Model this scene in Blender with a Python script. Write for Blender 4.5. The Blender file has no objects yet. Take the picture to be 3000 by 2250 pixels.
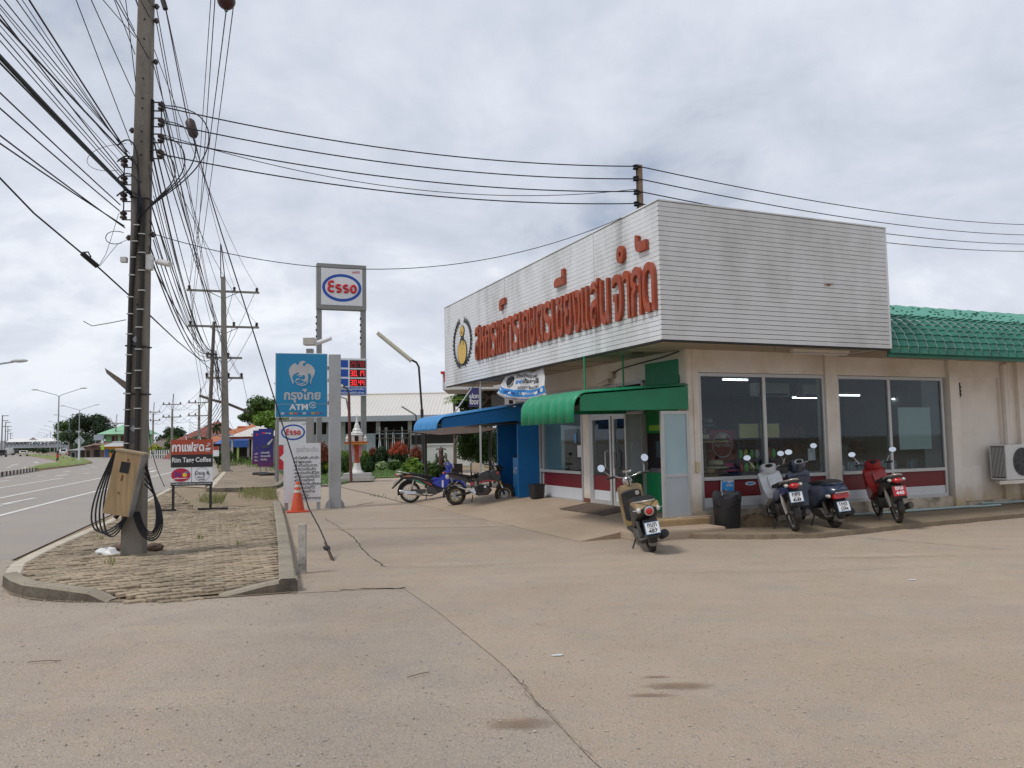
import bpy, bmesh, math, random
from mathutils import Vector, Matrix
random.seed(7)
R = math.radians
SC = bpy.context.scene
COL = SC.collection
# ---------------------------------------------------------------- camera
FPX, PITCH, ROLL, CAMH = 2311.3, 0.0722, 0.0178, 1.62
_fw = Vector((0, math.cos(PITCH), math.sin(PITCH)))
_u0 = Vector((0, -math.sin(PITCH), math.cos(PITCH)))
_r0 = Vector((1, 0, 0))
_cx = math.cos(ROLL) * _r0 - math.sin(ROLL) * _u0
_cy = math.sin(ROLL) * _r0 + math.cos(ROLL) * _u0
CAM = Vector((0, 0, CAMH))
cd = bpy.data.cameras.new('camera')
cd.sensor_width = 36.0
cd.lens = FPX / 3000.0 * 36.0
cd.clip_start, cd.clip_end = 0.05, 6000
cam = bpy.data.objects.new('camera', cd)
COL.objects.link(cam)
m = Matrix((( _cx.x, _cy.x, -_fw.x), (_cx.y, _cy.y, -_fw.y), (_cx.z, _cy.z, -_fw.z)))
cam.matrix_world = Matrix.Translation(CAM) @ m.to_4x4()
SC.camera = cam
SC.view_settings.view_transform = 'Standard'
SC.view_settings.look = 'None'
SC.view_settings.exposure = 0.32
SC.view_settings.gamma = 1.0
SC.view_settings.use_curve_mapping = False
# ---------------------------------------------------------------- sky
SUN_EL, SUN_AZ = R(58), R(-118)          # azimuth measured from +Y towards +X
W = bpy.data.worlds.new('World')
SC.world = W
W.use_nodes = True
nt = W.node_tree
for n in list(nt.nodes): nt.nodes.remove(n)
def wn(t, **k):
    n = nt.nodes.new(t)
    for a, b in k.items(): setattr(n, a, b)
    return n
def wl(a, b): nt.links.new(a, b)
sky = wn('ShaderNodeTexSky', sky_type='NISHITA', sun_disc=False)
sky.sun_elevation, sky.sun_rotation = SUN_EL, SUN_AZ
sky.air_density, sky.dust_density, sky.ozone_density = 1.0, 2.0, 1.5
tc = wn('ShaderNodeTexCoord')
sep = wn('ShaderNodeSeparateXYZ'); wl(tc.outputs['Generated'], sep.inputs[0])
def wmath(op, a, b=None, clamp=False):
    n = wn('ShaderNodeMath', operation=op, use_clamp=clamp)
    for i, x in enumerate((a, b)):
        if x is None: continue
        if isinstance(x, (int, float)): n.inputs[i].default_value = x
        else: wl(x, n.inputs[i])
    return n.outputs[0]
zz = wmath('ADD', wmath('MAXIMUM', sep.outputs[2], 0.0), 0.42)
cmb = wn('ShaderNodeCombineXYZ')
wl(wmath('DIVIDE', sep.outputs[0], zz), cmb.inputs[0]); wl(wmath('DIVIDE', sep.outputs[1], zz), cmb.inputs[1])
def wnoise(scale, detail, rough, off, dist=0.0):
    mp = wn('ShaderNodeMapping'); wl(cmb.outputs[0], mp.inputs[0]); mp.inputs[1].default_value = off
    n = wn('ShaderNodeTexNoise'); wl(mp.outputs[0], n.inputs['Vector'])
    n.inputs['Scale'].default_value = scale; n.inputs['Detail'].default_value = detail
    n.inputs['Roughness'].default_value = rough; n.inputs['Distortion'].default_value = dist
    return n.outputs[0]
big = wnoise(1.05, 8, 0.55, (3.1, 1.7, 0), 0.3)
fine = wnoise(4.2, 9, 0.6, (7.3, 0.4, 2), 0.3)
gap = wnoise(0.9, 5, 0.5, (1.9, 5.2, 4))
dens = wmath('ADD', wmath('MULTIPLY', big, 0.66), wmath('MULTIPLY', fine, 0.34))
ramp = wn('ShaderNodeValToRGB'); wl(dens, ramp.inputs[0])
cr = ramp.color_ramp
cr.elements[0].position = 0.37; cr.elements[0].color = (7.3, 7.6, 8.1, 1)
cr.elements[1].position = 0.62; cr.elements[1].color = (2.8, 3.35, 4.4, 1)
e = cr.elements.new(0.44); e.color = (5.8, 6.15, 6.9, 1)
e = cr.elements.new(0.54); e.color = (4.6, 5.0, 5.8, 1)
# thin places in the cover let the clear sky through
gr = wn('ShaderNodeMapRange'); wl(gap, gr.inputs[0])
gr.inputs[1].default_value, gr.inputs[2].default_value = 0.60, 0.80
gr.inputs[3].default_value, gr.inputs[4].default_value = 0.0, 0.45
mx = wn('ShaderNodeMix', data_type='RGBA'); wl(gr.outputs[0], mx.inputs[0])
wl(ramp.outputs[0], mx.inputs[6]); wl(sky.outputs[0], mx.inputs[7])
# paler towards the horizon where the layers pile up
hz = wn('ShaderNodeMapRange'); wl(sep.outputs[2], hz.inputs[0])
hz.inputs[1].default_value, hz.inputs[2].default_value = 0.0, 0.16
hz.inputs[3].default_value, hz.inputs[4].default_value = 0.6, 0.0
mh = wn('ShaderNodeMix', data_type='RGBA'); wl(hz.outputs[0], mh.inputs[0])
wl(mx.outputs[2], mh.inputs[6]); mh.inputs[7].default_value = (6.2, 6.6, 7.2, 1)
bg = wn('ShaderNodeBackground'); wl(mh.outputs[2], bg.inputs[0]); bg.inputs[1].default_value = 0.10
wo = wn('ShaderNodeOutputWorld'); wl(bg.outputs[0], wo.inputs[0])
# ---------------------------------------------------------------- sun behind the cloud
sl = bpy.data.lights.new('sun', 'SUN'); sl.energy = 1.5; sl.angle = R(12); sl.color = (1.0, 0.965, 0.91)
sun = bpy.data.objects.new('sun', sl); COL.objects.link(sun)
sd = Vector((math.sin(SUN_AZ) * math.cos(SUN_EL), math.cos(SUN_AZ) * math.cos(SUN_EL), math.sin(SUN_EL)))
sun.rotation_euler = (-sd).to_track_quat('-Z', 'Y').to_euler()
sun.location = sd * 60
# ---------------------------------------------------------------- pixels of the photograph to places
def ray(px, py): return (px - 1500) / FPX * _cx - (py - 1125) / FPX * _cy + _fw
def G(px, py, z=0.0):
    d = ray(px, py); return CAM + d * ((z - CAMH) / d.z)
def AT(px, py, dist):
    d = ray(px, py); return CAM + d * (dist / d.y)
AZ = 0.4093
D1 = Vector((-math.sin(AZ), math.cos(AZ), 0)); D2 = Vector((math.cos(AZ), math.sin(AZ), 0))
B0 = Vector((2.3538, 12.2047, 0))
def BW(x, y, z=0.0): return B0 + D2 * x + D1 * y + Vector((0, 0, z))     # building frame to world
def BP(px, py, y):                       # photo pixel onto the plane y = const of the building frame
    d = ray(px, py); p = CAM + d * ((B0 + D1 * y - CAM).dot(D1) / d.dot(D1)); return (p - B0).dot(D2), p.z
def ramp_z(p):
    q = p - B0; v, u = q.dot(D2), q.dot(D1)
    if u < 0.9 or u > 14: return 0.0
    return 0.27 * min(1, max(0, (v + 1.0) / 2.0))
def GR(px, py):
    z = 0.0
    for _ in range(12): z = ramp_z(G(px, py, z))
    return G(px, py, z)
# ---------------------------------------------------------------- materials
MC = {}
def mat(name, col=(.5, .5, .5), rough=.6, metal=0.0, var=.12, scale=6.0, dirt=None, dscale=1.5, damt=.5, bump=0.0, bscale=40.0, coat=0.0, emit=None, estr=1.0, stretch=(1, 1, 1), spec=.5, coord='world', rnd=0.0):
    if name in MC: return MC[name]
    m = bpy.data.materials.new(name); m.use_nodes = True; MC[name] = m
    t = m.node_tree; N = t.nodes; L = t.links
    b = N['Principled BSDF']
    b.inputs['Roughness'].default_value = rough; b.inputs['Metallic'].default_value = metal
    b.inputs['Specular IOR Level'].default_value = spec
    if coat: b.inputs['Coat Weight'].default_value = coat; b.inputs['Coat Roughness'].default_value = .08
    if coord == 'world':
        g = N.new('ShaderNodeNewGeometry'); vec = g.outputs['Position']
    else:
        g = N.new('ShaderNodeTexCoord'); vec = g.outputs['Object']
    mp = N.new('ShaderNodeMapping'); L.new(vec, mp.inputs[0]); mp.inputs[3].default_value = stretch
    def noise(s, d=6, r=.6):
        n = N.new('ShaderNodeTexNoise'); L.new(mp.outputs[0], n.inputs['Vector'])
        n.inputs['Scale'].default_value = s; n.inputs['Detail'].default_value = d; n.inputs['Roughness'].default_value = r
        return n.outputs[0]
    hsv = N.new('ShaderNodeHueSaturation'); hsv.inputs['Color'].default_value = (*col, 1)
    mr = N.new('ShaderNodeMapRange'); L.new(noise(scale), mr.inputs[0])
    mr.inputs[1].default_value, mr.inputs[2].default_value = .25, .75
    mr.inputs[3].default_value, mr.inputs[4].default_value = 1 - var, 1 + var
    val = mr.outputs[0]
    if rnd:
        oi = N.new('ShaderNodeObjectInfo'); r2 = N.new('ShaderNodeMapRange'); L.new(oi.outputs['Random'], r2.inputs[0])
        r2.inputs[3].default_value, r2.inputs[4].default_value = 1 - rnd, 1 + rnd
        mm = N.new('ShaderNodeMath'); mm.operation = 'MULTIPLY'; L.new(val, mm.inputs[0]); L.new(r2.outputs[0], mm.inputs[1]); val = mm.outputs[0]
    L.new(val, hsv.inputs['Value'])
    out = hsv.outputs[0]
    if dirt:
        rp = N.new('ShaderNodeMapRange'); L.new(noise(dscale, 8, .65), rp.inputs[0])
        rp.inputs[1].default_value, rp.inputs[2].default_value = .48, .72
        rp.inputs[3].default_value, rp.inputs[4].default_value = 0, damt
        mi = N.new('ShaderNodeMix'); mi.data_type = 'RGBA'; L.new(rp.outputs[0], mi.inputs[0]); L.new(out, mi.inputs[6])
        mi.inputs[7].default_value = (*dirt, 1); out = mi.outputs[2]
    L.new(out, b.inputs['Base Color'])
    if bump:
        bp = N.new('ShaderNodeBump'); bp.inputs['Strength'].default_value = bump; bp.inputs['Distance'].default_value = .02
        L.new(noise(bscale, 4, .7), bp.inputs['Height']); L.new(bp.outputs[0], b.inputs['Normal'])
    if emit:
        b.inputs['Emission Color'].default_value = (*emit, 1); b.inputs['Emission Strength'].default_value = estr
    return m
def glassmat(name, tint=(.55, .6, .62), gloss=.16):
    if name in MC: return MC[name]
    m = bpy.data.materials.new(name); m.use_nodes = True; MC[name] = m
    t = m.node_tree; N = t.nodes; L = t.links
    N.remove(N['Principled BSDF'])
    tr = N.new('ShaderNodeBsdfTransparent'); tr.inputs[0].default_value = (*tint, 1)
    gl = N.new('ShaderNodeBsdfGlossy'); gl.inputs[1].default_value = .03; gl.inputs[0].default_value = (.9, .93, .95, 1)
    fr = N.new('ShaderNodeLayerWeight'); fr.inputs[0].default_value = .5
    pw_ = N.new('ShaderNodeMath'); pw_.operation = 'POWER'; L.new(fr.outputs['Facing'], pw_.inputs[0]); pw_.inputs[1].default_value = 4.0
    mr = N.new('ShaderNodeMath'); mr.operation = 'MULTIPLY_ADD'; mr.use_clamp = True; mr.inputs[1].default_value = .5; mr.inputs[2].default_value = gloss
    L.new(pw_.outputs[0], mr.inputs[0])
    ms = N.new('ShaderNodeMixShader'); L.new(mr.outputs[0], ms.inputs[0]); L.new(tr.outputs[0], ms.inputs[1]); L.new(gl.outputs[0], ms.inputs[2])
    L.new(ms.outputs[0], N['Material Output'].inputs[0])
    return m
def S(r, g, b):                       # 8-bit sRGB to linear
    f = lambda c: (c / 255 / 12.92) if c / 255 <= .04045 else ((c / 255 + .055) / 1.055) ** 2.4
    return (f(r), f(g), f(b))
# ---------------------------------------------------------------- mesh builder
class MB:
    def __init__(s): s.v = []; s.f = []
    def add(s, vs, fs, mt=None):
        o = len(s.v)
        s.v += [tuple(mt @ Vector(p)) if mt else tuple(p) for p in vs]
        s.f += [tuple(i + o for i in q) for q in fs]; return s
    def box(s, x0, x1, y0, y1, z0, z1, mt=None):
        x0, x1 = min(x0, x1), max(x0, x1); y0, y1 = min(y0, y1), max(y0, y1); z0, z1 = min(z0, z1), max(z0, z1)
        return s.add([(x0, y0, z0), (x1, y0, z0), (x1, y1, z0), (x0, y1, z0), (x0, y0, z1), (x1, y0, z1), (x1, y1, z1), (x0, y1, z1)],
                     [(3, 2, 1, 0), (4, 5, 6, 7), (0, 1, 5, 4), (1, 2, 6, 5), (2, 3, 7, 6), (3, 0, 4, 7)], mt)
    def cyl(s, p0, p1, r0, r1=None, n=10, cap=True):
        r1 = r0 if r1 is None else r1
        p0, p1 = Vector(p0), Vector(p1); d = (p1 - p0).normalized()
        a = d.orthogonal().normalized(); b = d.cross(a)
        vs = []
        for p, r in ((p0, r0), (p1, r1)):
            for i in range(n):
                t = 2 * math.pi * i / n; vs.append(p + a * math.cos(t) * r + b * math.sin(t) * r)
        fs = [(i, (i + 1) % n, n + (i + 1) % n, n + i) for i in range(n)]
        if cap: fs += [tuple(range(n - 1, -1, -1)), tuple(range(n, 2 * n))]
        return s.add(vs, fs)
    def tube(s, pts, r, n=6, closed=False):
        pts = [Vector(p) for p in pts]; k = len(pts); vs = []; up = None
        for i, p in enumerate(pts):
            if closed: d = pts[(i + 1) % k] - pts[i - 1]
            else: d = pts[min(i + 1, k - 1)] - pts[max(i - 1, 0)]
            d = d.normalized() if d.length > 1e-9 else Vector((0, 0, 1))
            if up is None: a = d.orthogonal().normalized()
            else:
                a = up - d * up.dot(d); a = a.normalized() if a.length > 1e-6 else d.orthogonal().normalized()
            up = a; b = d.cross(a); rr = r[i] if isinstance(r, (list, tuple)) else r
            for j in range(n):
                t = 2 * math.pi * (j + .5) / n; vs.append(p + a * math.cos(t) * rr + b * math.sin(t) * rr)
        fs = []
        for i in range(k if closed else k - 1):
            q = ((i + 1) % k) * n
            for j in range(n): fs.append((i * n + j, i * n + (j + 1) % n, q + (j + 1) % n, q + j))
        if not closed: fs += [tuple(range(n - 1, -1, -1)), tuple(range((k - 1) * n, k * n))]
        return s.add(vs, fs)
    def ell(s, c, r, nu=12, nv=8, mt=None):
        c = Vector(c); r = (r, r, r) if isinstance(r, (int, float)) else r
        vs = [(c.x, c.y, c.z - r[2])]
        for i in range(1, nv):
            ph = -math.pi / 2 + math.pi * i / nv
            for j in range(nu):
                t = 2 * math.pi * j / nu
                vs.append((c.x + r[0] * math.cos(ph) * math.cos(t), c.y + r[1] * math.cos(ph) * math.sin(t), c.z + r[2] * math.sin(ph)))
        vs.append((c.x, c.y, c.z + r[2])); fs = []
        for j in range(nu): fs.append((0, 1 + (j + 1) % nu, 1 + j))
        for i in range(nv - 2):
            for j in range(nu):
                a = 1 + i * nu; fs.append((a + j, a + (j + 1) % nu, a + nu + (j + 1) % nu, a + nu + j))
        l = len(vs) - 1; a = 1 + (nv - 2) * nu
        for j in range(nu): fs.append((a + j, a + (j + 1) % nu, l))
        return s.add(vs, fs, mt)
    def lathe(s, prof, c=(0, 0, 0), n=14, mt=None):
        vs = []
        for r, z in prof:
            for j in range(n):
                t = 2 * math.pi * j / n; vs.append((c[0] + r * math.cos(t), c[1] + r * math.sin(t), c[2] + z))
        fs = []
        for i in range(len(prof) - 1):
            for j in range(n): fs.append((i * n + j, i * n + (j + 1) % n, (i + 1) * n + (j + 1) % n, (i + 1) * n + j))
        fs += [tuple(range(n - 1, -1, -1)), tuple(range((len(prof) - 1) * n, len(prof) * n))]
        return s.add(vs, fs, mt)
    def prism(s, poly, axis, a, b, mt=None):
        # polygon in the two other axes, extruded along axis from a to b
        def p3(p, t): return {'x': (t, p[0], p[1]), 'y': (p[0], t, p[1]), 'z': (p[0], p[1], t)}[axis]
        n = len(poly)
        ar = sum(poly[i][0] * poly[(i + 1) % n][1] - poly[(i + 1) % n][0] * poly[i][1] for i in range(n))
        if (ar < 0) != (axis == 'y'): poly = poly[::-1]
        vs = [p3(p, a) for p in poly] + [p3(p, b) for p in poly]
        fs = [tuple(range(n - 1, -1, -1)), tuple(range(n, 2 * n))] + [(i, (i + 1) % n, n + (i + 1) % n, n + i) for i in range(n)]
        if a > b: fs = [f[::-1] for f in fs]
        return s.add(vs, fs, mt)
    def slab(s, prof, hw, inset=.82, cy=0.0, hw2=None):
        # side outline (x, z) given a rounded thickness in y: a body panel
        n = len(prof); gx = sum(p[0] for p in prof) / n; gz = sum(p[1] for p in prof) / n
        hw2 = hw2 or hw
        lay = [(-hw, inset), (-hw * .72, .97), (0, 1.0), (hw2 * .72, .97), (hw2, inset)]
        vs = []
        for y, k in lay: vs += [(gx + (p[0] - gx) * k, cy + y, gz + (p[1] - gz) * k) for p in prof]
        fs = []
        for a in range(len(lay) - 1):
            for i in range(n): fs.append((a * n + i, a * n + (i + 1) % n, (a + 1) * n + (i + 1) % n, (a + 1) * n + i))
        fs += [tuple(range(n - 1, -1, -1)), tuple(range((len(lay) - 1) * n, len(lay) * n))]
        return s.add(vs, fs)
    def loft(s, rings, caps=True):
        n = len(rings[0]); vs = [p for r in rings for p in r]; fs = []
        for a in range(len(rings) - 1):
            for i in range(n): fs.append((a * n + i, a * n + (i + 1) % n, (a + 1) * n + (i + 1) % n, (a + 1) * n + i))
        if caps: fs += [tuple(range(n - 1, -1, -1)), tuple(range((len(rings) - 1) * n, len(rings) * n))]
        return s.add(vs, fs)
    def quad(s, *p): return s.add(list(p), [tuple(range(len(p)))])
    def mesh(s, name, mtl, smooth=None, bev=0.0, seg=2, fix=True):
        me = bpy.data.meshes.new(name); me.from_pydata(s.v, [], s.f)
        if bev or fix:
            bm = bmesh.new(); bm.from_mesh(me)
            if fix: bmesh.ops.recalc_face_normals(bm, faces=bm.faces)
            if bev:
                es = [e for e in bm.edges if len(e.link_faces) == 2 and e.calc_face_angle(0) > .6]
                bmesh.ops.bevel(bm, geom=es, offset=bev, segments=seg, profile=.6, affect='EDGES', clamp_overlap=True)
            bm.to_mesh(me); bm.free()
        if smooth is not None:
            me.polygons.foreach_set('use_smooth', [True] * len(me.polygons)); me.set_sharp_from_angle(angle=R(smooth))
        if mtl: me.materials.append(mtl)
        me.update(); return me
    def build(s, name, mtl, parent=None, world=False, smooth=None, bev=0.0, seg=2, fix=True):
        if world and parent is not None:
            iv = XF[parent.name].inverted(); s.v = [tuple(iv @ Vector(p)) for p in s.v]
        o = bpy.data.objects.new(name, s.mesh(name, mtl, smooth, bev, seg, fix)); COL.objects.link(o)
        if parent is not None: o.parent = parent
        return o
XF = {}
def tag(o, label=None, cat=None, group=None, kind=None):
    if label: o['label'] = label
    if cat: o['category'] = cat
    if group: o['group'] = group
    if kind: o['kind'] = kind
    return o
def thing(name, label, cat, loc=(0, 0, 0), rz=0.0, group=None, tilt=None):
    o = bpy.data.objects.new(name, None); COL.objects.link(o); o.empty_display_size = .2
    mt = Matrix.Translation(Vector(loc)) @ Matrix.Rotation(rz, 4, 'Z')
    if tilt: mt = mt @ tilt
    o.matrix_world = mt; XF[o.name] = mt
    return tag(o, label, cat, group)
def struct(name, mb, m, label=None, **k):
    o = mb.build(name, m, **k); o['kind'] = 'structure'
    if label: o['label'] = label
    return o
def dup(o, parent=None):
    c = o.copy(); COL.objects.link(c)
    if parent is not None: c.parent = parent
    for ch in o.children: dup(ch, c)
    return c
def inst(name, me, parent, mt=None):
    o = bpy.data.objects.new(name, me); COL.objects.link(o)
    if parent is not None: o.parent = parent
    if mt is not None: o.matrix_local = mt
    return o
# ---------------------------------------------------------------- lettering
TC = {}
def glyphs(body, depth=0.0, bold=0.0, res=3):
    k = (body, depth, bold, res)
    if k not in TC:
        c = bpy.data.curves.new('t', 'FONT'); c.body = body; c.offset = bold; c.resolution_u = res; c.extrude = depth; c.space_line = .8
        o = bpy.data.objects.new('t', c)
        me = bpy.data.meshes.new_from_object(o)
        TC[k] = ([v.co.copy() for v in me.vertices], [tuple(p.vertices) for p in me.polygons])
        bpy.data.objects.remove(o); bpy.data.curves.remove(c); bpy.data.meshes.remove(me)
    return TC[k]
def text(body, mtl, parent, org, right, up, w, h, depth=0.0, bold=0.0, name='lettering', flat=True, res=3):
    # fills the rectangle org + right*w + up*h (parent's own frame)
    vs, fs = glyphs(body, 0.05 if depth else 0.0, bold, res)
    x0, x1 = min(v.x for v in vs), max(v.x for v in vs); y0, y1 = min(v.y for v in vs), max(v.y for v in vs)
    org, right, up = Vector(org), Vector(right).normalized(), Vector(up).normalized(); nn = right.cross(up)
    b = MB()
    b.add([org + right * ((v.x - x0) / (x1 - x0) * w) + up * ((v.y - y0) / max(1e-6, y1 - y0) * h) + nn * (v.z / .05 * depth / 2 + depth / 2 if depth else 0) for v in vs], fs)
    return b.build(name, mtl, parent, fix=False)
# ---------------------------------------------------------------- foliage
def leaves(b, c, r, n, size, seed, shell=.45, squash=1.0, up=.3):
    rd = random.Random(seed); c = Vector(c)
    for _ in range(n):
        d = Vector((rd.gauss(0, 1), rd.gauss(0, 1), rd.gauss(0, 1))).normalized()
        k = shell + (1 - shell) * rd.random() ** .6
        k *= .86 + .2 * math.sin(d.x * 7 + seed) * math.cos(d.y * 6 + d.z * 5 + seed * 2)
        p = c + Vector((d.x * r[0], d.y * r[1], d.z * r[2])) * k
        a = Vector((rd.gauss(0, 1), rd.gauss(0, 1), rd.gauss(0, 1) * .7)).normalized()
        nn = (d + Vector((0, 0, up)) + Vector((rd.gauss(0, .5), rd.gauss(0, .5), rd.gauss(0, .5)))).normalized()
        t = (a - nn * a.dot(nn)).normalized(); w = nn.cross(t); s = size * rd.uniform(.6, 1.3)
        b.add([p - t * s, p + w * s * .45 - t * s * .1, p + t * s, p - w * s * .45 - t * s * .1], [(0, 1, 2, 3)])
    return b
def leafmat(name, col, var=.45, scale=3.0, trans=.25):
    if name in MC: return MC[name]
    m = mat(name, col, .55, 0, var, scale, spec=.3); t = m.node_tree
    b = t.nodes['Principled BSDF']
    td = t.nodes.new('ShaderNodeBsdfTranslucent'); mi = t.nodes.new('ShaderNodeMixShader'); mi.inputs[0].default_value = trans
    src = b.inputs['Base Color'].links[0].from_socket
    t.links.new(src, td.inputs[0]); t.links.new(b.outputs[0], mi.inputs[1]); t.links.new(td.outputs[0], mi.inputs[2])
    t.links.new(mi.outputs[0], t.nodes['Material Output'].inputs[0])
    return m
def sag(p, q, s, n=14):
    p, q = Vector(p), Vector(q)
    return [p.lerp(q, i / n) - Vector((0, 0, s * 4 * (i / n) * (1 - i / n))) for i in range(n + 1)]
Z = Vector((0, 0, 1))
# ================================================================ ground, roads, pavements
def groundmat(name, ca, cb, cc, speck=(.62, .58, .52), dark=(.10, .085, .07), big=.35, mid=2.2, spk=.35, dk=.3, bump=.35, streak=None, rough=.85, warm=None):
    m = bpy.data.materials.new(name); m.use_nodes = True; MC[name] = m
    t = m.node_tree; N = t.nodes; L = t.links; b = N['Principled BSDF']; b.inputs['Roughness'].default_value = rough
    b.inputs['Specular IOR Level'].default_value = .25
    g = N.new('ShaderNodeNewGeometry')
    def noise(s, d, r, vec=None, dist=0):
        n = N.new('ShaderNodeTexNoise'); L.new(vec or g.outputs['Position'], n.inputs['Vector'])
        n.inputs['Scale'].default_value = s; n.inputs['Detail'].default_value = d; n.inputs['Roughness'].default_value = r; n.inputs['Distortion'].default_value = dist
        return n.outputs[0]
    def rng(x, a, bb, c, d):
        n = N.new('ShaderNodeMapRange'); L.new(x, n.inputs[0])
        for i, v in enumerate((a, bb, c, d)): n.inputs[i + 1].default_value = v
        return n.outputs[0]
    def mix(f, a, bb):
        n = N.new('ShaderNodeMix'); n.data_type = 'RGBA'; L.new(f, n.inputs[0])
        for s, x in ((6, a), (7, bb)):
            if isinstance(x, tuple): n.inputs[s].default_value = (*x, 1)
            else: L.new(x, n.inputs[s])
        return n.outputs[2]
    c = mix(rng(noise(big, 6, .6), .38, .62, 0, 1), ca, cb)
    c = mix(rng(noise(mid, 8, .7, dist=.4), .45, .75, 0, .8), c, cc)
    if streak:
        mp = N.new('ShaderNodeMapping'); L.new(g.outputs['Position'], mp.inputs[0])
        mp.inputs[2].default_value = (0, 0, streak[0]); mp.inputs[3].default_value = (streak[1], streak[2], 1)
        c = mix(rng(noise(1.0, 6, .65, mp.outputs[0]), .5, .75, 0, streak[4]), c, streak[3])
    if warm:
        c = mix(rng(noise(.55, 8, .68, dist=.6), .47, .68, 0, warm[1]), c, warm[0])
        c = mix(rng(noise(1.7, 9, .72, dist=.5), .50, .70, 0, warm[3]), c, warm[2])
    c = mix(rng(noise(1.1, 9, .75), .60, .78, 0, dk), c, dark)
    c = mix(rng(noise(23, 5, .7), .56, .74, 0, .55), c, dark)
    vo = N.new('ShaderNodeTexVoronoi'); L.new(g.outputs['Position'], vo.inputs['Vector']); vo.inputs['Scale'].default_value = 34
    n2 = noise(9, 3, .5)
    sp = N.new('ShaderNodeMath'); sp.operation = 'MULTIPLY'; L.new(rng(vo.outputs[0], .12, .40, 1, 0), sp.inputs[0]); L.new(rng(n2, .36, .60, 0, spk), sp.inputs[1])
    c = mix(sp.outputs[0], c, speck)
    v2 = N.new('ShaderNodeTexVoronoi'); L.new(g.outputs['Position'], v2.inputs['Vector']); v2.inputs['Scale'].default_value = 21
    s2 = N.new('ShaderNodeMath'); s2.operation = 'MULTIPLY'; L.new(rng(v2.outputs[0], .06, .24, 1, 0), s2.inputs[0]); L.new(rng(noise(5, 4, .6), .45, .62, 0, .8), s2.inputs[1])
    c = mix(s2.outputs[0], c, dark)
    fn = noise(120, 2, .6)
    c2 = N.new('ShaderNodeHueSaturation'); L.new(c, c2.inputs['Color']); L.new(rng(fn, .3, .7, .76, 1.2), c2.inputs['Value'])
    L.new(c2.outputs[0], b.inputs['Base Color'])
    bp = N.new('ShaderNodeBump'); bp.inputs['Strength'].default_value = bump; bp.inputs['Distance'].default_value = .012
    ad = N.new('ShaderNodeMath'); ad.operation = 'ADD'; L.new(noise(55, 4, .7), ad.inputs[0]); L.new(sp.outputs[0], ad.inputs[1])
    L.new(ad.outputs[0], bp.inputs['Height']); L.new(bp.outputs[0], b.inputs['Normal'])
    return m
M_dirt = groundmat('red_earth', (.30, .21, .14), (.24, .19, .12), (.16, .17, .07), bump=.4)
M_hwy = groundmat('highway_asphalt', (.30, .275, .25), (.335, .30, .265), (.38, .32, .265), speck=(.4, .37, .33), dark=(.16, .15, .14), big=.06, mid=.5, spk=.25, dk=.2, bump=.2, streak=(.28, 1.2, .05, (.34, .28, .225), .55))
M_side = groundmat('side_road_asphalt', (.385, .315, .25), (.415, .345, .275), (.345, .285, .23), speck=(.52, .47, .42), dark=(.20, .165, .14), big=.3, mid=1.3, spk=.85, dk=.4, bump=.9, streak=(.05, .10, 1.3, (.47, .38, .29), .6), warm=((.44, .325, .225), .45, (.31, .275, .245), .7))
M_fore = groundmat('forecourt_concrete', (.405, .325, .25), (.44, .355, .272), (.35, .275, .205), speck=(.56, .50, .42), dark=(.20, .145, .10), big=.25, mid=.9, spk=.95, dk=.55, bump=.9, streak=(-AZ - .1, .16, 1.5, (.48, .39, .29), .6), warm=((.44, .325, .22), .4, (.34, .295, .25), .65))
M_apron = groundmat('apron_concrete', (.415, .32, .235), (.39, .295, .21), (.45, .36, .27), speck=(.45, .38, .3), dark=(.15, .10, .07), big=.5, mid=1.6, spk=.2, dk=.5, bump=.35, streak=(-AZ, .25, 1.8, (.45, .36, .26), .5))
M_slab = groundmat('worn_slab', (.235, .185, .125), (.27, .21, .145), (.16, .13, .085), speck=(.36, .3, .22), dark=(.08, .065, .05), big=.8, mid=1.8, spk=.2, dk=.6, bump=.5, streak=(-AZ, .3, 2.2, (.34, .275, .19), .55))
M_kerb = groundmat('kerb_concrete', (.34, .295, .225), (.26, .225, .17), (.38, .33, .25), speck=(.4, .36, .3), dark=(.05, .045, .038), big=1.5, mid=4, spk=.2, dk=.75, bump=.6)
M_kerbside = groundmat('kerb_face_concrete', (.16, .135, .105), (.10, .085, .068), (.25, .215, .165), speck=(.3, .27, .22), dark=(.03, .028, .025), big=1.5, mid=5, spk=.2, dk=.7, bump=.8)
M_edge = mat('pale_edge_concrete', (.52, .46, .36), .8, var=.2, scale=3, dirt=(.3, .22, .14), dscale=1.2, damt=.7, bump=.3)
M_line = mat('worn_road_paint', (.66, .65, .61), .7, var=.1, scale=8, dirt=(.3, .27, .24), dscale=3.5, damt=.6)
M_crack = mat('crack_shadow', (.035, .028, .02), 1.0, var=.3)

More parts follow.
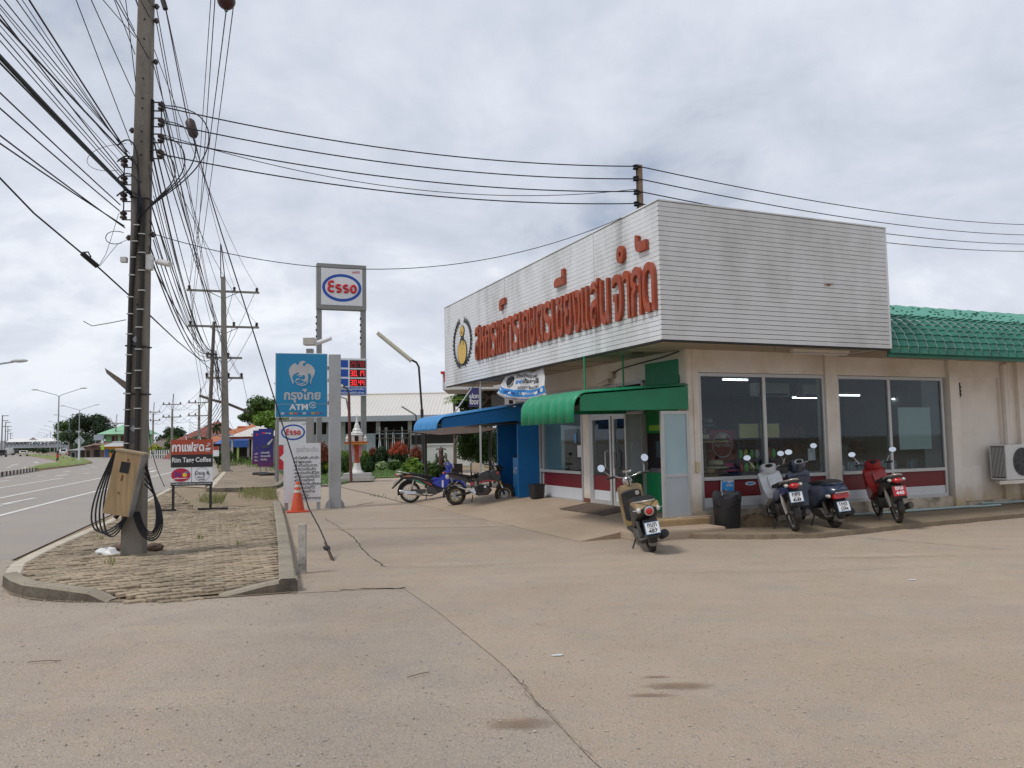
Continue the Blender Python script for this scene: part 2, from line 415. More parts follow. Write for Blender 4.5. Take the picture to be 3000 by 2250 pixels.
def flat(name, pts, z, m, **k):
    b = MB(); b.add([(p[0], p[1], z) for p in pts], [tuple(range(len(pts)))])
    o = b.build(name, m, fix=False)
    if o.data.polygons[0].normal.z < 0: o.data.flip_normals()
    o['kind'] = 'structure'; return o
flat('ground', [(-2500, -300), (2500, -300), (2500, 3500), (-2500, 3500)], -.03, M_dirt)
g2 = lambda px, py: tuple(G(px, py))[:2]
hw = [(1.6, -18.6), g2(0, 1655), g2(500, 1427), g2(603, 1420), g2(641, 1388), g2(634, 1364), g2(606, 1351), g2(560, 1345.5), g2(470, 1342), g2(330, 1340.5), g2(230, 1338), g2(150, 1335), (-560, 900), (-1300, 1900), (-1420, 1800), (-640, 780), (-190, 150), (-75, 20), (-45, -20)]
HWY = flat('highway', hw, -.008, M_hwy)
sr = [(-9.5, -14), g2(-260, 1800), g2(-20, 1735), g2(0, 1655), g2(8, 1640), g2(300, 1655), g2(870, 1650), g2(1180, 1722), g2(1290, 1797), g2(1480, 1952), g2(1570, 2052), g2(1740, 2232), (1.1, 2.2), (3.2, -14)]
SIDE = flat('side_road', sr, -.004, M_side)
fc = [g2(830, 1484), g2(800, 1440), (-15, 34), (-9, 44), (12, 44), (60, 60), (60, -14), (3.2, -14), (1.1, 2.2), g2(1740, 2232), g2(1570, 2052), g2(1480, 1952), g2(1290, 1797), g2(1180, 1722), g2(860, 1738)]
FORE = flat('forecourt', fc, 0.0, M_fore)
# entrance apron rising to the shop door, and the worn slab along the side wall
b = MB()
zr = lambda x: .27 * min(1, max(0, (x + 1.0) / 2.0))
xs = [-1.0, -.5, 0, .5, 1.0, 1.6]; ys = [1.0, 3, 5, 7, 8.6, 10, 11.5]
jit = {}
for i, x in enumerate(xs):
    for j, y in enumerate(ys): jit[i, j] = len(b.v); b.v.append((x + (random.uniform(-.12, .12) if 0 < i < 5 and j else 0), y, zr(x) + .004))
for i in range(len(xs) - 1):
    for j in range(len(ys) - 1): b.f.append((jit[i, j], jit[i + 1, j], jit[i + 1, j + 1], jit[i, j + 1]))
# broken front face towards the corner
for i in range(len(xs) - 1): k = len(b.v); b.v += [(xs[i], 1.0, -.02), (xs[i + 1], 1.0, -.02)]; b.f.append((k, k + 1, jit[i + 1, 0], jit[i, 0]))
APR = bpy.data.objects.new('entrance_apron', b.mesh('entrance_apron', M_apron)); COL.objects.link(APR)
APR.matrix_world = Matrix.Translation(B0) @ Matrix.Rotation(AZ, 4, 'Z'); APR['kind'] = 'structure'
def frame_struct(name, mb, m, **k):
    o = mb.build(name, m, **k); o.matrix_world = Matrix.Translation(B0) @ Matrix.Rotation(AZ, 4, 'Z'); o['kind'] = 'structure'; return o
b = MB(); rd = random.Random(3)
edge = [(.72, .36)] + [(.72 + (x - .72), y) for x, y in ((1.6, -.25), (2.5, -.62), (3.6, -.5), (5.0, -.38), (6.5, -.30), (8.5, -.2), (12, 0), (18, .3))]
top = []
for i in range(len(edge) - 1):
    (x0, y0), (x1, y1) = edge[i], edge[i + 1]
    for k in range(8):
        t = k / 8; top.append((x0 + (x1 - x0) * t, y0 + (y1 - y0) * t + rd.uniform(-.025, .025)))
top.append(edge[-1]); poly = top + [(18, 1.3), (1.0, 1.3), (.78, .95)]
b.prism(poly, 'z', -.02, .085); SLAB = frame_struct('side_slab', b, M_slab, bev=.012)
b = MB(); b.box(-.25, 1.45, .45, 1.15, -.02, .15); frame_struct('lower_step', b, M_apron, bev=.035)
b = MB(); b.box(.42, 1.5, .93, 1.35, -.02, .262); frame_struct('upper_step', b, mat('ochre_step', (.42, .29, .15), .8, var=.2, scale=4, dirt=(.2, .14, .09), damt=.6, bump=.3), bev=.02)
# lane paint
def strip(pts, w0, w1=None, z=0.0, px=True):
    P = [G(*p) if px else Vector((p[0], p[1], 0)) for p in pts]; w1 = w1 or w0; vs = []; k = len(P)
    for i, p in enumerate(P):
        d = (P[min(i + 1, k - 1)] - P[max(i - 1, 0)]).normalized(); s = Vector((-d.y, d.x, 0)) * (w0 + (w1 - w0) * i / max(1, k - 1)) / 2
        vs += [(p.x + s.x, p.y + s.y, z), (p.x - s.x, p.y - s.y, z)]
    return MB().add(vs, [(2 * i, 2 * i + 1, 2 * i + 3, 2 * i + 2) for i in range(k - 1)])
for pts, w in [([(-150, 1548), (0, 1510), (90, 1487), (200, 1459), (340, 1425)], .17), ([(345, 1424), (441, 1398), (497, 1385), (560, 1371)], .17),
               ([(-120, 1483), (0, 1459), (160, 1427), (329, 1394), (450, 1370)], .17), ([(-100, 1446), (0, 1429), (186, 1400)], .17),
               ([(13, 1400), (44, 1396)], .2), ([(60, 1397), (92, 1394)], .2), ([(107, 1395), (134, 1392)], .2), ([(163, 1395), (197, 1390)], .25), ([(-20, 1413), (27, 1407)], .2),
               ([(186, 1383), (204, 1381)], .3), ([(240, 1374), (253, 1373)], .3), ([(244, 1388), (264, 1386)], .25), ([(300, 1387), (329, 1384)], .3), ([(269, 1367), (279, 1366)], .4), ([(304, 1377), (318, 1375)], .3),
               ([(440, 1383), (456, 1378)], .3), ([(250, 1362), (262, 1360)], .4), ([(318, 1359), (345, 1358)], .5), ([(20, 1370), (32, 1368)], .3), ([(45, 1361), (52, 1359)], .3), ([(100, 1353), (112, 1356)], .3), ([(95, 1366), (103, 1364)], .3), ([(72, 1371), (80, 1369)], .3), ([(34, 1364), (40, 1362)], .3)]:
    strip(pts, w).build('lane_marking', M_line, HWY, fix=False)
b = strip([(-40, 1486), (0, 1478), (103, 1458.5)], .16); b2 = strip([(-30, 1484), (0, 1479), (62, 1471)], .5, .05); b.add(b2.v, b2.f)
b.build('arrow_marking', M_line, HWY, fix=False)
def cracks(pts, w, name='crack', parent=None, seed=1, z=.004, m=None):
    rd = random.Random(seed); P = [G(*p) for p in pts]; Q = []
    for i in range(len(P) - 1):
        n = max(2, int((P[i + 1] - P[i]).length / .09))
        for k in range(n): Q.append(P[i].lerp(P[i + 1], k / n) + Vector((rd.gauss(0, .011), rd.gauss(0, .011), 0)))
    b = MB(); vs = []
    for i, p in enumerate(Q):
        d = (Q[min(i + 1, len(Q) - 1)] - Q[max(i - 1, 0)]).normalized(); s = Vector((-d.y, d.x, 0)) * w * rd.uniform(.2, 1)
        vs += [(p.x + s.x, p.y + s.y, z), (p.x - s.x, p.y - s.y, z)]
    b.add(vs, [(2 * i, 2 * i + 1, 2 * i + 3, 2 * i + 2) for i in range(len(Q) - 1)])
    return b.build(name, m or M_crack, parent, fix=False)
q = lambda x, y: (800 + x / 4.916, 1450 + y / 4.916)
cracks([q(740, 340), q(870, 410), q(1000, 500), q(1150, 600), q(1270, 770), q(1400, 890), q(1530, 980), q(1620, 1050)], .012, parent=FORE, seed=2)
cracks([q(960, 1375), q(1100, 1365), q(1300, 1350), q(1700, 1345), q(1850, 1345), q(1980, 1315)], .018, parent=FORE, seed=3)
cracks([(1500, 1972), (1570, 2052), (1640, 2120), (1740, 2235)], .003, parent=FORE, seed=5, m=mat('old_joint', (.19, .15, .115), 1.0, var=.3))
cracks([(1531, 1990), (1548, 2040), (1590, 2080)], .003, parent=FORE, seed=6, m=MC['old_joint'])
cracks([(1044, 1481), (1070, 1476), (1101, 1472)], .05, 'joint_groove', FORE, 8)
cracks([(2330, 1566), (2480, 1572), (2700, 1590), (2960, 1612)], .009, parent=FORE, seed=9)
cracks([(1780, 1555), (1840, 1548)], .012, parent=FORE, seed=11)
# stains and dust patches with shapes of their own
def blot(px, py, rx, ry, m, name, seed, z=.005):
    rd = random.Random(seed); c = G(px, py); b = MB(); n = 26
    vs = [(c.x + rx * math.cos(2 * math.pi * i / n) * (1 + rd.uniform(-.3, .3)), c.y + ry * math.sin(2 * math.pi * i / n) * (1 + rd.uniform(-.3, .3)), z) for i in range(n)]
    b.add(vs, [tuple(range(n))]); return b.build(name, m, FORE, fix=False)
def softmat(name, col, amt, sc=2.0):
    m = mat(name, col, .9, var=.2, scale=9); t = m.node_tree; b = t.nodes['Principled BSDF']
    tr = t.nodes.new('ShaderNodeBsdfTransparent'); mi = t.nodes.new('ShaderNodeMixShader'); tc = t.nodes.new('ShaderNodeTexCoord')
    vl = t.nodes.new('ShaderNodeVectorMath'); vl.operation = 'DISTANCE'; vl.inputs[1].default_value = (.5, .5, 0)
    sx = t.nodes.new('ShaderNodeMapping'); t.links.new(tc.outputs['Generated'], sx.inputs[0]); sx.inputs[3].default_value = (1, 1, 0); t.links.new(sx.outputs[0], vl.inputs[0])
    nz = t.nodes.new('ShaderNodeTexNoise'); nz.inputs['Scale'].default_value = 7; nz.inputs['Detail'].default_value = 8; nz.inputs['Roughness'].default_value = .7
    g = t.nodes.new('ShaderNodeNewGeometry'); t.links.new(g.outputs['Position'], nz.inputs['Vector'])
    ad = t.nodes.new('ShaderNodeMath'); ad.operation = 'MULTIPLY_ADD'; t.links.new(nz.outputs[0], ad.inputs[0]); ad.inputs[1].default_value = .55; t.links.new(vl.outputs['Value'], ad.inputs[2])
    mr = t.nodes.new('ShaderNodeMapRange'); t.links.new(ad.outputs[0], mr.inputs[0])
    mr.inputs[1].default_value, mr.inputs[2].default_value, mr.inputs[3].default_value, mr.inputs[4].default_value = .42, .72, amt, 0
    t.links.new(mr.outputs[0], mi.inputs[0]); t.links.new(tr.outputs[0], mi.inputs[1]); t.links.new(b.outputs[0], mi.inputs[2])
    t.links.new(mi.outputs[0], t.nodes['Material Output'].inputs[0]); return m
M_stain = softmat('mud_stain', (.27, .185, .12), .55); M_dust = softmat('pale_dust', (.56, .47, .37), .38); M_grey = softmat('grey_wear', (.27, .235, .20), .4)
for i, (px, py, rx, ry, mm) in enumerate([(1510, 2122, .24, .12, M_stain), (1990, 2010, .26, .10, M_stain), (1905, 2038, .16, .04, M_stain), (1920, 1985, .12, .04, M_stain), (2270, 1667, 1.9, .3, M_dust), (1270, 1658, 1.1, .25, M_dust), (1060, 1548, 1.5, .4, M_dust),
                                          (1300, 1545, 2.2, .2, M_dust), (1420, 1520, 2.6, .3, M_dust), (2560, 1630, 1.2, .2, M_dust)]):
    blot(px, py, rx, ry, mm, 'stain' if mm is not M_dust else 'dust_patch', i + 20, .005 + i * .0006)
# ---------------------------------------------------------------- near island
KZ = .15
outer = [(11, 1668), (38, 1694), (90, 1711), (200, 1723), (270, 1737), (318, 1749), (420, 1753), (560, 1744), (633, 1730), (720, 1702), (800, 1680), (871, 1662)]
gp = lambda p, z=0: G(p[0], p[1], z)
ISL = flat('traffic_island', [tuple(gp(p, 0))[:2] for p in []] or [tuple(x)[:2] for x in [G(4, 1718), G(30, 1742), G(90, 1757), G(200, 1764), G(318, 1764), G(460, 1764), G(633, 1752), G(760, 1744), G(872, 1736), G(866, 1690), G(850, 1600), G(826, 1500), G(815, 1482), G(640, 1488), G(505, 1500), G(420, 1470), G(300, 1535), G(150, 1600), G(60, 1648), G(20, 1680)]], .004, groundmat('joint_sand', (.20, .15, .10), (.24, .18, .12), (.15, .13, .07), bump=.4))
# outline on the ground of the raised area
KB = [G(6, 1716), G(36, 1741), G(95, 1756), G(200, 1762), G(316, 1764)]
KC = [G(640, 1750), G(720, 1744), G(800, 1738), G(872, 1733)]
KR = [G(872, 1733), G(858, 1640), G(842, 1560), G(828, 1503), G(822, 1484)]
KL = [G(6, 1716), G(12, 1690), G(60, 1660), G(150, 1616), G(300, 1548), G(420, 1480), G(492, 1440)]
def resample(P, step):
    out = [P[0].copy()]; acc = 0
    for i in range(len(P) - 1):
        L = (P[i + 1] - P[i]).length; t = step - acc
        while t < L: out.append(P[i].lerp(P[i + 1], t / L)); t += step
        acc = L - (t - step)
    out.append(P[-1].copy()); return out
def kerb(P, hs, width, side, step=.9, parent=None, mtop=None):
    # kerb stones laid end to end along P; hs(t) gives their height
    Q = resample(P, step); T = len(Q) - 1; kn = []
    for i in range(T + 1): d = (Q[min(i + 1, T)] - Q[max(i - 1, 0)]).normalized(); kn.append(Vector((-d.y, d.x, 0)))
    for i in range(T):
        a, c = Q[i], Q[i + 1]
        if (c - a).length < .15: continue
        d = (c - a).normalized(); s = Vector((-d.y, d.x, 0)) * side
        ha, hc = hs(i / T), hs((i + 1) / T); a2, c2 = a + d * .001, c - d * .001
        b = MB(); v = []
        for p, h, dd in ((a2, ha, i), (c2, hc, i + 1)):
            s = kn[dd] * side; wv = [.0, .006, .03, width - .02, width, width]; zv = [-.03, h - .03, h - .002, h, h - .02, -.03]
            v += [(p.x + s.x * w_, p.y + s.y * w_, z_) for w_, z_ in zip(wv, zv)]
        b.add(v, [(0, 1, 2, 3, 4, 5), (11, 10, 9, 8, 7, 6)] + [(k_, k_ + 6, k_ + 7, k_ + 1) for k_ in range(5)])
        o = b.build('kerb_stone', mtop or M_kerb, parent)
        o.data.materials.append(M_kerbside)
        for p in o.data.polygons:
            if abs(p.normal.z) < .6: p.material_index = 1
kerb(KB, lambda t: KZ * (1 if t < .72 else max(.12, 1 - (t - .72) / .28 * .95)), .17, 1, .5, ISL)
kerb(KC, lambda t: KZ * min(1, .12 + t * 1.25), .17, 1, .5, ISL)
kerb(KR, lambda t: KZ, .2, 1, .9, ISL)
kerb(KL, lambda t: .13, .2, -1, 1.0, ISL, M_edge)
# pavers: zigzag interlocking blocks
ipoly = [(p.x, p.y) for p in (KB + [G(420, 1766), G(540, 1760)] + KC + KR[1:] + [G(640, 1490), G(560, 1496), G(492, 1440)] + KL[-2:0:-1])]
def inside(p, poly):
    c = False; j = len(poly) - 1
    for i in range(len(poly)):
        a, bb = poly[i], poly[j]
        if (a[1] > p[1]) != (bb[1] > p[1]) and p[0] < (bb[0] - a[0]) * (p[1] - a[1]) / (bb[1] - a[1]) + a[0]: c = not c
        j = i
    return c
def dist_edge(p, P):
    best = 9e9
    for i in range(len(P) - 1):
        a, c = P[i], P[i + 1]; d = c - a; t = max(0, min(1, (Vector((p[0], p[1], 0)) - a).dot(d) / d.length_squared)); q_ = a + d * t
        best = min(best, math.hypot(p[0] - q_.x, p[1] - q_.y))
    return best
def paver_outline(L=.222, Wd=.115, g=.016):
    a = .02; x0, x1, y0, y1 = -L / 2 + g / 2, L / 2 - g / 2, -Wd / 2 + g / 2, Wd / 2 - g / 2
    return [(x0, y0), (-L * .27, y0 - a), (0, y0), (L * .27, y0 + a), (x1, y0), (x1 + a, -Wd * .2), (x1 - a, Wd * .2), (x1, y1), (L * .27, y1 + a), (0, y1), (-L * .27, y1 - a), (x0, y1), (x0 - a, Wd * .2), (x0 + a, -Wd * .2)]
po = paver_outline(); M_pav = mat('paver_concrete', (.36, .285, .195), .9, var=.3, scale=1.6, dirt=(.15, .125, .085), dscale=.7, damt=.75, bump=.5, bscale=60, rnd=.22)
def paver_geo(b, mt):
    n = len(po); v = [(x, y, -.02) for x, y in po] + [(x, y, .013) for x, y in po] + [(x * .94, y * .9, .019) for x, y in po]
    b.add(v, [(i, (i + 1) % n, n + (i + 1) % n, n + i) for i in range(n)] + [(n + i, n + (i + 1) % n, 2 * n + (i + 1) % n, 2 * n + i) for i in range(n)] + [tuple(range(2 * n, 3 * n))], mt)
_b = MB(); paver_geo(_b, None); PAV = _b.mesh('paver', M_pav)
ang = AZ - .05; ca, sa = math.cos(ang), math.sin(ang); cells = []
rd = random.Random(11)
for i in range(-70, 110):
    for j in range(-40, 190):
        x, y = (i + (.5 if j % 2 else 0)) * .222, j * .115
        X, Y = -4.5 + ca * x - sa * y, 8.5 + sa * x + ca * y
        if not inside((X, Y), ipoly): continue
        de = min(dist_edge((X, Y), KB), dist_edge((X, Y), KC), dist_edge((X, Y), KR), dist_edge((X, Y), KL))
        if de < .23: continue
        dn = min(dist_edge((X, Y), [G(318, 1766), G(420, 1768), G(640, 1752)]) / 1.1, dist_edge((X, Y), [G(500, 1500), G(822, 1486)]) / 1.2)
        base = -.008 + (KZ - .035) * min(1, max(0, dn)) ** .7
        cells.append((X, Y, base + rd.gauss(0, .005)))
cells.sort(key=lambda c: c[0] ** 2 + c[1] ** 2)
ALL = MB()
for k, (X, Y, zb) in enumerate(cells):
    mt = Matrix.Translation((X, Y, zb)) @ Matrix.Rotation(ang + rd.gauss(0, .02), 4, 'Z') @ Matrix.Rotation(rd.gauss(0, .02), 4, 'X') @ Matrix.Rotation(rd.gauss(0, .015), 4, 'Y')
    if k < 300: inst('paver', PAV, ISL, mt)
    else: paver_geo(ALL, mt)
o = ALL.build('paver_field', M_pav, ISL, fix=False); o['kind'] = 'stuff'
# bed under the pavers follows their rise
b = MB(); bed = {}
for i in range(-40, 60):
    for j in range(-14, 90):
        x, y = i * .26, j * .24; X, Y = -4.5 + ca * x - sa * y, 8.5 + sa * x + ca * y
        if inside((X, Y), ipoly):
            dn = min(dist_edge((X, Y), [G(318, 1766), G(420, 1768), G(640, 1752)]) / 1.1, dist_edge((X, Y), [G(500, 1500), G(822, 1486)]) / 1.2)
            bed[i, j] = len(b.v); b.v.append((X, Y, -.006 + (KZ - .035) * min(1, max(0, dn)) ** .7))
for (i, j) in bed:
    if (i + 1, j) in bed and (i + 1, j + 1) in bed and (i, j + 1) in bed: b.f.append((bed[i, j], bed[i + 1, j], bed[i + 1, j + 1], bed[i, j + 1]))
b.build('sand_bed', MC['joint_sand'], ISL, smooth=60)
def isl_z(p):
    dn = min(dist_edge((p.x, p.y), [G(318, 1766), G(420, 1768), G(640, 1752)]) / 1.1, dist_edge((p.x, p.y), [G(500, 1500), G(822, 1486)]) / 1.2)
    return .03 + (KZ - .05) * min(1, max(0, dn)) ** .7
def GI(px, py):
    z = .1
    for _ in range(6): z = isl_z(G(px, py, z))
    return G(px, py, z)
# ---------------------------------------------------------------- far footpath island, lawn, median
def brickground(name, ca, cb, mortar, rot):
    m = bpy.data.materials.new(name); m.use_nodes = True; MC[name] = m; t = m.node_tree; N = t.nodes; L = t.links; b = N['Principled BSDF']
    g = N.new('ShaderNodeNewGeometry'); mp = N.new('ShaderNodeMapping'); L.new(g.outputs['Position'], mp.inputs[0]); mp.inputs[2].default_value = (0, 0, rot)
    br = N.new('ShaderNodeTexBrick'); L.new(mp.outputs[0], br.inputs['Vector']); br.inputs['Scale'].default_value = 1.0
    br.inputs['Brick Width'].default_value = .24; br.inputs['Row Height'].default_value = .125; br.inputs['Mortar Size'].default_value = .012
    br.inputs['Color1'].default_value = (*ca, 1); br.inputs['Color2'].default_value = (*cb, 1); br.inputs['Mortar'].default_value = (*mortar, 1)
    nz = N.new('ShaderNodeTexNoise'); nz.inputs['Scale'].default_value = .8; nz.inputs['Detail'].default_value = 7; L.new(g.outputs['Position'], nz.inputs['Vector'])
    hs = N.new('ShaderNodeHueSaturation'); L.new(br.outputs[0], hs.inputs['Color']); mr = N.new('ShaderNodeMapRange'); L.new(nz.outputs[0], mr.inputs[0])
    mr.inputs[1].default_value, mr.inputs[2].default_value, mr.inputs[3].default_value, mr.inputs[4].default_value = .3, .7, .7, 1.25
    L.new(mr.outputs[0], hs.inputs['Value']); L.new(hs.outputs[0], b.inputs['Base Color']); b.inputs['Roughness'].default_value = .9
    bp = N.new('ShaderNodeBump'); bp.inputs['Strength'].default_value = .6; L.new(br.outputs['Fac'], bp.inputs['Height']); bp.invert = True; L.new(bp.outputs[0], b.inputs['Normal'])
    return m
M_brick = brickground('footpath_blocks', (.32, .25, .17), (.27, .205, .14), (.12, .09, .06), -ang)
P2 = [G(604, 1437), G(650, 1438), G(720, 1438), G(790, 1434), G(822, 1425), G(840, 1405), G(808, 1385), G(770, 1360), G(700, 1349), G(640, 1345), G(618, 1347), G(636, 1357), G(648, 1368), G(652, 1385), G(630, 1410)]
b = MB(); b.prism([(p.x, p.y) for p in P2], 'z', -.03, .12); FP = struct('footpath', b, M_brick)
kerb([G(604, 1439), G(650, 1440), G(705, 1439)], lambda t: .15, .2, 1, .9, FP); kerb([G(748, 1437), G(790, 1436), G(822, 1428), G(845, 1405)], lambda t: .14, .2, 1, 1, FP)
kerb([G(604, 1439), G(632, 1409), G(654, 1385), G(650, 1367), G(637, 1356), G(618, 1346)], lambda t: .13, .25, -1, 2.2, FP, M_edge)
LW = [G(818, 1429), G(830, 1424), G(960, 1424), G(985, 1423), G(1030, 1413), G(1090, 1412), G(1100, 1402), G(1180, 1399), G(1300, 1392), G(1320, 1360), G(1000, 1352), G(780, 1358), G(790, 1385), G(825, 1408)]
b = MB(); b.prism([(p.x, p.y) for p in LW], 'z', -.03, .05); LAWN = struct('lawn', b, mat('lawn_soil', (.075, .13, .025), .9, var=.4, scale=3))
kerb([G(895, 1428), G(925, 1428), G(960, 1427), G(985, 1424)], lambda t: .09, .2, 1, 1.2, LAWN)
M_blade = leafmat('grass_blade', (.11, .21, .03), .35, 2.0); M_weed = leafmat('weed_blade', (.27, .27, .11), .4, 2.0)
def grass(name, poly, n, h, seed, m, z=.05, label=None, parent=None, w=.010, clump=0):
    rd = random.Random(seed); xs_ = [p[0] for p in poly]; ys_ = [p[1] for p in poly]; b = MB(); k = 0; cc = [(rd.uniform(min(xs_), max(xs_)), rd.uniform(min(ys_), max(ys_))) for _ in range(60)]
    while k < n:
        x, y = rd.uniform(min(xs_), max(xs_)), rd.uniform(min(ys_), max(ys_)); k += 1
        if clump:
            c_ = cc[rd.randrange(len(cc))]; x, y = c_[0] + rd.gauss(0, clump), c_[1] + rd.gauss(0, clump)
        if not inside((x, y), poly): continue
        a = rd.uniform(0, 6.28); hh = h * rd.uniform(.4, 1.3); l = rd.uniform(0, .6) * hh; s = w * rd.uniform(.7, 1.6)
        dx, dy = math.cos(a), math.sin(a); zz_ = z(Vector((x, y, 0))) if callable(z) else z
        b.add([(x - dy * s, y + dx * s, zz_), (x + dy * s, y - dx * s, zz_), (x + dx * l * .5, y + dy * l * .5, zz_ + hh * .7), (x + dx * l, y + dy * l, zz_ + hh)], [(0, 1, 2), (0, 2, 3)])
    o = b.build(name, m, parent, fix=False); o['kind'] = 'stuff'
    if label: o['label'] = label
    return o
grass('lawn_grass', [(p.x, p.y) for p in LW], 26000, .09, 5, M_blade, .05, 'short green grass of the filling station lawn', w=.016)
drain = [G(985, 1424), G(1010, 1431), G(1100, 1452), G(1180, 1473)]
b = MB(); v = []
for p in drain: v += [(p.x - .02, p.y + .2, .006), (p.x + .1, p.y - .22, .006)]
b.add(v, [(2 * i, 2 * i + 1, 2 * i + 3, 2 * i + 2) for i in range(3)]); b.build('drain_channel', groundmat('drain_muck', (.10, .07, .04), (.13, .09, .05), (.08, .08, .03)), FORE, fix=False)
grass('drain_weeds', [(p.x + dx, p.y + dy) for p, dx, dy in [(drain[2], -.3, .1), (drain[3], .3, .2), (drain[3], .4, -.2), (drain[2], 0, -.2)]], 700, .12, 6, M_blade, 0, 'weeds growing in the drain channel by the blue motorcycle')
grass('driveway_weeds', [tuple(G(*p))[:2] for p in [(690, 1452), (720, 1438), (812, 1440), (816, 1468), (700, 1476)]], 2600, .16, 8, M_weed, .02, 'tall dry weeds in the gap between the two paved islands', clump=.13, w=.007)
grass('island_weeds', [tuple(G(*p))[:2] for p in [(570, 1478), (610, 1466), (660, 1466), (650, 1484)]], 1000, .2, 9, M_weed, .05, 'dry weeds beside the coffee board', clump=.12, w=.006)
grass('footpath_weeds', [tuple(G(*p))[:2] for p in [(640, 1386), (655, 1360), (690, 1352), (770, 1364), (805, 1390), (700, 1368), (672, 1372)]], 3500, .55, 10, M_blade, .12, 'green weeds along the far footpath', w=.02)
for sd, pp in ((13, [(305, 1650), (330, 1640), (350, 1650), (330, 1660)]), (14, [(270, 1580), (290, 1572), (312, 1584), (290, 1592)]), (15, [(560, 1580), (590, 1572), (600, 1585)]), (16, [(680, 1600), (700, 1590), (715, 1604)]), (17, [(640, 1545), (690, 1535), (720, 1552)])):
    grass('paver_weeds', [tuple(GI(*p))[:2] for p in pp], 60, .09, sd, M_weed, isl_z, 'small weeds between the island pavers', w=.006)
# median with its lamps' verge
MD = [(70, 1377), (120, 1366), (165, 1360), (187, 1357), (150, 1347), (110, 1340), (80, 1335.5), (52, 1331.5), (66, 1331.5), (110, 1334.5), (160, 1338.5), (215, 1343.5), (258, 1350), (270, 1356), (255, 1361), (200, 1368), (130, 1376.5), (90, 1382)]
MDW = [G(*p) for p in MD]
b = MB(); b.prism([(p.x, p.y) for p in MDW], 'z', -.05, .13); MED = struct('median', b, mat('median_kerb', (.33, .23, .13), .9, var=.3, scale=.5))
cxm = sum(p.x for p in MDW) / len(MDW); cym = sum(p.y for p in MDW) / len(MDW)
b = MB(); n = len(MDW)
in_ = []
for i, p in enumerate(MDW):
    a_, c_ = MDW[i - 1], MDW[(i + 1) % n]; d = (c_ - a_).normalized(); s = Vector((-d.y, d.x, 0)); s = s if inside((p.x + s.x * .3, p.y + s.y * .3), [(w_.x, w_.y) for w_ in MDW]) else -s
    in_.append(p + s * .5)
b.add([(p.x, p.y, .135) for p in MDW] + [(p.x, p.y, .28) for p in in_], [(i, (i + 1) % n, n + (i + 1) % n, n + i) for i in range(n)] + [tuple(range(n, 2 * n))])
o = b.build('verge', mat('verge_grass', (.16, .21, .05), .95, var=.35, scale=1.2, dirt=(.2, .17, .07), dscale=.8, damt=.5, bump=.6, bscale=6), MED); o['kind'] = 'stuff'
grass('verge_grass', [(p.x, p.y) for p in in_], 5000, .42, 15, leafmat('verge_blade', (.15, .22, .05), .4, 1), .25, parent=MED, w=.05)
M_w, M_k = mat('kerb_white', (.62, .58, .5), .8, dirt=(.3, .2, .12), damt=.5), mat('kerb_black', (.05, .045, .04), .8)
Pn = [G(-60, 1404), G(0, 1396), G(45, 1389), G(90, 1382)]; Q = resample(Pn, .55)
for i in range(len(Q) - 1):
    a, c = Q[i], Q[i + 1]; s = Vector((0, .5, 0)); b = MB()
    b.add([(a.x, a.y, 0), (c.x, c.y, 0), (c.x, c.y + .5, 0), (a.x, a.y + .5, 0), (a.x, a.y + .06, .3), (c.x, c.y + .06, .3), (c.x, c.y + .5, .3), (a.x, a.y + .5, .3)], [(3, 2, 1, 0), (4, 5, 6, 7), (0, 1, 5, 4), (1, 2, 6, 5), (2, 3, 7, 6), (3, 0, 4, 7)])
    b.build('kerb_block', M_w if i % 2 else M_k, MED)
# loose stones and litter
def gravel(name, regs, label, seed, smin=.008, smax=.022, zf=None):
    rd = random.Random(seed); b = MB()
    for (x0, y0, x1, y1, n) in regs:
        for _ in range(n):
            p = G(rd.uniform(x0, x1), rd.uniform(y0, y1)); s = rd.uniform(smin, smax) * rd.choice((.6, 1, 1, 1.4)); zb = zf(p) if zf else 0
            k = [Vector((rd.gauss(0, 1), rd.gauss(0, 1), rd.gauss(0, .6))).normalized() * s * rd.uniform(.7, 1.1) for _ in range(6)]
            c = Vector((p.x, p.y, zb + s * .35)); v = [c + Vector((s, 0, 0)) * rd.uniform(.6, 1.2), c + Vector((0, s, 0)) * rd.uniform(.6, 1.2), c - Vector((s, 0, 0)) * rd.uniform(.6, 1.2), c - Vector((0, s, 0)) * rd.uniform(.6, 1.2), c + Vector((0, 0, s * .6)), c - Vector((0, 0, s * .6))]
            b.add(v, [(0, 1, 4), (1, 2, 4), (2, 3, 4), (3, 0, 4), (1, 0, 5), (2, 1, 5), (3, 2, 5), (0, 3, 5)])
    o = b.build(name, mat('loose_stone', (.42, .37, .31), .9, var=.4, scale=25), fix=False); o['kind'] = 'stuff'; o['label'] = label
gravel('gravel', [(0, 1724, 330, 1780, 420), (330, 1752, 870, 1775, 160), (860, 1690, 1000, 1760, 60), (0, 1780, 3000, 2250, 1500), (900, 1520, 2900, 1780, 330)], 'loose pale stones scattered over the road and forecourt', 21, .003, .009)
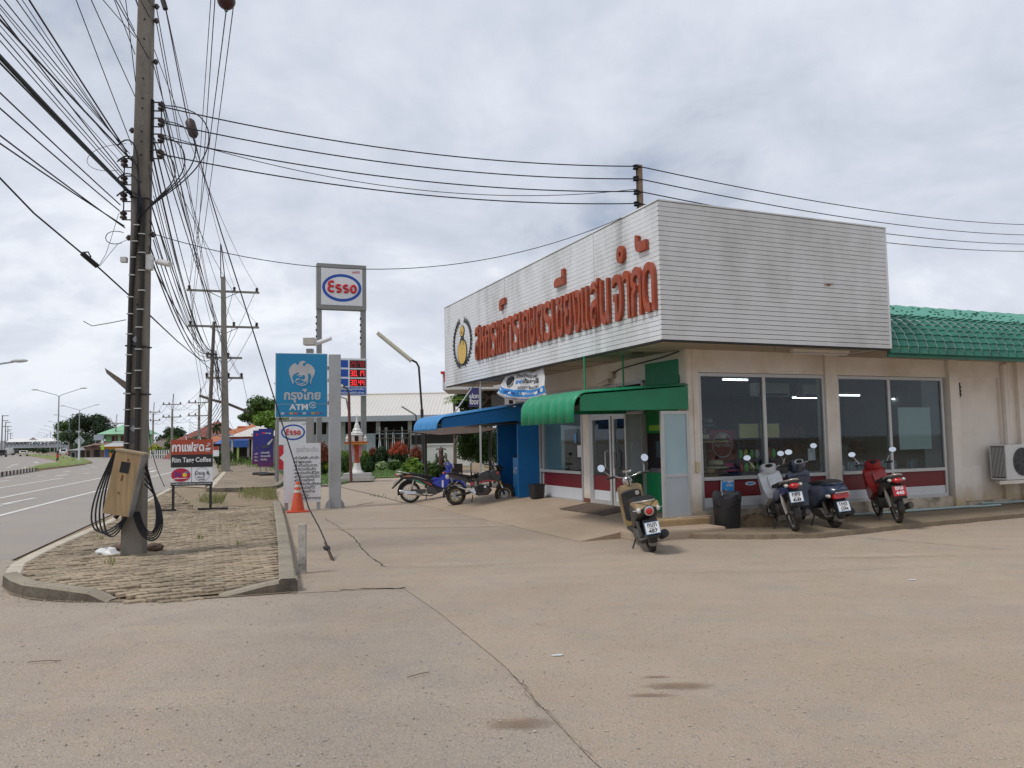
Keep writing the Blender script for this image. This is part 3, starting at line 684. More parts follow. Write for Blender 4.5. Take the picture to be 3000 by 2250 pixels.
# ================================================================ the cooperative store
ST = thing('store_building', 'cream corner store with white boarded parapet, red Thai lettering and big shop windows', 'store', B0, AZ)
M_wall = mat('cream_wall_paint', (.74, .68, .61), .85, var=.08, scale=2, dirt=(.45, .34, .2), dscale=.9, damt=.5, bump=.15)
def splash(m, col, z0, z1, amt):            # rain-splashed earth on the foot of the walls
    t = m.node_tree; N = t.nodes; L = t.links; b = N['Principled BSDF']; src = b.inputs['Base Color'].links[0].from_socket
    g = N.new('ShaderNodeNewGeometry'); sp = N.new('ShaderNodeSeparateXYZ'); L.new(g.outputs['Position'], sp.inputs[0])
    nz = N.new('ShaderNodeTexNoise'); nz.inputs['Scale'].default_value = 3.5; nz.inputs['Detail'].default_value = 8; L.new(g.outputs['Position'], nz.inputs['Vector'])
    ad = N.new('ShaderNodeMath'); ad.operation = 'MULTIPLY_ADD'; L.new(nz.outputs[0], ad.inputs[0]); ad.inputs[1].default_value = -.5; L.new(sp.outputs[2], ad.inputs[2])
    mr = N.new('ShaderNodeMapRange'); L.new(ad.outputs[0], mr.inputs[0])
    for i, v in enumerate((z0, z1, amt, 0)): mr.inputs[i + 1].default_value = v
    mi = N.new('ShaderNodeMix'); mi.data_type = 'RGBA'; L.new(mr.outputs[0], mi.inputs[0]); L.new(src, mi.inputs[6]); mi.inputs[7].default_value = (*col, 1); L.new(mi.outputs[2], b.inputs['Base Color'])
splash(M_wall, (.46, .31, .13), -.1, .32, .8)
M_plinth = mat('stained_plinth', (.50, .42, .32), .9, var=.2, scale=5, dirt=(.10, .07, .05), dscale=3, damt=.85, bump=.4)
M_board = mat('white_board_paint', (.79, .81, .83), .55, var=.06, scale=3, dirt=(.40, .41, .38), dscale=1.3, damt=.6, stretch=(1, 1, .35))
M_boardS = mat('shaded_weathered_board', (.70, .715, .72), .6, var=.06, scale=3, dirt=(.42, .43, .39), dscale=.8, damt=.55, stretch=(1, 1, .5))  # darker base paints in the shade of the side face; stains are weathering
M_back = mat('board_gap_dark', (.03, .03, .03), .9)
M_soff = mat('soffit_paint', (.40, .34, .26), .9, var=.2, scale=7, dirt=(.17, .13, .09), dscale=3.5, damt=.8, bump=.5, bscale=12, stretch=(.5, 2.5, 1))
M_alu = mat('aluminium_frame', (.50, .50, .49), .45, .35, var=.08, scale=8)
M_red = mat('maroon_panel', (.15, .007, .011), .5, var=.12, scale=4)
M_pan = mat('white_panel', (.62, .64, .67), .5, var=.06, scale=3, dirt=(.4, .36, .28), damt=.4)
M_frost = mat('frosted_film', (.42, .46, .49), .35, var=.06, scale=2, spec=.6)
M_frostb = mat('frosted_film_blue', (.33, .46, .49), .35, var=.06, scale=2, spec=.6)
M_glass = glassmat('window_glass', (.74, .79, .80), .03)
M_green = mat('green_sheet_paint', (.010, .215, .095), .5, var=.12, scale=4, dirt=(.03, .12, .06), damt=.3)
M_gtile = mat('green_roof_tile', (.018, .155, .098), .5, var=.28, scale=3, dirt=(.015, .10, .07), dscale=2, damt=.6, bump=.3)
M_dark = mat('dark_void', (.015, .015, .017), .8)
M_rust = mat('faded_red_paint', (.33, .055, .014), .6, var=.25, scale=5, dirt=(.30, .22, .2), dscale=4.5, damt=.35)
def part(name, m, x0, x1, y0, y1, z0, z1, parent=ST, bev=0.0):
    return MB().box(x0, x1, y0, y1, z0, z1).build(name, m, parent, bev=bev)
FH, ZB, ZT = 28, 3.161, 5.358
stp = (ZT - ZB) / FH
# walls with their openings
FX, FY = 1.28, 1.20
part('side_wall', M_wall, 1.53, 7.81, FY, FY + .15, 2.78, 3.2); part('plinth', M_plinth, 1.32, 7.85, FY - .03, FY + .15, .06, .33)
part('plinth', M_plinth, 8.09, 14, FY - .0, FY + .2, .06, .2)
part('corner_column', M_wall, 1.30, 1.535, FY - .02, FY + .3, .27, 3.2, bev=.01)
part('column', M_wall, 4.47, 4.77, FY - .045, FY + .2, .09, 3.2, bev=.01); part('column', M_wall, 7.81, 8.09, FY - .09, FY + .2, .12, 3.2, bev=.012)
part('side_wall', M_wall, 8.09, 9.46, FY + .06, FY + .2, .2, 3.2); part('wall_ledge', M_wall, 8.12, 8.72, FY - .02, FY + .06, .2, .93, bev=.01); part('lintel_band', M_wall, 8.09, 9.46, FY + .0, FY + .06, 2.8, 3.2)
part('column', M_wall, 9.95, 10.3, FY - .09, FY + .2, .12, 3.2, bev=.012); part('side_wall', M_wall, 9.46, 9.95, FY + .0, FY + .2, .2, 3.2); part('side_wall', M_wall, 10.3, 14, FY + .06, FY + .2, .2, 3.2)
part('front_wall', M_wall, FX, FX + .15, 1.2, 8.5, 2.74, 3.2); part('front_wall', M_wall, FX, FX + .15, 4.71, 5.02, .27, 2.74); part('front_wall', M_wall, FX, FX + .15, 7.22, 8.5, .27, 2.74); part('end_wall', M_wall, FX, 14, 8.5, 8.65, .0, 3.2)
part('front_wall', M_wall, FX + .001, FX + .15, 1.2, 1.36, .27, 2.74)
part('skirting', mat('brown_skirting', (.17, .06, .04), .6), FX - .02, FX, 4.71, 5.02, .27, .36)
part('conduit', M_wall, 1.405, 1.43, FY - .045, FY - .02, 1.2, 3.15)
part('junction_box', mat('yellowed_plastic', (.52, .45, .28), .5), 1.40, 1.48, FY - .07, FY - .021, 1.02, 1.2, bev=.006)
# side windows
def window(x0, x1, mull):
    w = part('window', M_alu, x0, x0 + .06, FY - .01, FY + .07, .33, 2.77)
    part('frame_bar', M_alu, x1 - .06, x1, FY - .01, FY + .07, .33, 2.77, w); part('frame_bar', M_alu, x0 + .06, x1 - .06, FY - .01, FY + .07, 2.71, 2.77, w)
    part('frame_bar', M_alu, mull - .035, mull + .035, FY - .012, FY + .07, .40, 2.71, w); part('sill', M_alu, x0 + .06, x1 - .06, FY - .03, FY + .07, .865, .925, w); part('frame_bar', M_alu, x0 + .06, x1 - .06, FY - .01, FY + .07, .33, .40, w)
    for a, c in ((x0 + .06, mull - .035), (mull + .035, x1 - .06)):
        part('red_panel', M_red, a, c, FY + .012, FY + .03, .56, .865, w); part('white_panel', M_pan, a, c, FY + .014, FY + .03, .40, .56, w)
        MB().box(a, c, FY + .02, FY + .026, .925, 2.71).build('pane', M_glass, w)
    return w
W1 = window(1.53, 4.47, 3.0); W2 = window(4.77, 7.70, 6.155)
part('grey_window_film', mat('grey_film', (.16, .165, .17), .4, var=.1), 7.12, 7.64, FY + .032, FY + .036, .93, 2.70, W2)
# front window, door and transom
def fbar(y0, y1, z0, z1, par, m=M_alu, x0=FX - .02, x1=FX + .06, name='frame_bar'): return part(name, m, x0, x1, y0, y1, z0, z1, par)
W3 = fbar(5.02, 5.08, .29, 2.74, ST, name='window')
fbar(7.16, 7.22, .29, 2.74, W3); fbar(6.99, 7.05, .29, 2.74, W3); fbar(5.08, 7.16, 2.68, 2.74, W3); fbar(5.08, 7.16, .87, .93, W3, name='sill', x0=FX - .05); fbar(5.08, 7.16, .27, .31, W3)
fbar(5.08, 7.0, .56, .87, W3, M_red, FX + .0, FX + .02, 'red_panel'); fbar(5.08, 7.0, .31, .56, W3, M_pan, FX + .0, FX + .02, 'white_panel')
fbar(5.08, 7.0, .93, 2.68, W3, M_glass, FX + .015, FX + .021, 'pane')
fbar(5.95, 6.98, .93, 2.68, W3, M_frostb, FX + .024, FX + .028, 'frosted_film'); fbar(5.10, 5.95, 1.86, 2.66, W3, mat('pale_film', (.36, .38, .39), .4), FX + .024, FX + .028, 'frosted_film')
fbar(5.34, 5.44, 1.56, 1.76, W3, mat('sticker_blue', (.1, .28, .5), .5), FX + .008, FX + .012, 'sticker'); fbar(5.14, 5.30, 1.24, 1.5, W3, M_pan, FX + .008, FX + .012, 'notice'); fbar(5.12, 5.26, 1.58, 1.74, W3, mat('sticker_dark', (.06, .06, .1), .5), FX + .008, FX + .012, 'sticker')
DF = fbar(2.55, 4.71, 2.1, 2.16, ST, name='door_frame')
fbar(4.63, 4.71, .27, 2.74, DF); fbar(2.55, 4.71, 2.40, 2.46, DF); fbar(2.55, 4.71, 2.68, 2.74, DF); fbar(2.55, 2.62, .27, 2.74, DF); fbar(3.55, 3.60, 2.46, 2.68, DF)
fbar(2.62, 4.63, 2.46, 2.68, DF, M_glass, FX + .015, FX + .021, 'transom_pane'); fbar(2.62, 4.63, 2.16, 2.40, DF, M_frost, FX + .01, FX + .02, 'transom_panel')
for y0, y1, hy in ((3.79, 4.63, 3.93), (2.78, 3.74, 3.6)):
    D = fbar(y0, y0 + .07, .28, 2.1, ST, name='door'); fbar(y1 - .07, y1, .28, 2.1, D); fbar(y0 + .07, y1 - .07, 2.03, 2.1, D); fbar(y0 + .07, y1 - .07, .28, .37, D)
    fbar(y0 + .07, y1 - .07, .87, 2.03, D, M_glass, FX + .012, FX + .018, 'pane'); fbar(y0 + .07, y1 - .07, .56, .87, D, M_red, FX, FX + .02, 'red_panel'); fbar(y0 + .07, y1 - .07, .37, .56, D, M_pan, FX, FX + .02, 'white_panel')
    MB().tube([(FX - .02, hy, 1.02), (FX - .08, hy, 1.05), (FX - .08, hy, 1.36), (FX - .02, hy, 1.39)], .014, 8).build('handle', M_alu, D, smooth=40)
# parapet boards: front (faces the forecourt) and side
LX, LY = 4.86, 10.487
for i in range(FH):
    z0 = ZB + i * stp
    MB().add([(-.012, 0, z0), (-.012, LY, z0), (-.022, LY, z0 + stp - .0125), (-.022, -.02, z0 + stp - .0125), (.02, 0, z0), (.02, LY, z0), (.02, LY, z0 + stp - .0125), (.02, 0, z0 + stp - .0125)], [(0, 3, 2, 1), (4, 5, 6, 7), (0, 1, 5, 4), (1, 2, 6, 5), (2, 3, 7, 6), (3, 0, 4, 7)]).build('fascia_board', M_board, ST)
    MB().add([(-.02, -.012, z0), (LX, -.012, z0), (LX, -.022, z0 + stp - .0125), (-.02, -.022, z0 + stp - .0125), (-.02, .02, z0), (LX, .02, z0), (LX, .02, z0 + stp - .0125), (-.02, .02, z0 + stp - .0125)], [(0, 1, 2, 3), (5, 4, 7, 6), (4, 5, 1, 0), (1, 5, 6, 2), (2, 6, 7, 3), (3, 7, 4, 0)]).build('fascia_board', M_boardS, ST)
part('fascia_backing', M_back, .02, .06, .02, LY - .01, ZB + .003, ZT - .01); part('fascia_backing', M_back, .06, LX - .01, .02, .06, ZB + .003, ZT - .01)
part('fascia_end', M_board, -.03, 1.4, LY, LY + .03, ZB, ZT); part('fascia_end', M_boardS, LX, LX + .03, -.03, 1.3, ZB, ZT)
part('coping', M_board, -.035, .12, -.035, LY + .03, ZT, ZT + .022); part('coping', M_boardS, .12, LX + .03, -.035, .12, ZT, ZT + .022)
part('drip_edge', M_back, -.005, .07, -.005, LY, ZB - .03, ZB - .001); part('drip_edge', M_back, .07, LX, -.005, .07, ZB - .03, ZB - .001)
part('fascia_joint', M_boardS, -.027, -.0225, 2.05, 2.065, ZB, ZT); part('fascia_joint', M_boardS, -.027, -.0225, 6.2, 6.215, ZB, ZT)
part('flat_roof', M_back, .06, LX, .06, LY, 4.6, 4.65)
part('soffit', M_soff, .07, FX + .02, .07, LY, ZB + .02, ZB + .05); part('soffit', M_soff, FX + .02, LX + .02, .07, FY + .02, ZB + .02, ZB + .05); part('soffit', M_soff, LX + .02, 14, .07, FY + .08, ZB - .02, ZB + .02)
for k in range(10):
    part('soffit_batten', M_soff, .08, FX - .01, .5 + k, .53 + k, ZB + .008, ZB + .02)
MB().lathe([(.11, 0), (.12, -.02), (.09, -.03)], (.75, 1.9, ZB + .02), 16).build('downlight', mat('tarnished_ring', (.12, .1, .08), .5), ST)
t_ = part('strip_light', M_wall, 3.2, 4.55, .62, .70, ZB - .03, ZB + .02); MB().cyl((3.22, .66, ZB - .05), (4.53, .66, ZB - .05), .017, n=8).build('tube', M_pan, t_)
MB().tube([(2.45, .25, ZB + .02), (2.45, .25, ZB - .09)], .004).build('dangling_wire', M_back, ST)
b = MB(); b.ell((3.45, -.03, 4.23), (.05, .025, .02), 8, 6); b.tube([(3.35, -.035, 4.22), (3.45, -.04, 4.24), (3.56, -.035, 4.245)], .008); b.build('mud_nest', mat('mud', (.2, .1, .06), .9), ST)
# lettering: each glyph stands off the boards
base = 'สหกรณการเกษตรเชยงแสน'; DN = Vector((0, -1, 0))
n = len(base); y_l, y_r = 8.04, 1.44; pitch = (y_l - y_r) / n
M_rim = mat('letter_side', (.17, .035, .02), .7, var=.2)
def letter(ch, y, w, z, h, d=.06, bold=.012):
    o = text(ch, M_rust, ST, (-.028, y, z), DN, Z, w, h, d, bold, 'sign_letter', res=4)
    return o
wid = {'เ': .55, 'แ': .95, 'า': .75}
tot = sum(wid.get(c, 1) for c in base); u = (y_l - y_r) / tot; y = y_l
hz_ = {'ส': .92, 'ศ': .92}
for c in base:
    w = u * wid.get(c, 1); letter(c, y - .025, w - .05, 3.62 if c != 'ฐ' else 3.5, .80 * (1.08 if c == 'ส' else 1), d=.06); y -= w
for c, y0, w in (('จ', 1.33, .30), ('ำ', .0, 0), ('า', .99, .2), ('ก', .74, .31), ('ด', .40, .34)):
    if w: letter(c, y0, w, 3.62, .80)
for c, y0, w, z, h in (('์', 6.40, .32, 4.62, .26), ('ี', 3.55, .42, 4.63, .30), ('ํ', 1.16, .22, 4.58, .30), ('ั', .58, .32, 4.64, .30)):
    try: letter(c, y0, w, z, h)
    except Exception: pass
# emblem: gourd-shaped money bag in a wheat wreath
M_gold = mat('emblem_gold', (.62, .40, .08), .5, var=.15); M_blk = mat('emblem_black', (.012, .012, .012), .6)
def disc(b, cy, cz, ry, rz, x, n=28):
    b.add([(x, cy - ry * math.cos(2 * math.pi * i / n), cz + rz * math.sin(2 * math.pi * i / n)) for i in range(n)], [tuple(range(n))])
EC = 9.08
EM = MB(); disc(EM, EC, 3.97, .36, .35, -.030); disc(EM, EC, 4.33, .10, .09, -.031); disc(EM, EC, 4.51, .18, .16, -.030); EM = EM.build('emblem', M_blk, ST, fix=False)
b = MB(); disc(b, EC, 3.97, .325, .315, -.036); disc(b, EC, 4.52, .15, .13, -.036); b.build('money_bag', M_gold, EM, fix=False)
b = MB()
for s_ in (-1, 1): b.add([(-.039, EC + s_ * .02, 4.30), (-.039, EC + s_ * .17, 4.10), (-.039, EC + s_ * .11, 4.26), (-.039, EC + s_ * .13, 4.34)], [(0, 1, 2, 3)])
disc(b, EC, 4.31, .12, .035, -.0395); disc(b, EC + .02, 4.5, .05, .012, -.0392); disc(b, EC, 4.46, .07, .01, -.0392); b.build('bag_tie', M_blk, EM, fix=False)
b = MB()
for s_ in (-1, 1):
    for k in range(15):
        a = R(-75 + k * 10.2); cy_, cz_ = EC + s_ * .66 * math.cos(a), 4.20 + .60 * math.sin(a)
        for tw in (-.7, .55):
            d = a + s_ * 0 + math.pi / 2 + tw; dy, dz = s_ * math.cos(d) * .085, math.sin(d) * .10; ny, nz = -dz * .38, dy * .38
            b.add([(-.034, cy_ - dy * .2, cz_ - dz * .2), (-.034, cy_ + dy + ny * .9, cz_ + dz * .55 + nz), (-.034, cy_ + dy * 1.6, cz_ + dz * 1.5), (-.034, cy_ + dy * .6 - ny, cz_ + dz * .6 - nz)], [(0, 1, 2, 3)])
    pts = [(-.033, EC + s_ * .66 * math.cos(R(-88 + k * 9)), 4.20 + .60 * math.sin(R(-88 + k * 9))) for k in range(19)]; b.tube(pts, .009, 4)
b.build('wreath', M_blk, EM, fix=False)
# green roof beside the parapet
prof = [(.03 + .78 * (1 - math.cos(R(a))), 3.10 + .80 * math.sin(R(a))) for a in range(0, 91, 9)]
cw, x0 = .245, LX + .035
for r_ in range(10):
    (ya, za), (yb, zb) = prof[r_], prof[r_ + 1]; t = Vector((0, yb - ya, zb - za)); nn = Vector((0, -t.z, t.y)).normalized(); L_ = t.length
    b = MB(); cs = []
    for j in range(9):
        f = j / 8; cs.append((f * cw * .985, .035 * (1 - abs(2 * f - 1)) ** .55 if False else .038 * math.sin(math.pi * f) ** .7))
    for q_, (fz, lift) in enumerate(((-.12, .024), (1.0, .0))):
        for xx, hh in cs: p = Vector((xx, ya, za)) + t * fz + nn * (hh * .8 + lift * .8); b.v.append(tuple(p))
    for j in range(8): b.f.append((j, j + 1, 10 + j, 9 + j))
    k0 = len(b.v)
    for xx, hh in cs: p = Vector((xx, ya, za)) + t * -.12 + nn * (hh + .024 - .022); b.v.append(tuple(p))
    for j in range(8): b.f.append((j + 1, j, k0 + j, k0 + j + 1))
    me = b.mesh('roof_tile', M_gtile, 35, fix=False)
    for c in range(22): inst('roof_tile', me, ST, Matrix.Translation((x0 + c * cw, 0, 0)))
b = MB(); b.v = []; N_ = 45
for c in range(N_ * 2 + 1):
    for (yy, zz_) in ((.80, 3.895), (2.4, 4.36), (4.2, 4.88)): b.v.append((x0 + c * cw / 2 * 2.2, yy, zz_ + (.05 if c % 2 else 0)))
b.f = [(3 * c + k, 3 * c + 3 + k, 3 * c + 4 + k, 3 * c + 1 + k) for c in range(N_ * 2) for k in (0, 1)]
b.build('roof_sheet', mat('green_roof_sheet', (.07, .29, .205), .5, var=.12, scale=2, dirt=(.04, .2, .14), damt=.5), ST, fix=False)
rd = random.Random(5); b = MB()
for _ in range(110):
    yy = rd.uniform(.9, 3.2); zz_ = 3.895 + (yy - .8) * .29 + .056; xx = rd.uniform(x0, x0 + 7); b.box(xx, xx + .05, yy, yy + .03, zz_, zz_ + .02)
o = b.build('roof_bolts', M_gtile, ST, fix=False); o['kind'] = 'stuff'
part('gutter_board', M_gtile, x0, 14, .06, .09, 3.02, 3.12)
part('drainpipe', M_wall, 9.50, 9.60, FY - .1, FY + .0, 1.35, 3.1, bev=.03); part('drainpipe', M_wall, 9.64, 9.72, FY - .07, FY + .0, 1.35, 3.12, bev=.03)
# ---------------------------------------------------------------- rooms behind the glass
M_in = mat('interior_wall', (.34, .33, .31), .9, var=.1); M_inf = mat('interior_floor', (.25, .22, .2), .4, var=.1)
part('shop_floor', M_inf, FX + .15, 14, FY + .15, 8.45, .2, .26); part('shop_ceiling', mat('interior_ceiling', (.22, .22, .23), .9), FX + .15, 14, FY + .2, 8.45, 3.02, 3.08)
part('interior_wall', M_in, 13.9, 14, FY + .2, 8.4, .26, 3.02); part('interior_wall', M_in, FX + .15, 13.9, 8.3, 8.4, .26, 3.02); part('interior_wall', M_in, 8.4, 8.5, FY + .2, 4.5, .26, 3.02)
part('interior_wall', mat('dark_partition', (.05, .05, .07), .8), FX + .15, 3.2, 4.6, 4.66, .26, 3.0); part('beam', mat('grey_beam', (.16, .16, .16), .8), FX + .15, 8.4, 5.2, 5.5, 2.55, 3.02)
part('display_ledge', mat('ledge_white', (.5, .52, .52), .5), 3.05, 7.7, FY + .1, FY + .75, .84, .92)
part('window_poster', mat('pale_poster', (.50, .60, .58), .6, var=.04), 6.42, 7.33, FY + .028, FY + .031, 1.31, 2.16, W2)
part('notice', M_pan, 4.02, 4.20, FY + .028, FY + .031, 1.12, 1.38, W1)
# ---------------------------------------------------------------- goods and lamps inside the shop
def shop(name, label, cat, x, y, z, group=None, rz=0.0): return thing(name, label, cat, BW(x, y, z), AZ + rz, group)
M_tube = mat('lit_tube', (.9, .9, .9), .4, emit=(.9, .95, 1.0), estr=7)
for (xa, ya, xb, dep, lab) in [(2322, 1165, 2402, 3.0, 'lit ceiling tube in the right pane of the left window'), (2452, 1158, 2518, 3.0, 'lit ceiling tube next to the column between the windows'), (2565, 1147, 2650, 4.2, 'lit ceiling tube behind the bar of the right window'), (2614, 1169, 2678, 3.0, 'lit ceiling tube just above the pale poster'), (2690, 1139, 2722, 4.2, 'short lit ceiling tube at the top right of the windows'), (2118, 1112, 2190, 2.2, 'lit ceiling tube at the top of the left window')]:
    (xl, z), (xr, z1) = BP(xa, ya, dep), BP(xb, ya, dep); l = xr - xl
    t = shop('ceiling_tube', lab, 'light', xl, dep, z, 'tube lights on the shop ceiling')
    MB().cyl((0, 0, 0), (l, 0, 0), .014, n=8).build('tube', M_tube, t); MB().box(-.02, l + .02, -.03, .03, .02, .06).build('batten', M_pan, t)
for x, y, lab in ((3.7, 2.2, 'white wall air conditioner in the left shop window'), (5.0, 2.3, 'white wall air conditioner in the right shop window')):
    t = shop('air_conditioner', lab, 'air conditioner', x, y, 2.42); MB().box(0, .85, 0, .22, 0, .28).build('case', mat('aged_plastic', (.45, .45, .42), .5), t, bev=.03); MB().box(.05, .8, -.005, .02, .02, .06).build('louvre', M_dark, t)
# hat stand with hats by the left window
t = shop('hat_stand', 'wire hat stand behind the left shop window', 'stand', 2.05, FY + .55, .26)
b = MB(); b.cyl((0, 0, 0), (0, 0, 1.75), .015)
for z in (.5, .8, 1.15, 1.45):
    for s_ in (-1, 1): b.tube([(0, 0, z - .05), (s_ * .22, -.05, z)], .006)
b.build('rack', mat('wire_grey', (.3, .3, .3), .4, .6), t)
def hat(x, y, z, r, col, lab, kind=0):
    h = shop('hat', lab, 'hat', x, y, z, 'hats on the stand in the shop window'); m_ = mat('hat_' + '%d_%d_%d' % tuple(int(c * 99) for c in col), col, .8, var=.15, scale=30)
    MB().lathe([(r, -.02), (r * .97, 0), (r * .62, .015), (r * .6, .07), (r * .5, .12), (r * .2, .135), (.001, .13)], n=20).build('crown', m_, h, smooth=50)
    MB().lathe([(r * .625, .018), (r * .63, .02), (r * .615, .05), (r * .60, .05)], n=20).build('band', M_dark, h)
for a in [(1.93, FY + .42, 1.55, .19, (.55, .47, .30), 'straw hat with dark band, upper left on the stand'), (2.32, FY + .42, 1.55, .18, (.55, .47, .30), 'straw hat with dark band, upper right on the stand'), (2.15, FY + .38, 1.08, .24, (.60, .52, .36), 'wide pale straw sun hat on the lower tier'), (2.42, FY + .40, 1.02, .22, (.62, .10, .22), 'pink sun hat on the lower tier'),
          (1.74, FY + .35, 1.02, .17, (.25, .24, .22), 'patterned grey hat at the window frame'), (2.1, FY + .5, 1.85, .16, (.22, .23, .25), 'grey cap high on the stand'), (2.5, FY + .35, .95, .16, (.05, .07, .2), 'navy hat at the bottom of the stand'), (1.95, FY + .3, .94, .17, (.4, .25, .12), 'brown hat at the bottom of the stand')]: hat(*a)
# blue wire rack with yellow cards and bags
t = shop('wire_rack', 'blue wire display rack with two yellow header cards', 'rack', 2.58, FY + .25, .93); b = MB()
for x in (0, .5, 1.0): b.cyl((x, 0, 0), (x, 0, .95), .012)
for z in (.02, .26, .52, .66, .94): b.box(0, 1.0, -.008, .008, z - .008, z + .008)
for z in (.02, .26): b.box(0, 1.0, .0, .25, z - .006, z + .006)
b.build('frame', mat('rack_blue', (.03, .04, .16), .5), t)
for x in (.03, .53): MB().box(x, x + .44, -.006, .006, .67, .93).build('header_card', mat('card_yellow', (.55, .50, .18), .7), t)
rd = random.Random(4)
for i in range(14):
    c = [(.5, .05, .05), (.08, .5, .1), (.55, .5, .1), (.1, .35, .08), (.6, .58, .55), (.1, .2, .5)][i % 6]; x, z = .08 + (i % 7) * .13, (.03 if i < 7 else .28)
    g = shop('snack_pack', 'small coloured pack hanging on the blue wire rack', 'packet', 2.58 + x, FY + .3, .93 + z, 'packs on the blue wire rack'); MB().ell((0, 0, .09), (.055, .03, .09), 10, 8).build('pouch', mat('pack_%d' % (i % 6), c, .35, coat=.3), g, smooth=60)
# red round-logo panel, shelves and cartons
t = shop('red_sign', 'red square advertising panel with a round white ring inside the left window', 'sign', 3.05, 2.9, 1.15); MB().box(0, .62, 0, .03, 0, .62).build('panel', mat('advert_red', (.42, .02, .03), .5), t)
b = MB(); n = 28; b.add([(.31 + r_ * math.cos(2 * math.pi * i / n), -.004, .31 + r_ * math.sin(2 * math.pi * i / n)) for r_ in (.26, .235) for i in range(n)], [(i, (i + 1) % n, n + (i + 1) % n, n + i) for i in range(n)]); b.build('ring', M_pan, t, fix=False)
text('Farmdia', M_pan, t, (.11, -.006, .27), (1, 0, 0), Z, .4, .1, bold=.02)
for i, (x, y, w, h, lab) in enumerate([(3.3, 4.2, 1.7, 1.5, 'dark goods shelf at the back of the left window'), (5.4, 4.3, 1.6, 1.3, 'dark goods shelf at the back of the right window'), (6.9, 3.6, 1.2, 1.0, 'low goods shelf behind the pale poster')]):
    t = shop('shelf_unit', lab, 'shelf', x, y, .26); b = MB(); b.box(0, w, .35, .4, 0, h)
    for z in (.1, .5, .9, 1.3):
        if z < h: b.box(0, w, 0, .4, z, z + .03)
    b.box(0, .03, 0, .4, 0, h); b.box(w - .03, w, 0, .4, 0, h); b.build('carcass', mat('shelf_grey', (.14, .14, .15), .6), t); rd = random.Random(i)
    b = MB()
    for z in (.53, .93, 1.33):
        xx = .05
        while z < h + .05 and xx < w - .15: ww = rd.uniform(.06, .16); b.box(xx, xx + ww, .05, .3, z, z + rd.uniform(.12, .28)); xx += ww + .02
    o = b.build('stock', mat('stock_brown', (.22, .12, .09), .6, var=.5, scale=9), t)
M_wat = mat('bottle_pack', (.30, .38, .42), .25, var=.3, scale=14, coat=.3)
for i in range(7):
    x = 5.3 + i * .28 + (.35 if i > 4 else 0); g = shop('water_pack', 'shrink-wrapped pack of water bottles on the window ledge', 'bottles', x, FY + .3, .92, 'bottle packs along the window ledge'); b = MB()
    for k in range(3):
        for j in range(2): b.lathe([(.036, 0), (.038, .1), (.03, .15), (.012, .17), (.012, .19)], (.045 + k * .08, .045 + j * .08, 0), 8)
    b.build('bottles', M_wat, g)
g = shop('paper_stack', 'stack of white papers on the ledge beside the column', 'papers', 4.92, FY + .3, .92); MB().box(0, .3, 0, .3, 0, .1).build('sheets', M_pan, g, bev=.01)
g = shop('carton', 'plain carton with printed label on the shop floor', 'carton', 5.55, 2.2, .26); MB().box(0, .5, 0, .4, 0, 1.15).build('case', mat('carton_dark', (.17, .18, .16), .8), g)
# ================================================================ awnings, booths and fittings on the store front
def fthing(name, label, cat, x, y, z, group=None, rz=0.0): return thing(name, label, cat, BW(x, y, z), AZ + rz, group)
def awning(name, label, xo, xw, y0, y1, zo_t, zw_t, zo_b, zw_b, drop, m_, mside, ribs):
    t = fthing(name, label, 'awning', 0, 0, 0)
    xi = xo + .22
    # side boards near and far
    for yy, d in ((y0, .03), (y1 - .03, .03)):
        zi = zo_t + (zw_t - zo_t) * (xi - xo) / (xw - xo)
        pr = [(xw, zw_b), (xw, zw_t), (xi - .06, zi - .01), (xi - .12, zi - .05), (xi - .14, zi - .12), (xi - .14, zo_b)]
        MB().prism(pr, 'y', yy, yy + d).build('side_board', mside, t, bev=.004)
    # corrugated cover that rolls over at the front edge
    pf = [(xw, zw_t + .02), (xi, zi + .02)] + [(xi - .26 * math.sin(R(a)), zi - .24 + .26 * math.cos(R(a))) for a in (15, 30, 45, 60, 75, 90)] + [(xi - .265, drop)]
    n = ribs * 6; b = MB()
    for k in range(n + 1):
        f = k / n; w = .042 * abs(math.sin(math.pi * ribs * f)) ** .8; yy = y0 - .02 + (y1 - y0 + .04) * f
        for i, (px_, pz_) in enumerate(pf):
            if i == 0: nx, nz = 0, 1
            elif i < 3: nx, nz = -.1, 1
            else: a = R(15 * (i - 1)); nx, nz = -math.sin(min(a, R(90))), math.cos(min(a, R(90)))
            b.v.append((px_ + nx * w, yy, pz_ + nz * w))
    q_ = len(pf); b.f = [(k * q_ + i, k * q_ + i + 1, (k + 1) * q_ + i + 1, (k + 1) * q_ + i) for k in range(n) for i in range(q_ - 1)]
    o = b.build('cover', m_, t, smooth=50, fix=False)
    md = o.modifiers.new('t', 'SOLIDIFY'); md.thickness = .006
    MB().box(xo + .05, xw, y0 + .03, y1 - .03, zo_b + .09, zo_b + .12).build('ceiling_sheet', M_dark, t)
    return t
M_awg = mat('green_awning_sheet', (.012, .27, .125), .42, var=.18, scale=5, dirt=(.01, .12, .06), damt=.4)
GA = awning('green_awning', 'green corrugated awning over the glass entrance doors', -.95, 1.27, 1.13, 3.2, 2.36, 2.52, 2.09, 2.12, 1.90, M_awg, M_green, 7)
M_blu = mat('blue_booth_paint', (.006, .145, .40), .5, var=.1, scale=4); M_awb = mat('blue_awning_sheet', (.045, .24, .53), .42, var=.14, scale=5)
BA = awning('blue_awning', 'blue corrugated awning of the cash machine booth', -1.32, 1.27, 7.2, 9.0, 2.16, 2.54, 1.95, 2.16, 1.90, M_awb, M_blu, 8)
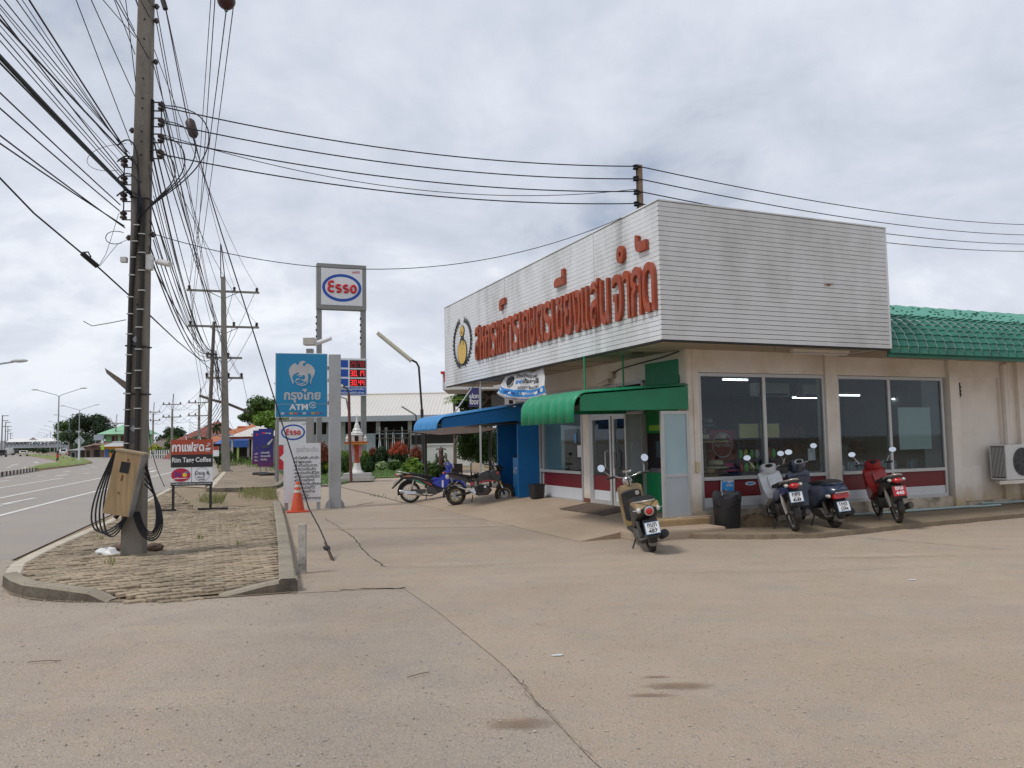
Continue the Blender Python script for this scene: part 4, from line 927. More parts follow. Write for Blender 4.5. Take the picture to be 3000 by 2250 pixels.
for (x, y, zb, m_, lab) in [(-.02, 2.5, 2.40, M_awg, 'green hanger rod above the awning, farther from the column'), (.62, 2.2, 2.44, M_awg, 'green hanger rod above the awning, nearer the column'), (-.55, 8.4, 2.28, M_alu, 'grey hanger rod above the blue awning, outer one'), (.05, 8.0, 2.37, M_alu, 'grey hanger rod above the blue awning, inner one')]:
    if x < -.05: top = (x + .75, y + .3, 3.16)
    else: top = (x, y, 3.16)
    t = fthing('hanger_rod', lab, 'rod', x, y, zb, 'rods holding up the awnings'); b = MB(); b.cyl((0, 0, 0), (top[0] - x, top[1] - y, top[2] - zb), .018, n=8); b.build('rod', m_, t); MB().lathe([(.05, 0), (.045, .03), (.02, .04)], n=10).build('foot_plate', m_, t)
# blue booth
t = fthing('cash_booth', 'blue painted booth walls around the bank machine', 'booth', 0, 0, 0)
MB().box(.71, 1.27, 7.26, 7.32, .255, 2.14).build('side_panel', M_blu, t, bev=.004); MB().box(.66, 1.27, 8.42, 8.48, .25, 2.14).build('side_panel', M_blu, t, bev=.004); MB().box(1.2, 1.27, 7.32, 8.42, .27, 2.3).build('back_panel', M_blu, t)
M_atmb = mat('cash_machine_blue', (.02, .20, .50), .4, var=.1)
t = fthing('cash_machine', 'light blue bank machine inside the blue booth', 'cash machine', 1.06, 7.62, .26)
MB().box(-.22, .13, -.26, .28, 0, .95).build('cabinet', M_atmb, t, bev=.02); MB().box(-.1, .13, -.26, .28, .95, 1.5).build('hood', M_atmb, t, bev=.02)
MB().add([(-.22, -.24, .95), (-.22, .26, .95), (-.10, .26, 1.06), (-.10, -.24, 1.06)], [(0, 1, 2, 3)]).build('keypad', M_dark, t); MB().box(-.105, -.10, -.2, .22, 1.1, 1.4).build('screen', mat('off_screen', (.05, .07, .09), .2), t); text('ATM', M_pan, t, (-.224, .25, .55), (0, -1, 0), Z, .4, .16, bold=.02)
# green bank machine between frosted screens
t = fthing('bank_machine', 'green and black bank machine beside the entrance, between frosted screens', 'cash machine', FX + .31, 1.95, .27)
MB().box(-.30, -.01, -.55, .62, 0, .72).build('lower_cabinet', mat('machine_green', (.005, .26, .09), .45), t, bev=.01); MB().box(-.26, -.01, -.55, .62, .72, 1.45).build('fascia', M_dark, t, bev=.01)
MB().box(-.27, -.262, -.1, .3, 1.0, 1.3).build('screen', mat('dim_screen', (.06, .1, .13), .15), t); MB().box(-.34, -.26, -.2, .4, .72, .8).build('keypad_shelf', mat('steel_dark', (.2, .2, .21), .35, .7), t); MB().box(-.28, -.01, -.55, .62, 1.45, 2.08).build('light_box', mat('machine_green_dark', (.01, .20, .05), .45), t)
MB().box(-.285, -.281, -.4, .5, 1.5, 1.6).build('lime_strip', mat('lime', (.25, .5, .05), .5), t); MB().box(-.33, -.30, -.55, .50, 2.1, 2.76).build('header_panel', M_green, t)
def screen(name, lab, y, x0, x1, zb, zt, film, low, zs):
    t = fthing(name, lab, 'screen', x0, y, zb); w, h = x1 - x0, zt - zb; fr = .055
    for a in ((0, fr, 0, h), (w - fr, w, 0, h)): MB().box(a[0], a[1], -.025, .025, a[2], a[3]).build('post', M_alu, t)
    for z in (0, zs - .03, h - fr): MB().box(fr, w - fr, -.022, .022, z, z + fr).build('rail', M_alu, t)
    MB().box(fr, w - fr, -.006, .006, zs + .025, h - fr).build('frosted_pane', film, t); MB().box(fr, w - fr, -.006, .006, fr, zs - .03).build('lower_panel', low, t)
    return t
screen('frosted_screen', 'tall frosted glass screen at the store corner with grey lower panel', 1.16, .70, 1.275, .265, 2.09, M_frostb, M_frost, .72)
s2 = screen('frosted_screen', 'frosted glass screen with dark green lower panel next to the doors', 2.58, .86, 1.275, .265, 2.09, M_frost, mat('dark_green_panel', (.03, .10, .055), .5), .72)
MB().tube([(.16 + .09 * math.cos(2 * math.pi * i / 12) + .05, -.01, 1.22 + .1 * math.sin(2 * math.pi * i / 12)) for i in range(12)], .006, 5, True).build('etched_mark', mat('etched', (.5, .53, .55), .5), s2)
# cloth banner hung under the parapet
BN = fthing('banner', 'crumpled white cloth banner with blue band hanging under the parapet', 'banner', .09, 0, 0)
M_cloth = mat('banner_cloth', (.68, .68, .69), .8, var=.06, scale=4); M_bband = mat('banner_blue', (.02, .22, .58), .7, var=.1, scale=4)
def bz(s, t):   # s: 0 left .. 1 right, t: 0 top .. 1 bottom  -> local (x, y, z)
    yt = 6.50 + (4.46 - 6.50) * s; yb = 7.02 + (4.33 - 7.02) * s; y = yt + (yb - yt) * t
    zt_ = 3.15 - .08 * math.sin(math.pi * min(1, max(0, (s - .55) / .4))) ** 2; zb_ = 2.76 - .25 * s ** .6 - .10 * math.sin(math.pi * s); z = zt_ + (zb_ - zt_) * t
    return (.0 + .03 * math.sin(9 * s + 3 * t) * t + .015 * math.sin(23 * s + 11 * t), y, z)
def bpatch(s0, s1, t0, t1, m_, name, off=0.0, ns=20, ntt=6):
    b = MB()
    for i in range(ns + 1):
        for j in range(ntt + 1): x, y, z = bz(s0 + (s1 - s0) * i / ns, t0 + (t1 - t0) * j / ntt); b.v.append((x - off, y, z))
    b.f = [(i * (ntt + 1) + j, i * (ntt + 1) + j + 1, (i + 1) * (ntt + 1) + j + 1, (i + 1) * (ntt + 1) + j) for i in range(ns) for j in range(ntt)]
    return b.build(name, m_, BN, smooth=80, fix=False)
o = bpatch(0, 1, 0, 1, M_cloth, 'cloth'); md = o.modifiers.new('t', 'SOLIDIFY'); md.thickness = .004
bpatch(0, 1, .62, .86, M_bband, 'blue_band', .005)
def btext(body, s0, s1, t0, t1, m_, bold=.015):
    vs, fs = glyphs(body, 0, bold); xa, xb = min(v.x for v in vs), max(v.x for v in vs); ya, yb = min(v.y for v in vs), max(v.y for v in vs); b = MB()
    for v in vs: x, y, z = bz(s0 + (s1 - s0) * (v.x - xa) / (xb - xa), t1 + (t0 - t1) * (v.y - ya) / (yb - ya)); b.v.append((x - .009, y, z))
    b.f = list(fs); b.build('lettering', m_, BN, fix=False)
M_ink = mat('black_ink', (.012, .012, .014), .7); M_navy = mat('navy_ink', (.03, .05, .25), .7); M_bl = mat('blue_ink', (.03, .25, .6), .7)
btext('ร้านจำหน่าย', .36, .82, .06, .2, M_ink); btext('ธงฟ้า', .36, .52, .24, .42, M_bl, .03); btext('ประชารัฐ', .53, .88, .22, .44, M_ink, .03); btext('ลดค่าครองชีพประชาชน', .42, .86, .46, .60, M_ink)
btext('DIT', .13, .24, .70, .79, M_navy, .04); btext('DBD', .30, .39, .70, .79, M_navy, .04); btext('ร้านธงฟ้าประชารัฐ', .46, .78, .69, .80, M_cloth); btext('ลดภาระค่าครองชีพ สร้างชุมชนเข้มแข็ง เศรษฐกิจมั่นคง', .2, .95, .89, .985, M_navy)
for rr, off, m_ in ((.105, .006, M_ink), (.092, .008, M_cloth), (.075, .010, M_ink)):
    b = MB(); n = 24; b.v = [(bz(.2 + rr * math.cos(2 * math.pi * i / n), .33 + rr * 2.1 * math.sin(2 * math.pi * i / n))[0] - off, *bz(.2 + rr * math.cos(2 * math.pi * i / n), .33 + rr * 2.1 * math.sin(2 * math.pi * i / n))[1:]) for i in range(n)]; b.f = [tuple(range(n))]; b.build('emblem', m_, BN, fix=False)
for s_, m_ in ((.87, M_ink), (.95, M_cloth)):
    b = MB(); n = 14; b.v = [(bz(s_ + .025 * math.cos(2 * math.pi * i / n), .74 + .07 * math.sin(2 * math.pi * i / n))[0] - .009, *bz(s_ + .025 * math.cos(2 * math.pi * i / n), .74 + .07 * math.sin(2 * math.pi * i / n))[1:]) for i in range(n)]; b.f = [tuple(range(n))]; b.build('emblem', m_, BN, fix=False)
# camera on the wall
t = fthing('wall_camera', 'beige security camera on the wall above the green awning', 'camera', FX, 3.62, 2.84)
MB().box(-.09, 0, -.06, .06, .02, .16).build('mount_box', mat('camera_beige', (.5, .46, .36), .5), t, bev=.01); MB().cyl((-.10, .02, -.03), (-.16, .34, -.10), .05, .045, 12).build('housing', MC['camera_beige'], t, smooth=40); MB().tube([(-.05, 0, .03), (-.09, .06, .0), (-.1, .1, -.02)], .018, 8).build('bracket', MC['camera_beige'], t); MB().cyl((-.16, .34, -.10), (-.163, .355, -.103), .036, n=12).build('lens', M_dark, t)
t = fthing('wall_cable', 'black cable running up the front wall from the security camera', 'cable', FX, 3.5, 2.9); MB().tube([(-.05, .05, .06), (-.02, -.1, .12), (-.02, -.7, .16), (-.02, -1.6, .20), (-.02, -2.15, .255)], .012, 6).build('cable', M_dark, t, smooth=60)
# post on the roof that carries the service wires
t = fthing('roof_post', 'weathered wooden post with insulators on the store roof', 'post', .35, 1.05, 4.65); M_oldw = mat('grey_timber', (.14, .115, .095), .9, var=.3, scale=8, stretch=(4, 4, .6), bump=.4)
MB().box(-.045, .045, -.04, .04, 0, 1.68).build('timber', mat('post_brown', (.30, .20, .13), .9, var=.3, scale=8), t, bev=.008)
for z in (1.62, 1.42, 1.18, .98): MB().lathe([(.03, -.04), (.055, -.03), (.035, 0), (.055, .03), (.03, .04)], (-.09, -.03, z), 10).build('insulator', M_dark, t); 
b = MB(); b.tube([(-.075, -.03, .85), (-.075, -.03, 1.68)], .008); [b.box(-.09, 0, -.04, -.02, z - .01, z + .01) for z in (1.62, 1.42, 1.18, .98)]; b.build('rack', M_dark, t)
# air conditioner outside, fuse block, pipe, bins, mat, rag, notice bag
t = fthing('outdoor_unit', 'white outdoor air conditioner unit on a bracket on the side wall', 'air conditioner', 8.93, .78, .57); M_acw = mat('ac_white', (.62, .62, .60), .45, var=.05, dirt=(.4, .36, .28), damt=.3)
MB().box(0, 1.05, 0, .36, .06, .79).build('case', M_acw, t, bev=.012); b = MB(); [b.box(-.006, .002, .04 + k * .03, .052 + k * .03, .12, .74) for k in range(10)]; MB().box(-.003, .001, .03, .33, .1, .76).build('side_grille', M_dark, t); o = b.build('side_fins', M_acw, t)
MB().cyl((.50, -.004, .43), (.50, .01, .43), .29, n=28).build('fan_opening', M_dark, t); b = MB(); [b.tube([(.5 + r_ * math.cos(2 * math.pi * i / 24), -.012, .43 + r_ * math.sin(2 * math.pi * i / 24)) for i in range(24)], .0035, 4, True) for r_ in (.06, .11, .16, .21, .26, .295)]
[b.tube([(.5 + .03 * math.cos(a), -.012, .43 + .03 * math.sin(a)), (.5 + .295 * math.cos(a), -.012, .43 + .295 * math.sin(a))], .003, 4) for a in [R(45 * k + 10) for k in range(8)]]; b.build('fan_guard', mat('guard_grey', (.3, .3, .3), .5), t)
b = MB(); [b.add([(.5, -.0, .43), (.5 + .25 * math.cos(a), .0, .43 + .25 * math.sin(a)), (.5 + .25 * math.cos(a + .7), -.006, .43 + .25 * math.sin(a + .7))], [(0, 1, 2)]) for a in (0, 2.1, 4.2)]; b.build('fan_blade', mat('fan_black', (.05, .04, .035), .5), t, fix=False)
MB().box(.88, 1.03, -.004, 0, .66, .70).build('brand_plate', mat('plate_grey', (.2, .22, .24), .4), t); MB().box(.90, 1.02, -.004, 0, .42, .55).build('sticker', mat('sticker_teal', (.1, .3, .5), .5), t)
b = MB(); b.box(-.25, 1.15, -.02, .02, -.02, .05); b.box(.2, .24, 0, .42, -.03, .03); b.box(.9, .94, 0, .42, -.03, .03); b.build('bracket', M_wall, t)
t = fthing('fuse_block', 'small black fuse block on the side wall above the outdoor unit', 'fuse block', 8.14, FY + .06, 2.4); MB().box(0, .1, -.07, 0, 0, .28).build('base', M_dark, t, bev=.01); b = MB(); [b.tube([(.09, -.04, z), (.14, -.05, z - .02), (.16, -.02, z - .06), (.13, -.01, z - .1)], .006, 5) for z in (.22, .14, .06)]; b.build('leads', M_dark, t)
t = fthing('floor_pipe', 'pale green plastic pipe lying along the foot of the side wall', 'pipe', 4.4, .95, .085); M_pvc = mat('pvc_pale', (.36, .48, .46), .4, var=.1)
MB().tube([(0, .1, .03), (1.5, .06, .03), (3.6, .08, .03), (3.75, .0, .03), (4.1, -.02, .03), (4.5, 0, .03)], .024, 8).build('pipe', M_pvc, t, smooth=60); MB().tube([(4.2, .2, .06), (5.0, .15, .05), (6.2, .1, .06), (9, .1, .05)], .02, 8).build('pipe_run', M_pvc, t, smooth=60)
M_bin = mat('bin_black', (.022, .022, .025), .5, var=.1); M_bag = mat('bag_black', (.03, .03, .034), .22, var=.2, scale=12, bump=.6, bscale=9)
def bin_(lab, p, r, h, bag, rz=0):
    t = thing('waste_bin', lab, 'bin', p, rz); b = MB()
    def ring(rx, z, k=20, e=4): return [(rx * abs(math.cos(a)) ** (2 / e) * (1 if math.cos(a) > 0 else -1), rx * abs(math.sin(a)) ** (2 / e) * (1 if math.sin(a) > 0 else -1), z) for a in [2 * math.pi * i / k for i in range(k)]]
    b.loft([ring(r * .82, 0), ring(r * .86, .02), ring(r, h), ring(r * .95, h), ring(r * .8, .05)]); b.build('tub', M_bin, t, smooth=50)
    if bag:
        rd = random.Random(3); k = 34; rings = []
        for rr, z in ((1.03, h - .20), (1.12, h - .13), (1.18, h - .06), (1.15, h + .0), (1.02, h + .045), (.9, h + .03), (.8, h - .06)):
            rings.append([(r * rr * (1 + rd.uniform(-.07, .07)) * math.cos(2 * math.pi * i / k), r * rr * (1 + rd.uniform(-.07, .07)) * math.sin(2 * math.pi * i / k), z + rd.uniform(-.025, .025)) for i in range(k)])
        MB().loft(rings, False).build('bag', M_bag, t, smooth=30)
    else: MB().loft([ring(r * 1.04, h - .03), ring(r * 1.05, h + .01), ring(r * .98, h + .012)], False).build('rim', M_bin, t)
    return t
bin_('black waste bin lined with a crumpled black bag under the shop window', BW(1.72, .76, .085), .205, .57, True, AZ)
bin_('small black waste bin by the blue booth', BW(.95, 6.75, .265), .17, .32, False, AZ)
t = fthing('door_mat', 'dark flat mat in front of the entrance doors', 'mat', .75, 3.6, .245); t.matrix_world = XF[t.name] @ Matrix.Rotation(-math.atan(.135), 4, 'Y'); MB().box(-.35, .35, -.9, .9, 0, .012).build('pad', mat('mat_brown', (.12, .085, .06), .95, var=.2, bump=.4), t)
t = thing('rag', 'brown sack crumpled on the slab beside the bin', 'sack', G(2215, 1538, .085)); b = MB(); rd = random.Random(8); n = 16; rings = []
for rr, z in ((.34, 0), (.33, .03), (.24, .10), (.12, .15), (.02, .15)): rings.append([(rr * 1.3 * (1 + rd.uniform(-.2, .2)) * math.cos(2 * math.pi * i / n), rr * .7 * (1 + rd.uniform(-.2, .2)) * math.sin(2 * math.pi * i / n), z * (1 + rd.uniform(-.3, .4))) for i in range(n)])
b.loft(rings).build('cloth', mat('sack_brown', (.19, .13, .075), .95, var=.3, scale=12), t, smooth=40)
t = fthing('paper_bag_notice', 'torn blue and white packaging stuck on the red panel behind the bin', 'packaging', 1.93, FY - .012, .585)
MB().add([(0, 0, .02), (.30, 0, 0), (.31, 0, .30), (.02, 0, .31)], [(0, 1, 2, 3)]).build('backing', M_pan, t); MB().add([(.03, -.003, .02), (.295, -.003, .005), (.30, -.003, .25), (.19, -.003, .22), (.14, -.003, .26), (.08, -.003, .24), (.04, -.003, .28)], [tuple(range(7))]).build('blue_print', mat('print_blue', (.02, .27, .62), .5), t, fix=False)
text('brise', M_pan, t, (.13, -.006, .16), (1, 0, 0), Z, .14, .06, bold=.02); MB().add([(.08, -.006, .03), (.16, -.006, .03), (.12, -.006, .13)], [(0, 1, 2)]).build('white_print', M_pan, t, fix=False)
t = fthing('oval_sticker', 'blue and white oval sticker on the red panel', 'sticker', 2.62, FY + .008, .78); b = MB(); disc2 = [(.12 * math.cos(2 * math.pi * i / 20), 0, .035 * math.sin(2 * math.pi * i / 20)) for i in range(20)]; b.add(disc2, [tuple(range(20))]); b.build('oval', M_pan, t, fix=False); b = MB(); b.add([(x * .7, -.003, z * .45) for x, y, z in disc2], [tuple(range(20))]); b.build('blue_mark', MC['print_blue'], t, fix=False)
# ================================================================ poles, wires, street lamps
M_conc = mat('pole_concrete', (.20, .178, .15), .9, var=.22, scale=4, dirt=(.07, .06, .05), dscale=2.2, damt=.7, bump=.5, stretch=(1, 1, .35))
M_conc2 = mat('far_pole_concrete', (.24, .22, .19), .9, var=.15, scale=2)
M_wire = mat('wire_black', (.012, .012, .016), .6); M_ins = mat('porcelain_brown', (.035, .02, .017), .35, coat=.3); M_steel = mat('galvanised', (.30, .31, .32), .45, .6, var=.15)
M_rubber = mat('cable_rubber', (.022, .019, .017), .7, var=.2)
PB = GI(392, 1622); PB.z -= .02
POLE = thing('utility_pole', 'large near concrete utility pole hung with cables and a wooden box', 'utility pole', PB, .12)
lean = Vector((-.045, .0, 0)) # per metre, slight lean
def pole_c(z): return Vector((0.006 * z, 0, z))
b = MB(); hw = [(0, .145, .125), (12, .075, .07)]
b.v = []
for z, a, c in hw:
    p = pole_c(z); b.v += [(p.x - a, -c, z), (p.x + a, -c, z), (p.x + a, c, z), (p.x - a, c, z)]
b.f = [(3, 2, 1, 0), (4, 5, 6, 7), (0, 1, 5, 4), (1, 2, 6, 5), (2, 3, 7, 6), (3, 0, 4, 7)]
b.build('shaft', M_conc, POLE, bev=.022)
def pw(z): t = z / 12; return .145 - .07 * t, .125 - .055 * t
b = MB()
for z in [3.0, 3.55, 4.3, 4.9, 5.35, 5.75, 5.95, 6.1, 6.45, 6.6, 6.9, 7.5, 7.8, 8.3]:
    a, c = pw(z); b.cyl((pole_c(z).x + .01, -c - .002, z), (pole_c(z).x + .01, -c + .01, z), .016, n=8)
b.build('bolt_hole', M_dark, POLE)
# two cable risers clamped to the near face
for k, xs_ in enumerate((((.0, 4.9), (-.02, 4.6), (-.055, 4.2), (-.075, 3.6), (-.075, 2.6), (-.085, 1.9), (-.09, 1.35)), ((.045, 5.1), (.06, 4.6), (.065, 4.2), (.075, 3.8), (.05, 3.2), (.055, 2.4), (.06, 1.9), (.06, 1.3)))):
    pts = [(pole_c(z).x + x, -pw(z)[1] - .03, z) for x, z in xs_]
    o = MB().tube(pts, .032, 8).build('cable_riser', M_rubber, POLE, smooth=50)
    z = 4.7 - k * .13
    while z > 1.4:
        x = [a[0] + (c[0] - a[0]) * (a[1] - z) / (a[1] - c[1]) for a, c in zip(xs_, xs_[1:]) if a[1] >= z >= c[1]]
        if x: MB().box(pole_c(z).x + x[0] - .042, pole_c(z).x + x[0] + .042, -pw(z)[1] - .066, -pw(z)[1] + .0, z - .007, z + .007).build('clamp', mat('clamp_zinc', (.5, .5, .48), .4, .3), o)
        z -= random.uniform(.22, .34)
for z, h in ((1.75, .36), (3.02, .26), (4.98, .22)): a, c = pw(z); MB().box(pole_c(z).x - a * .55, pole_c(z).x + a * .55, -c - .006, -c + .01, z - h / 2, z + h / 2).build('steel_plate', mat('plate_dark', (.11, .11, .11), .6, .3, var=.2), POLE)
for z in (1.78, 3.05):
    a, c = pw(z); MB().add([(pole_c(z).x, -c - .02, z - .05), (pole_c(z).x + .05, -c - .02, z), (pole_c(z).x, -c - .02, z + .05), (pole_c(z).x - .05, -c - .02, z)], [(0, 1, 2, 3)]).build('pole_badge', M_steel, POLE, fix=False)
for z in (2.28, 2.96, 5.12):
    a, c = pw(z); x = pole_c(z).x; MB().tube([(x - a - .01, -c - .01, z), (x + a + .01, -c - .01, z - .015), (x + a + .01, c + .01, z), (x - a - .01, c + .01, z)], .012, 5, True).build('wire_band', M_rubber, POLE)
# insulator racks
def spool(x, y, z, par, r=.05): return MB().lathe([(r * .5, -.05), (r, -.045), (r, -.02), (r * .55, 0), (r, .02), (r, .045), (r * .5, .05)], (x, y, z), 12).build('insulator', M_ins, par, smooth=50)
RK = []
for side, zs in ((1, (6.52, 6.28, 6.04, 5.80)), (-1, (5.66, 5.40, 5.15, 4.88))):
    a, c = pw(zs[1]); x0_ = pole_c(zs[1]).x + side * a; b = MB()
    b.box(x0_ + side * .0, x0_ + side * .03, -.03, .03, zs[-1] - .1, zs[0] + .1); b.cyl((x0_ + side * .14, 0, zs[-1] - .07), (x0_ + side * .14, 0, zs[0] + .09), .009)
    for z in zs:
        for dz in (-.065, .065): b.box(x0_, x0_ + side * .16, -.012, .012, z + dz - .006, z + dz + .006)
    rk = b.build('insulator_rack', M_steel if False else M_rubber, POLE)
    for z in zs: spool(x0_ + side * .14, 0, z, rk)
for z, s_ in ((8.05, 1), (7.83, 1), (7.2, 1), (8.35, -1), (4.55, -1), (4.6, 1), (6.15, -1)):
    a, c = pw(z); x = pole_c(z).x + s_ * a; b = MB(); b.cyl((x, 0, z), (x + s_ * .09, 0, z), .012); b.ell((x + s_ * .05, 0, z), (.035, .035, .045), 8, 6); b.build('wire_clamp', M_ins, POLE)
# loops of jumper cable beside the pole
wl_ = lambda pts, r=.011: MB().tube(pts, r, 6).build('jumper', M_wire, POLE, smooth=60)
def bez(ps, n=14):
    ps = [Vector(p) for p in ps]; out = []
    for i in range(n + 1):
        t = i / n; q_ = ps[:]
        while len(q_) > 1: q_ = [q_[j].lerp(q_[j + 1], t) for j in range(len(q_) - 1)]
        out.append(q_[0])
    return out
for z0_, q_ in ((6.52, 1.25), (6.28, 1.0), (6.04, .8), (5.80, .62)): wl_(bez([(.30, -.05, z0_), (q_ * .9, -.1, z0_), (q_, -.12, z0_ - .5), (q_ * .8, -.13, 5.35), (.42, -.14, 5.2 + .05 * q_), (.12, -.17, 4.95), (.06, -.17, 4.75)], 24), .009)
for z0_, x2 in ((5.66, .02), (5.40, .05), (5.15, .09), (5.9, .0)): wl_(bez([(-.3, -.05, z0_), (-.1, -.2, z0_ + .12), (.05, -.22, z0_ + .1), (.12 + x2, -.22, z0_ - .3), (x2, -.18, 4.95), (.03, -.17, 4.75)], 16), .011)
wl_(bez([(.16, -.1, 5.6), (.22, -.2, 5.2), (.2, -.2, 4.7), (.25, -.15, 4.35), (.16, -.1, 4.3)]), .007); wl_(bez([(-.18, -.1, 4.6), (-.5, -.1, 4.7), (-.5, -.1, 4.35), (-.2, -.1, 4.45)]), .006); wl_(bez([(-.2, 0, 5.95), (-.9, 0, 5.9), (-.9, 0, 5.45), (-.3, 0, 5.55)]), .004)
# broken timber stub, side spur wire, camera on the pole
MB().add([(-.15, .0, 2.46), (-.15, .08, 2.44), (-.45, .03, 2.66), (-.40, .02, 2.60), (-.42, .02, 2.58), (-.15, 0, 2.34), (-.15, .08, 2.34)], [(0, 1, 2, 3), (3, 4, 5, 0), (5, 6, 1, 0), (2, 1, 6, 4), (4, 3, 2)]).build('timber_stub', M_oldw, POLE)
MB().tube([(-.16, 0, 3.35), (-.35, 0, 3.31), (-.62, 0, 3.26), (-.74, 0, 3.33)], .006, 5).build('stray_wire', M_wire, POLE)
CC = MB().box(.135, .22, -.13, -.03, 4.06, 4.28).build('security_camera', M_acw, POLE, bev=.01); MB().cyl((.22, -.08, 4.2), (.34, -.09, 4.17), .013).build('arm', M_acw, CC); MB().cyl((.30, -.06, 4.19), (.50, -.20, 4.12), .045, .042, 12).build('housing', M_acw, CC, smooth=40); MB().box(-.24, -.15, -.06, .02, 4.18, 4.26).build('sensor', M_acw, POLE, bev=.01)
# wooden meter box and its coils
MBX = Matrix.Translation((-.03, -.30, 1.04)) @ Matrix.Rotation(R(11), 4, 'Y'); M_ply = mat('varnished_ply', (.36, .245, .125), .6, var=.25, scale=5, dirt=(.17, .10, .05), damt=.65, stretch=(6, 6, .6))
BX = MB().box(-.17, .17, -.10, .12, -.45, .41, MBX).build('meter_box', M_ply, POLE, bev=.006); MB().box(-.19, .20, -.11, .13, .41, .44, MBX).build('lid', mat('lid_wood', (.36, .28, .18), .8), BX, bev=.004); MB().box(.17, .176, -.1, .12, -.45, .41, MBX).build('metal_side', M_steel, BX)
MB().box(-.07, .05, -.104, -.098, .13, .28, MBX).build('meter_window', M_dark, BX); MB().box(.0, .025, -.104, -.099, .30, .325, MBX).build('rust_mark', mat('rust', (.16, .07, .03), .9), BX); MB().box(-.03, -.005, -.104, -.099, .02, .10, MBX).build('number_mark', MC['rust'], BX); MB().cyl(MBX @ Vector((-.02, -.104, -.15)), MBX @ Vector((-.02, -.098, -.15)), .014, n=8).build('knot', MC['rust'], BX)
for k in range(4): wl_(bez([(-.22 + .03 * k, -.15, 1.5), (-.35, -.18, 1.1), (-.62 + .07 * k, -.22, .7), (-.62 + .09 * k, -.25, .10), (-.25 + .02 * k, -.25, .30 - .06 * k), (-.03, -.18, .58)], 22), .012)
for k in range(5): wl_(bez([(.18, -.15, 1.0 + .08 * k), (.42 - .02 * k, -.15, .8), (.60 - .05 * k, -.2, .35 + .05 * k), (.42, -.24, .02 + .07 * k), (.15 + .03 * k, -.24, .12), (.05 + .02 * k, -.2, .62)], 22), .011)
wl_(bez([(.17, 0, 1.9), (.2, -.05, 1.5), (.3, -.05, 1.2), (.42, -.05, .95)]), .005)
MB().cyl((-.2, .06, .62), (-.27, .02, .52), .035, n=8).build('cable_end', M_rubber, POLE)
# crossarms near the top (above the frame)
for z in (8.72, 10.8): MB().box(-1.25, 1.25, -.14, -.05, z - .06, z + .06).build('crossarm', M_conc, POLE, bev=.01)
# ------------------------------------------------- other poles along the road
def hpole(lab, base, h, arms, r0=.17, lean=0.0, spike=True, rz=None, wid=1.2, name='utility_pole', group='utility poles along the road'):
    rz = math.atan2(base.x - PB.x, -(base.y - PB.y)) if rz is None else rz
    t = thing(name, lab, 'utility pole', base, rz, group); b = MB(); a = r0 * .55
    b.v = [(-r0, -r0 * .8, -.1), (r0, -r0 * .8, -.1), (r0, r0 * .8, -.1), (-r0, r0 * .8, -.1), (lean - a, -a * .8, h), (lean + a, -a * .8, h), (lean + a, a * .8, h), (lean - a, a * .8, h)]; b.f = [(3, 2, 1, 0), (4, 5, 6, 7), (0, 1, 5, 4), (1, 2, 6, 5), (2, 3, 7, 6), (3, 0, 4, 7)]
    b.build('shaft', M_conc2, t, bev=.02)
    if spike: MB().tube([(lean - .1, 0, h - .1), (lean + .12, 0, h + 1.9), (lean + .16, 0, h + 2.0), (lean + .13, 0, h - .1)], .03, 5).build('ground_spike', M_rubber, t)
    pts = []
    for z, w, ins in arms:
        x = lean * z / h; c = MB().box(x - w, x + w, -.2, -.09, z - .06, z + .06).build('crossarm', M_conc2, t)
        MB().tube([(x - w * .45, -.13, z), (x, -.13, z - .45), (x + w * .45, -.13, z)], .02, 4).build('brace', M_rubber, t)
        for i_ in ins:
            spool2 = MB().lathe([(.03, .06), (.10, .10), (.05, .15), (.11, .19), (.06, .23), (.09, .27), (.04, .30)], (x + i_ * w, -.14, z), 8).build('insulator', M_ins, c); pts.append(XF[t.name] @ Vector((x + i_ * w, -.14, z + .28)))
    return t, pts
B2 = G(662, 1382, .12)
P2T, P2I = hpole('concrete pole with four crossarms standing on the far footpath', B2, 11.6, [(10.75, 2.05, (-.93, -.3, .93)), (8.62, 2.0, (-.93, -.28, .93)), (6.75, 1.0, (-.2, .95)), (5.55, 1.05, (-.9, -.2, .95))], .235, .25, True)
o = MB().tube([(1.5, -.3, 4.5), (.8, -.3, 4.25), (-.1, -.3, 4.0)], .08, 6).build('timber_spar', M_oldw, P2T); MB().tube([(-.1, -.3, 4.0), (-1.25, -.3, 3.5)], .08, 6).build('timber_spar', M_oldw, P2T); MB().tube([(0, -.3, 2.0), (.9, -.3, 2.25)], .04, 5).build('lamp_arm', M_steel, P2T)
MB().tube([(-.4, -.25, -.0), (.0, -.3, .2), (.4, -.25, 0)], .02).build('band', M_rubber, P2T)
B3 = G(608, 1424, .12); t3 = thing('timber_pole', 'thin bare timber pole carrying the cable bundle', 'pole', B3, 0); MB().tube([(0, 0, -.1), (.07, 0, 3), (.19, 0, 6.3)], [.085, .075, .06], 8).build('shaft', M_oldw, t3, smooth=50); MB().box(.02, .30, -.1, .1, 5.0, 5.06).build('hook', M_rubber, t3)
far = []
for (px, py0, pytop, arms_px, lab, d) in [(582, 1340, 1160, (1180, 1218), 'pole with two crossarms in front of the red roof', 92), (503, 1345, 1175, (1185, 1222), 'pole with two crossarms left of the red roof', 105), (338, 1340, 1228, (1240,), 'single crossarm pole before the green house', 150), (447, 1342, 1195, (1208, 1232), 'pole mostly hidden behind the near pole', 135)]:
    base = AT(px, py0, d); base.z = 0; h = AT(px, pytop, d).z
    far.append(hpole(lab, base, h - 1.0, [(AT(px, a, d).z, 1.25 if len(arms_px) > 1 else 2.0, (-.9, -.3, .9)) for a in arms_px], .17, 0, True, 0))
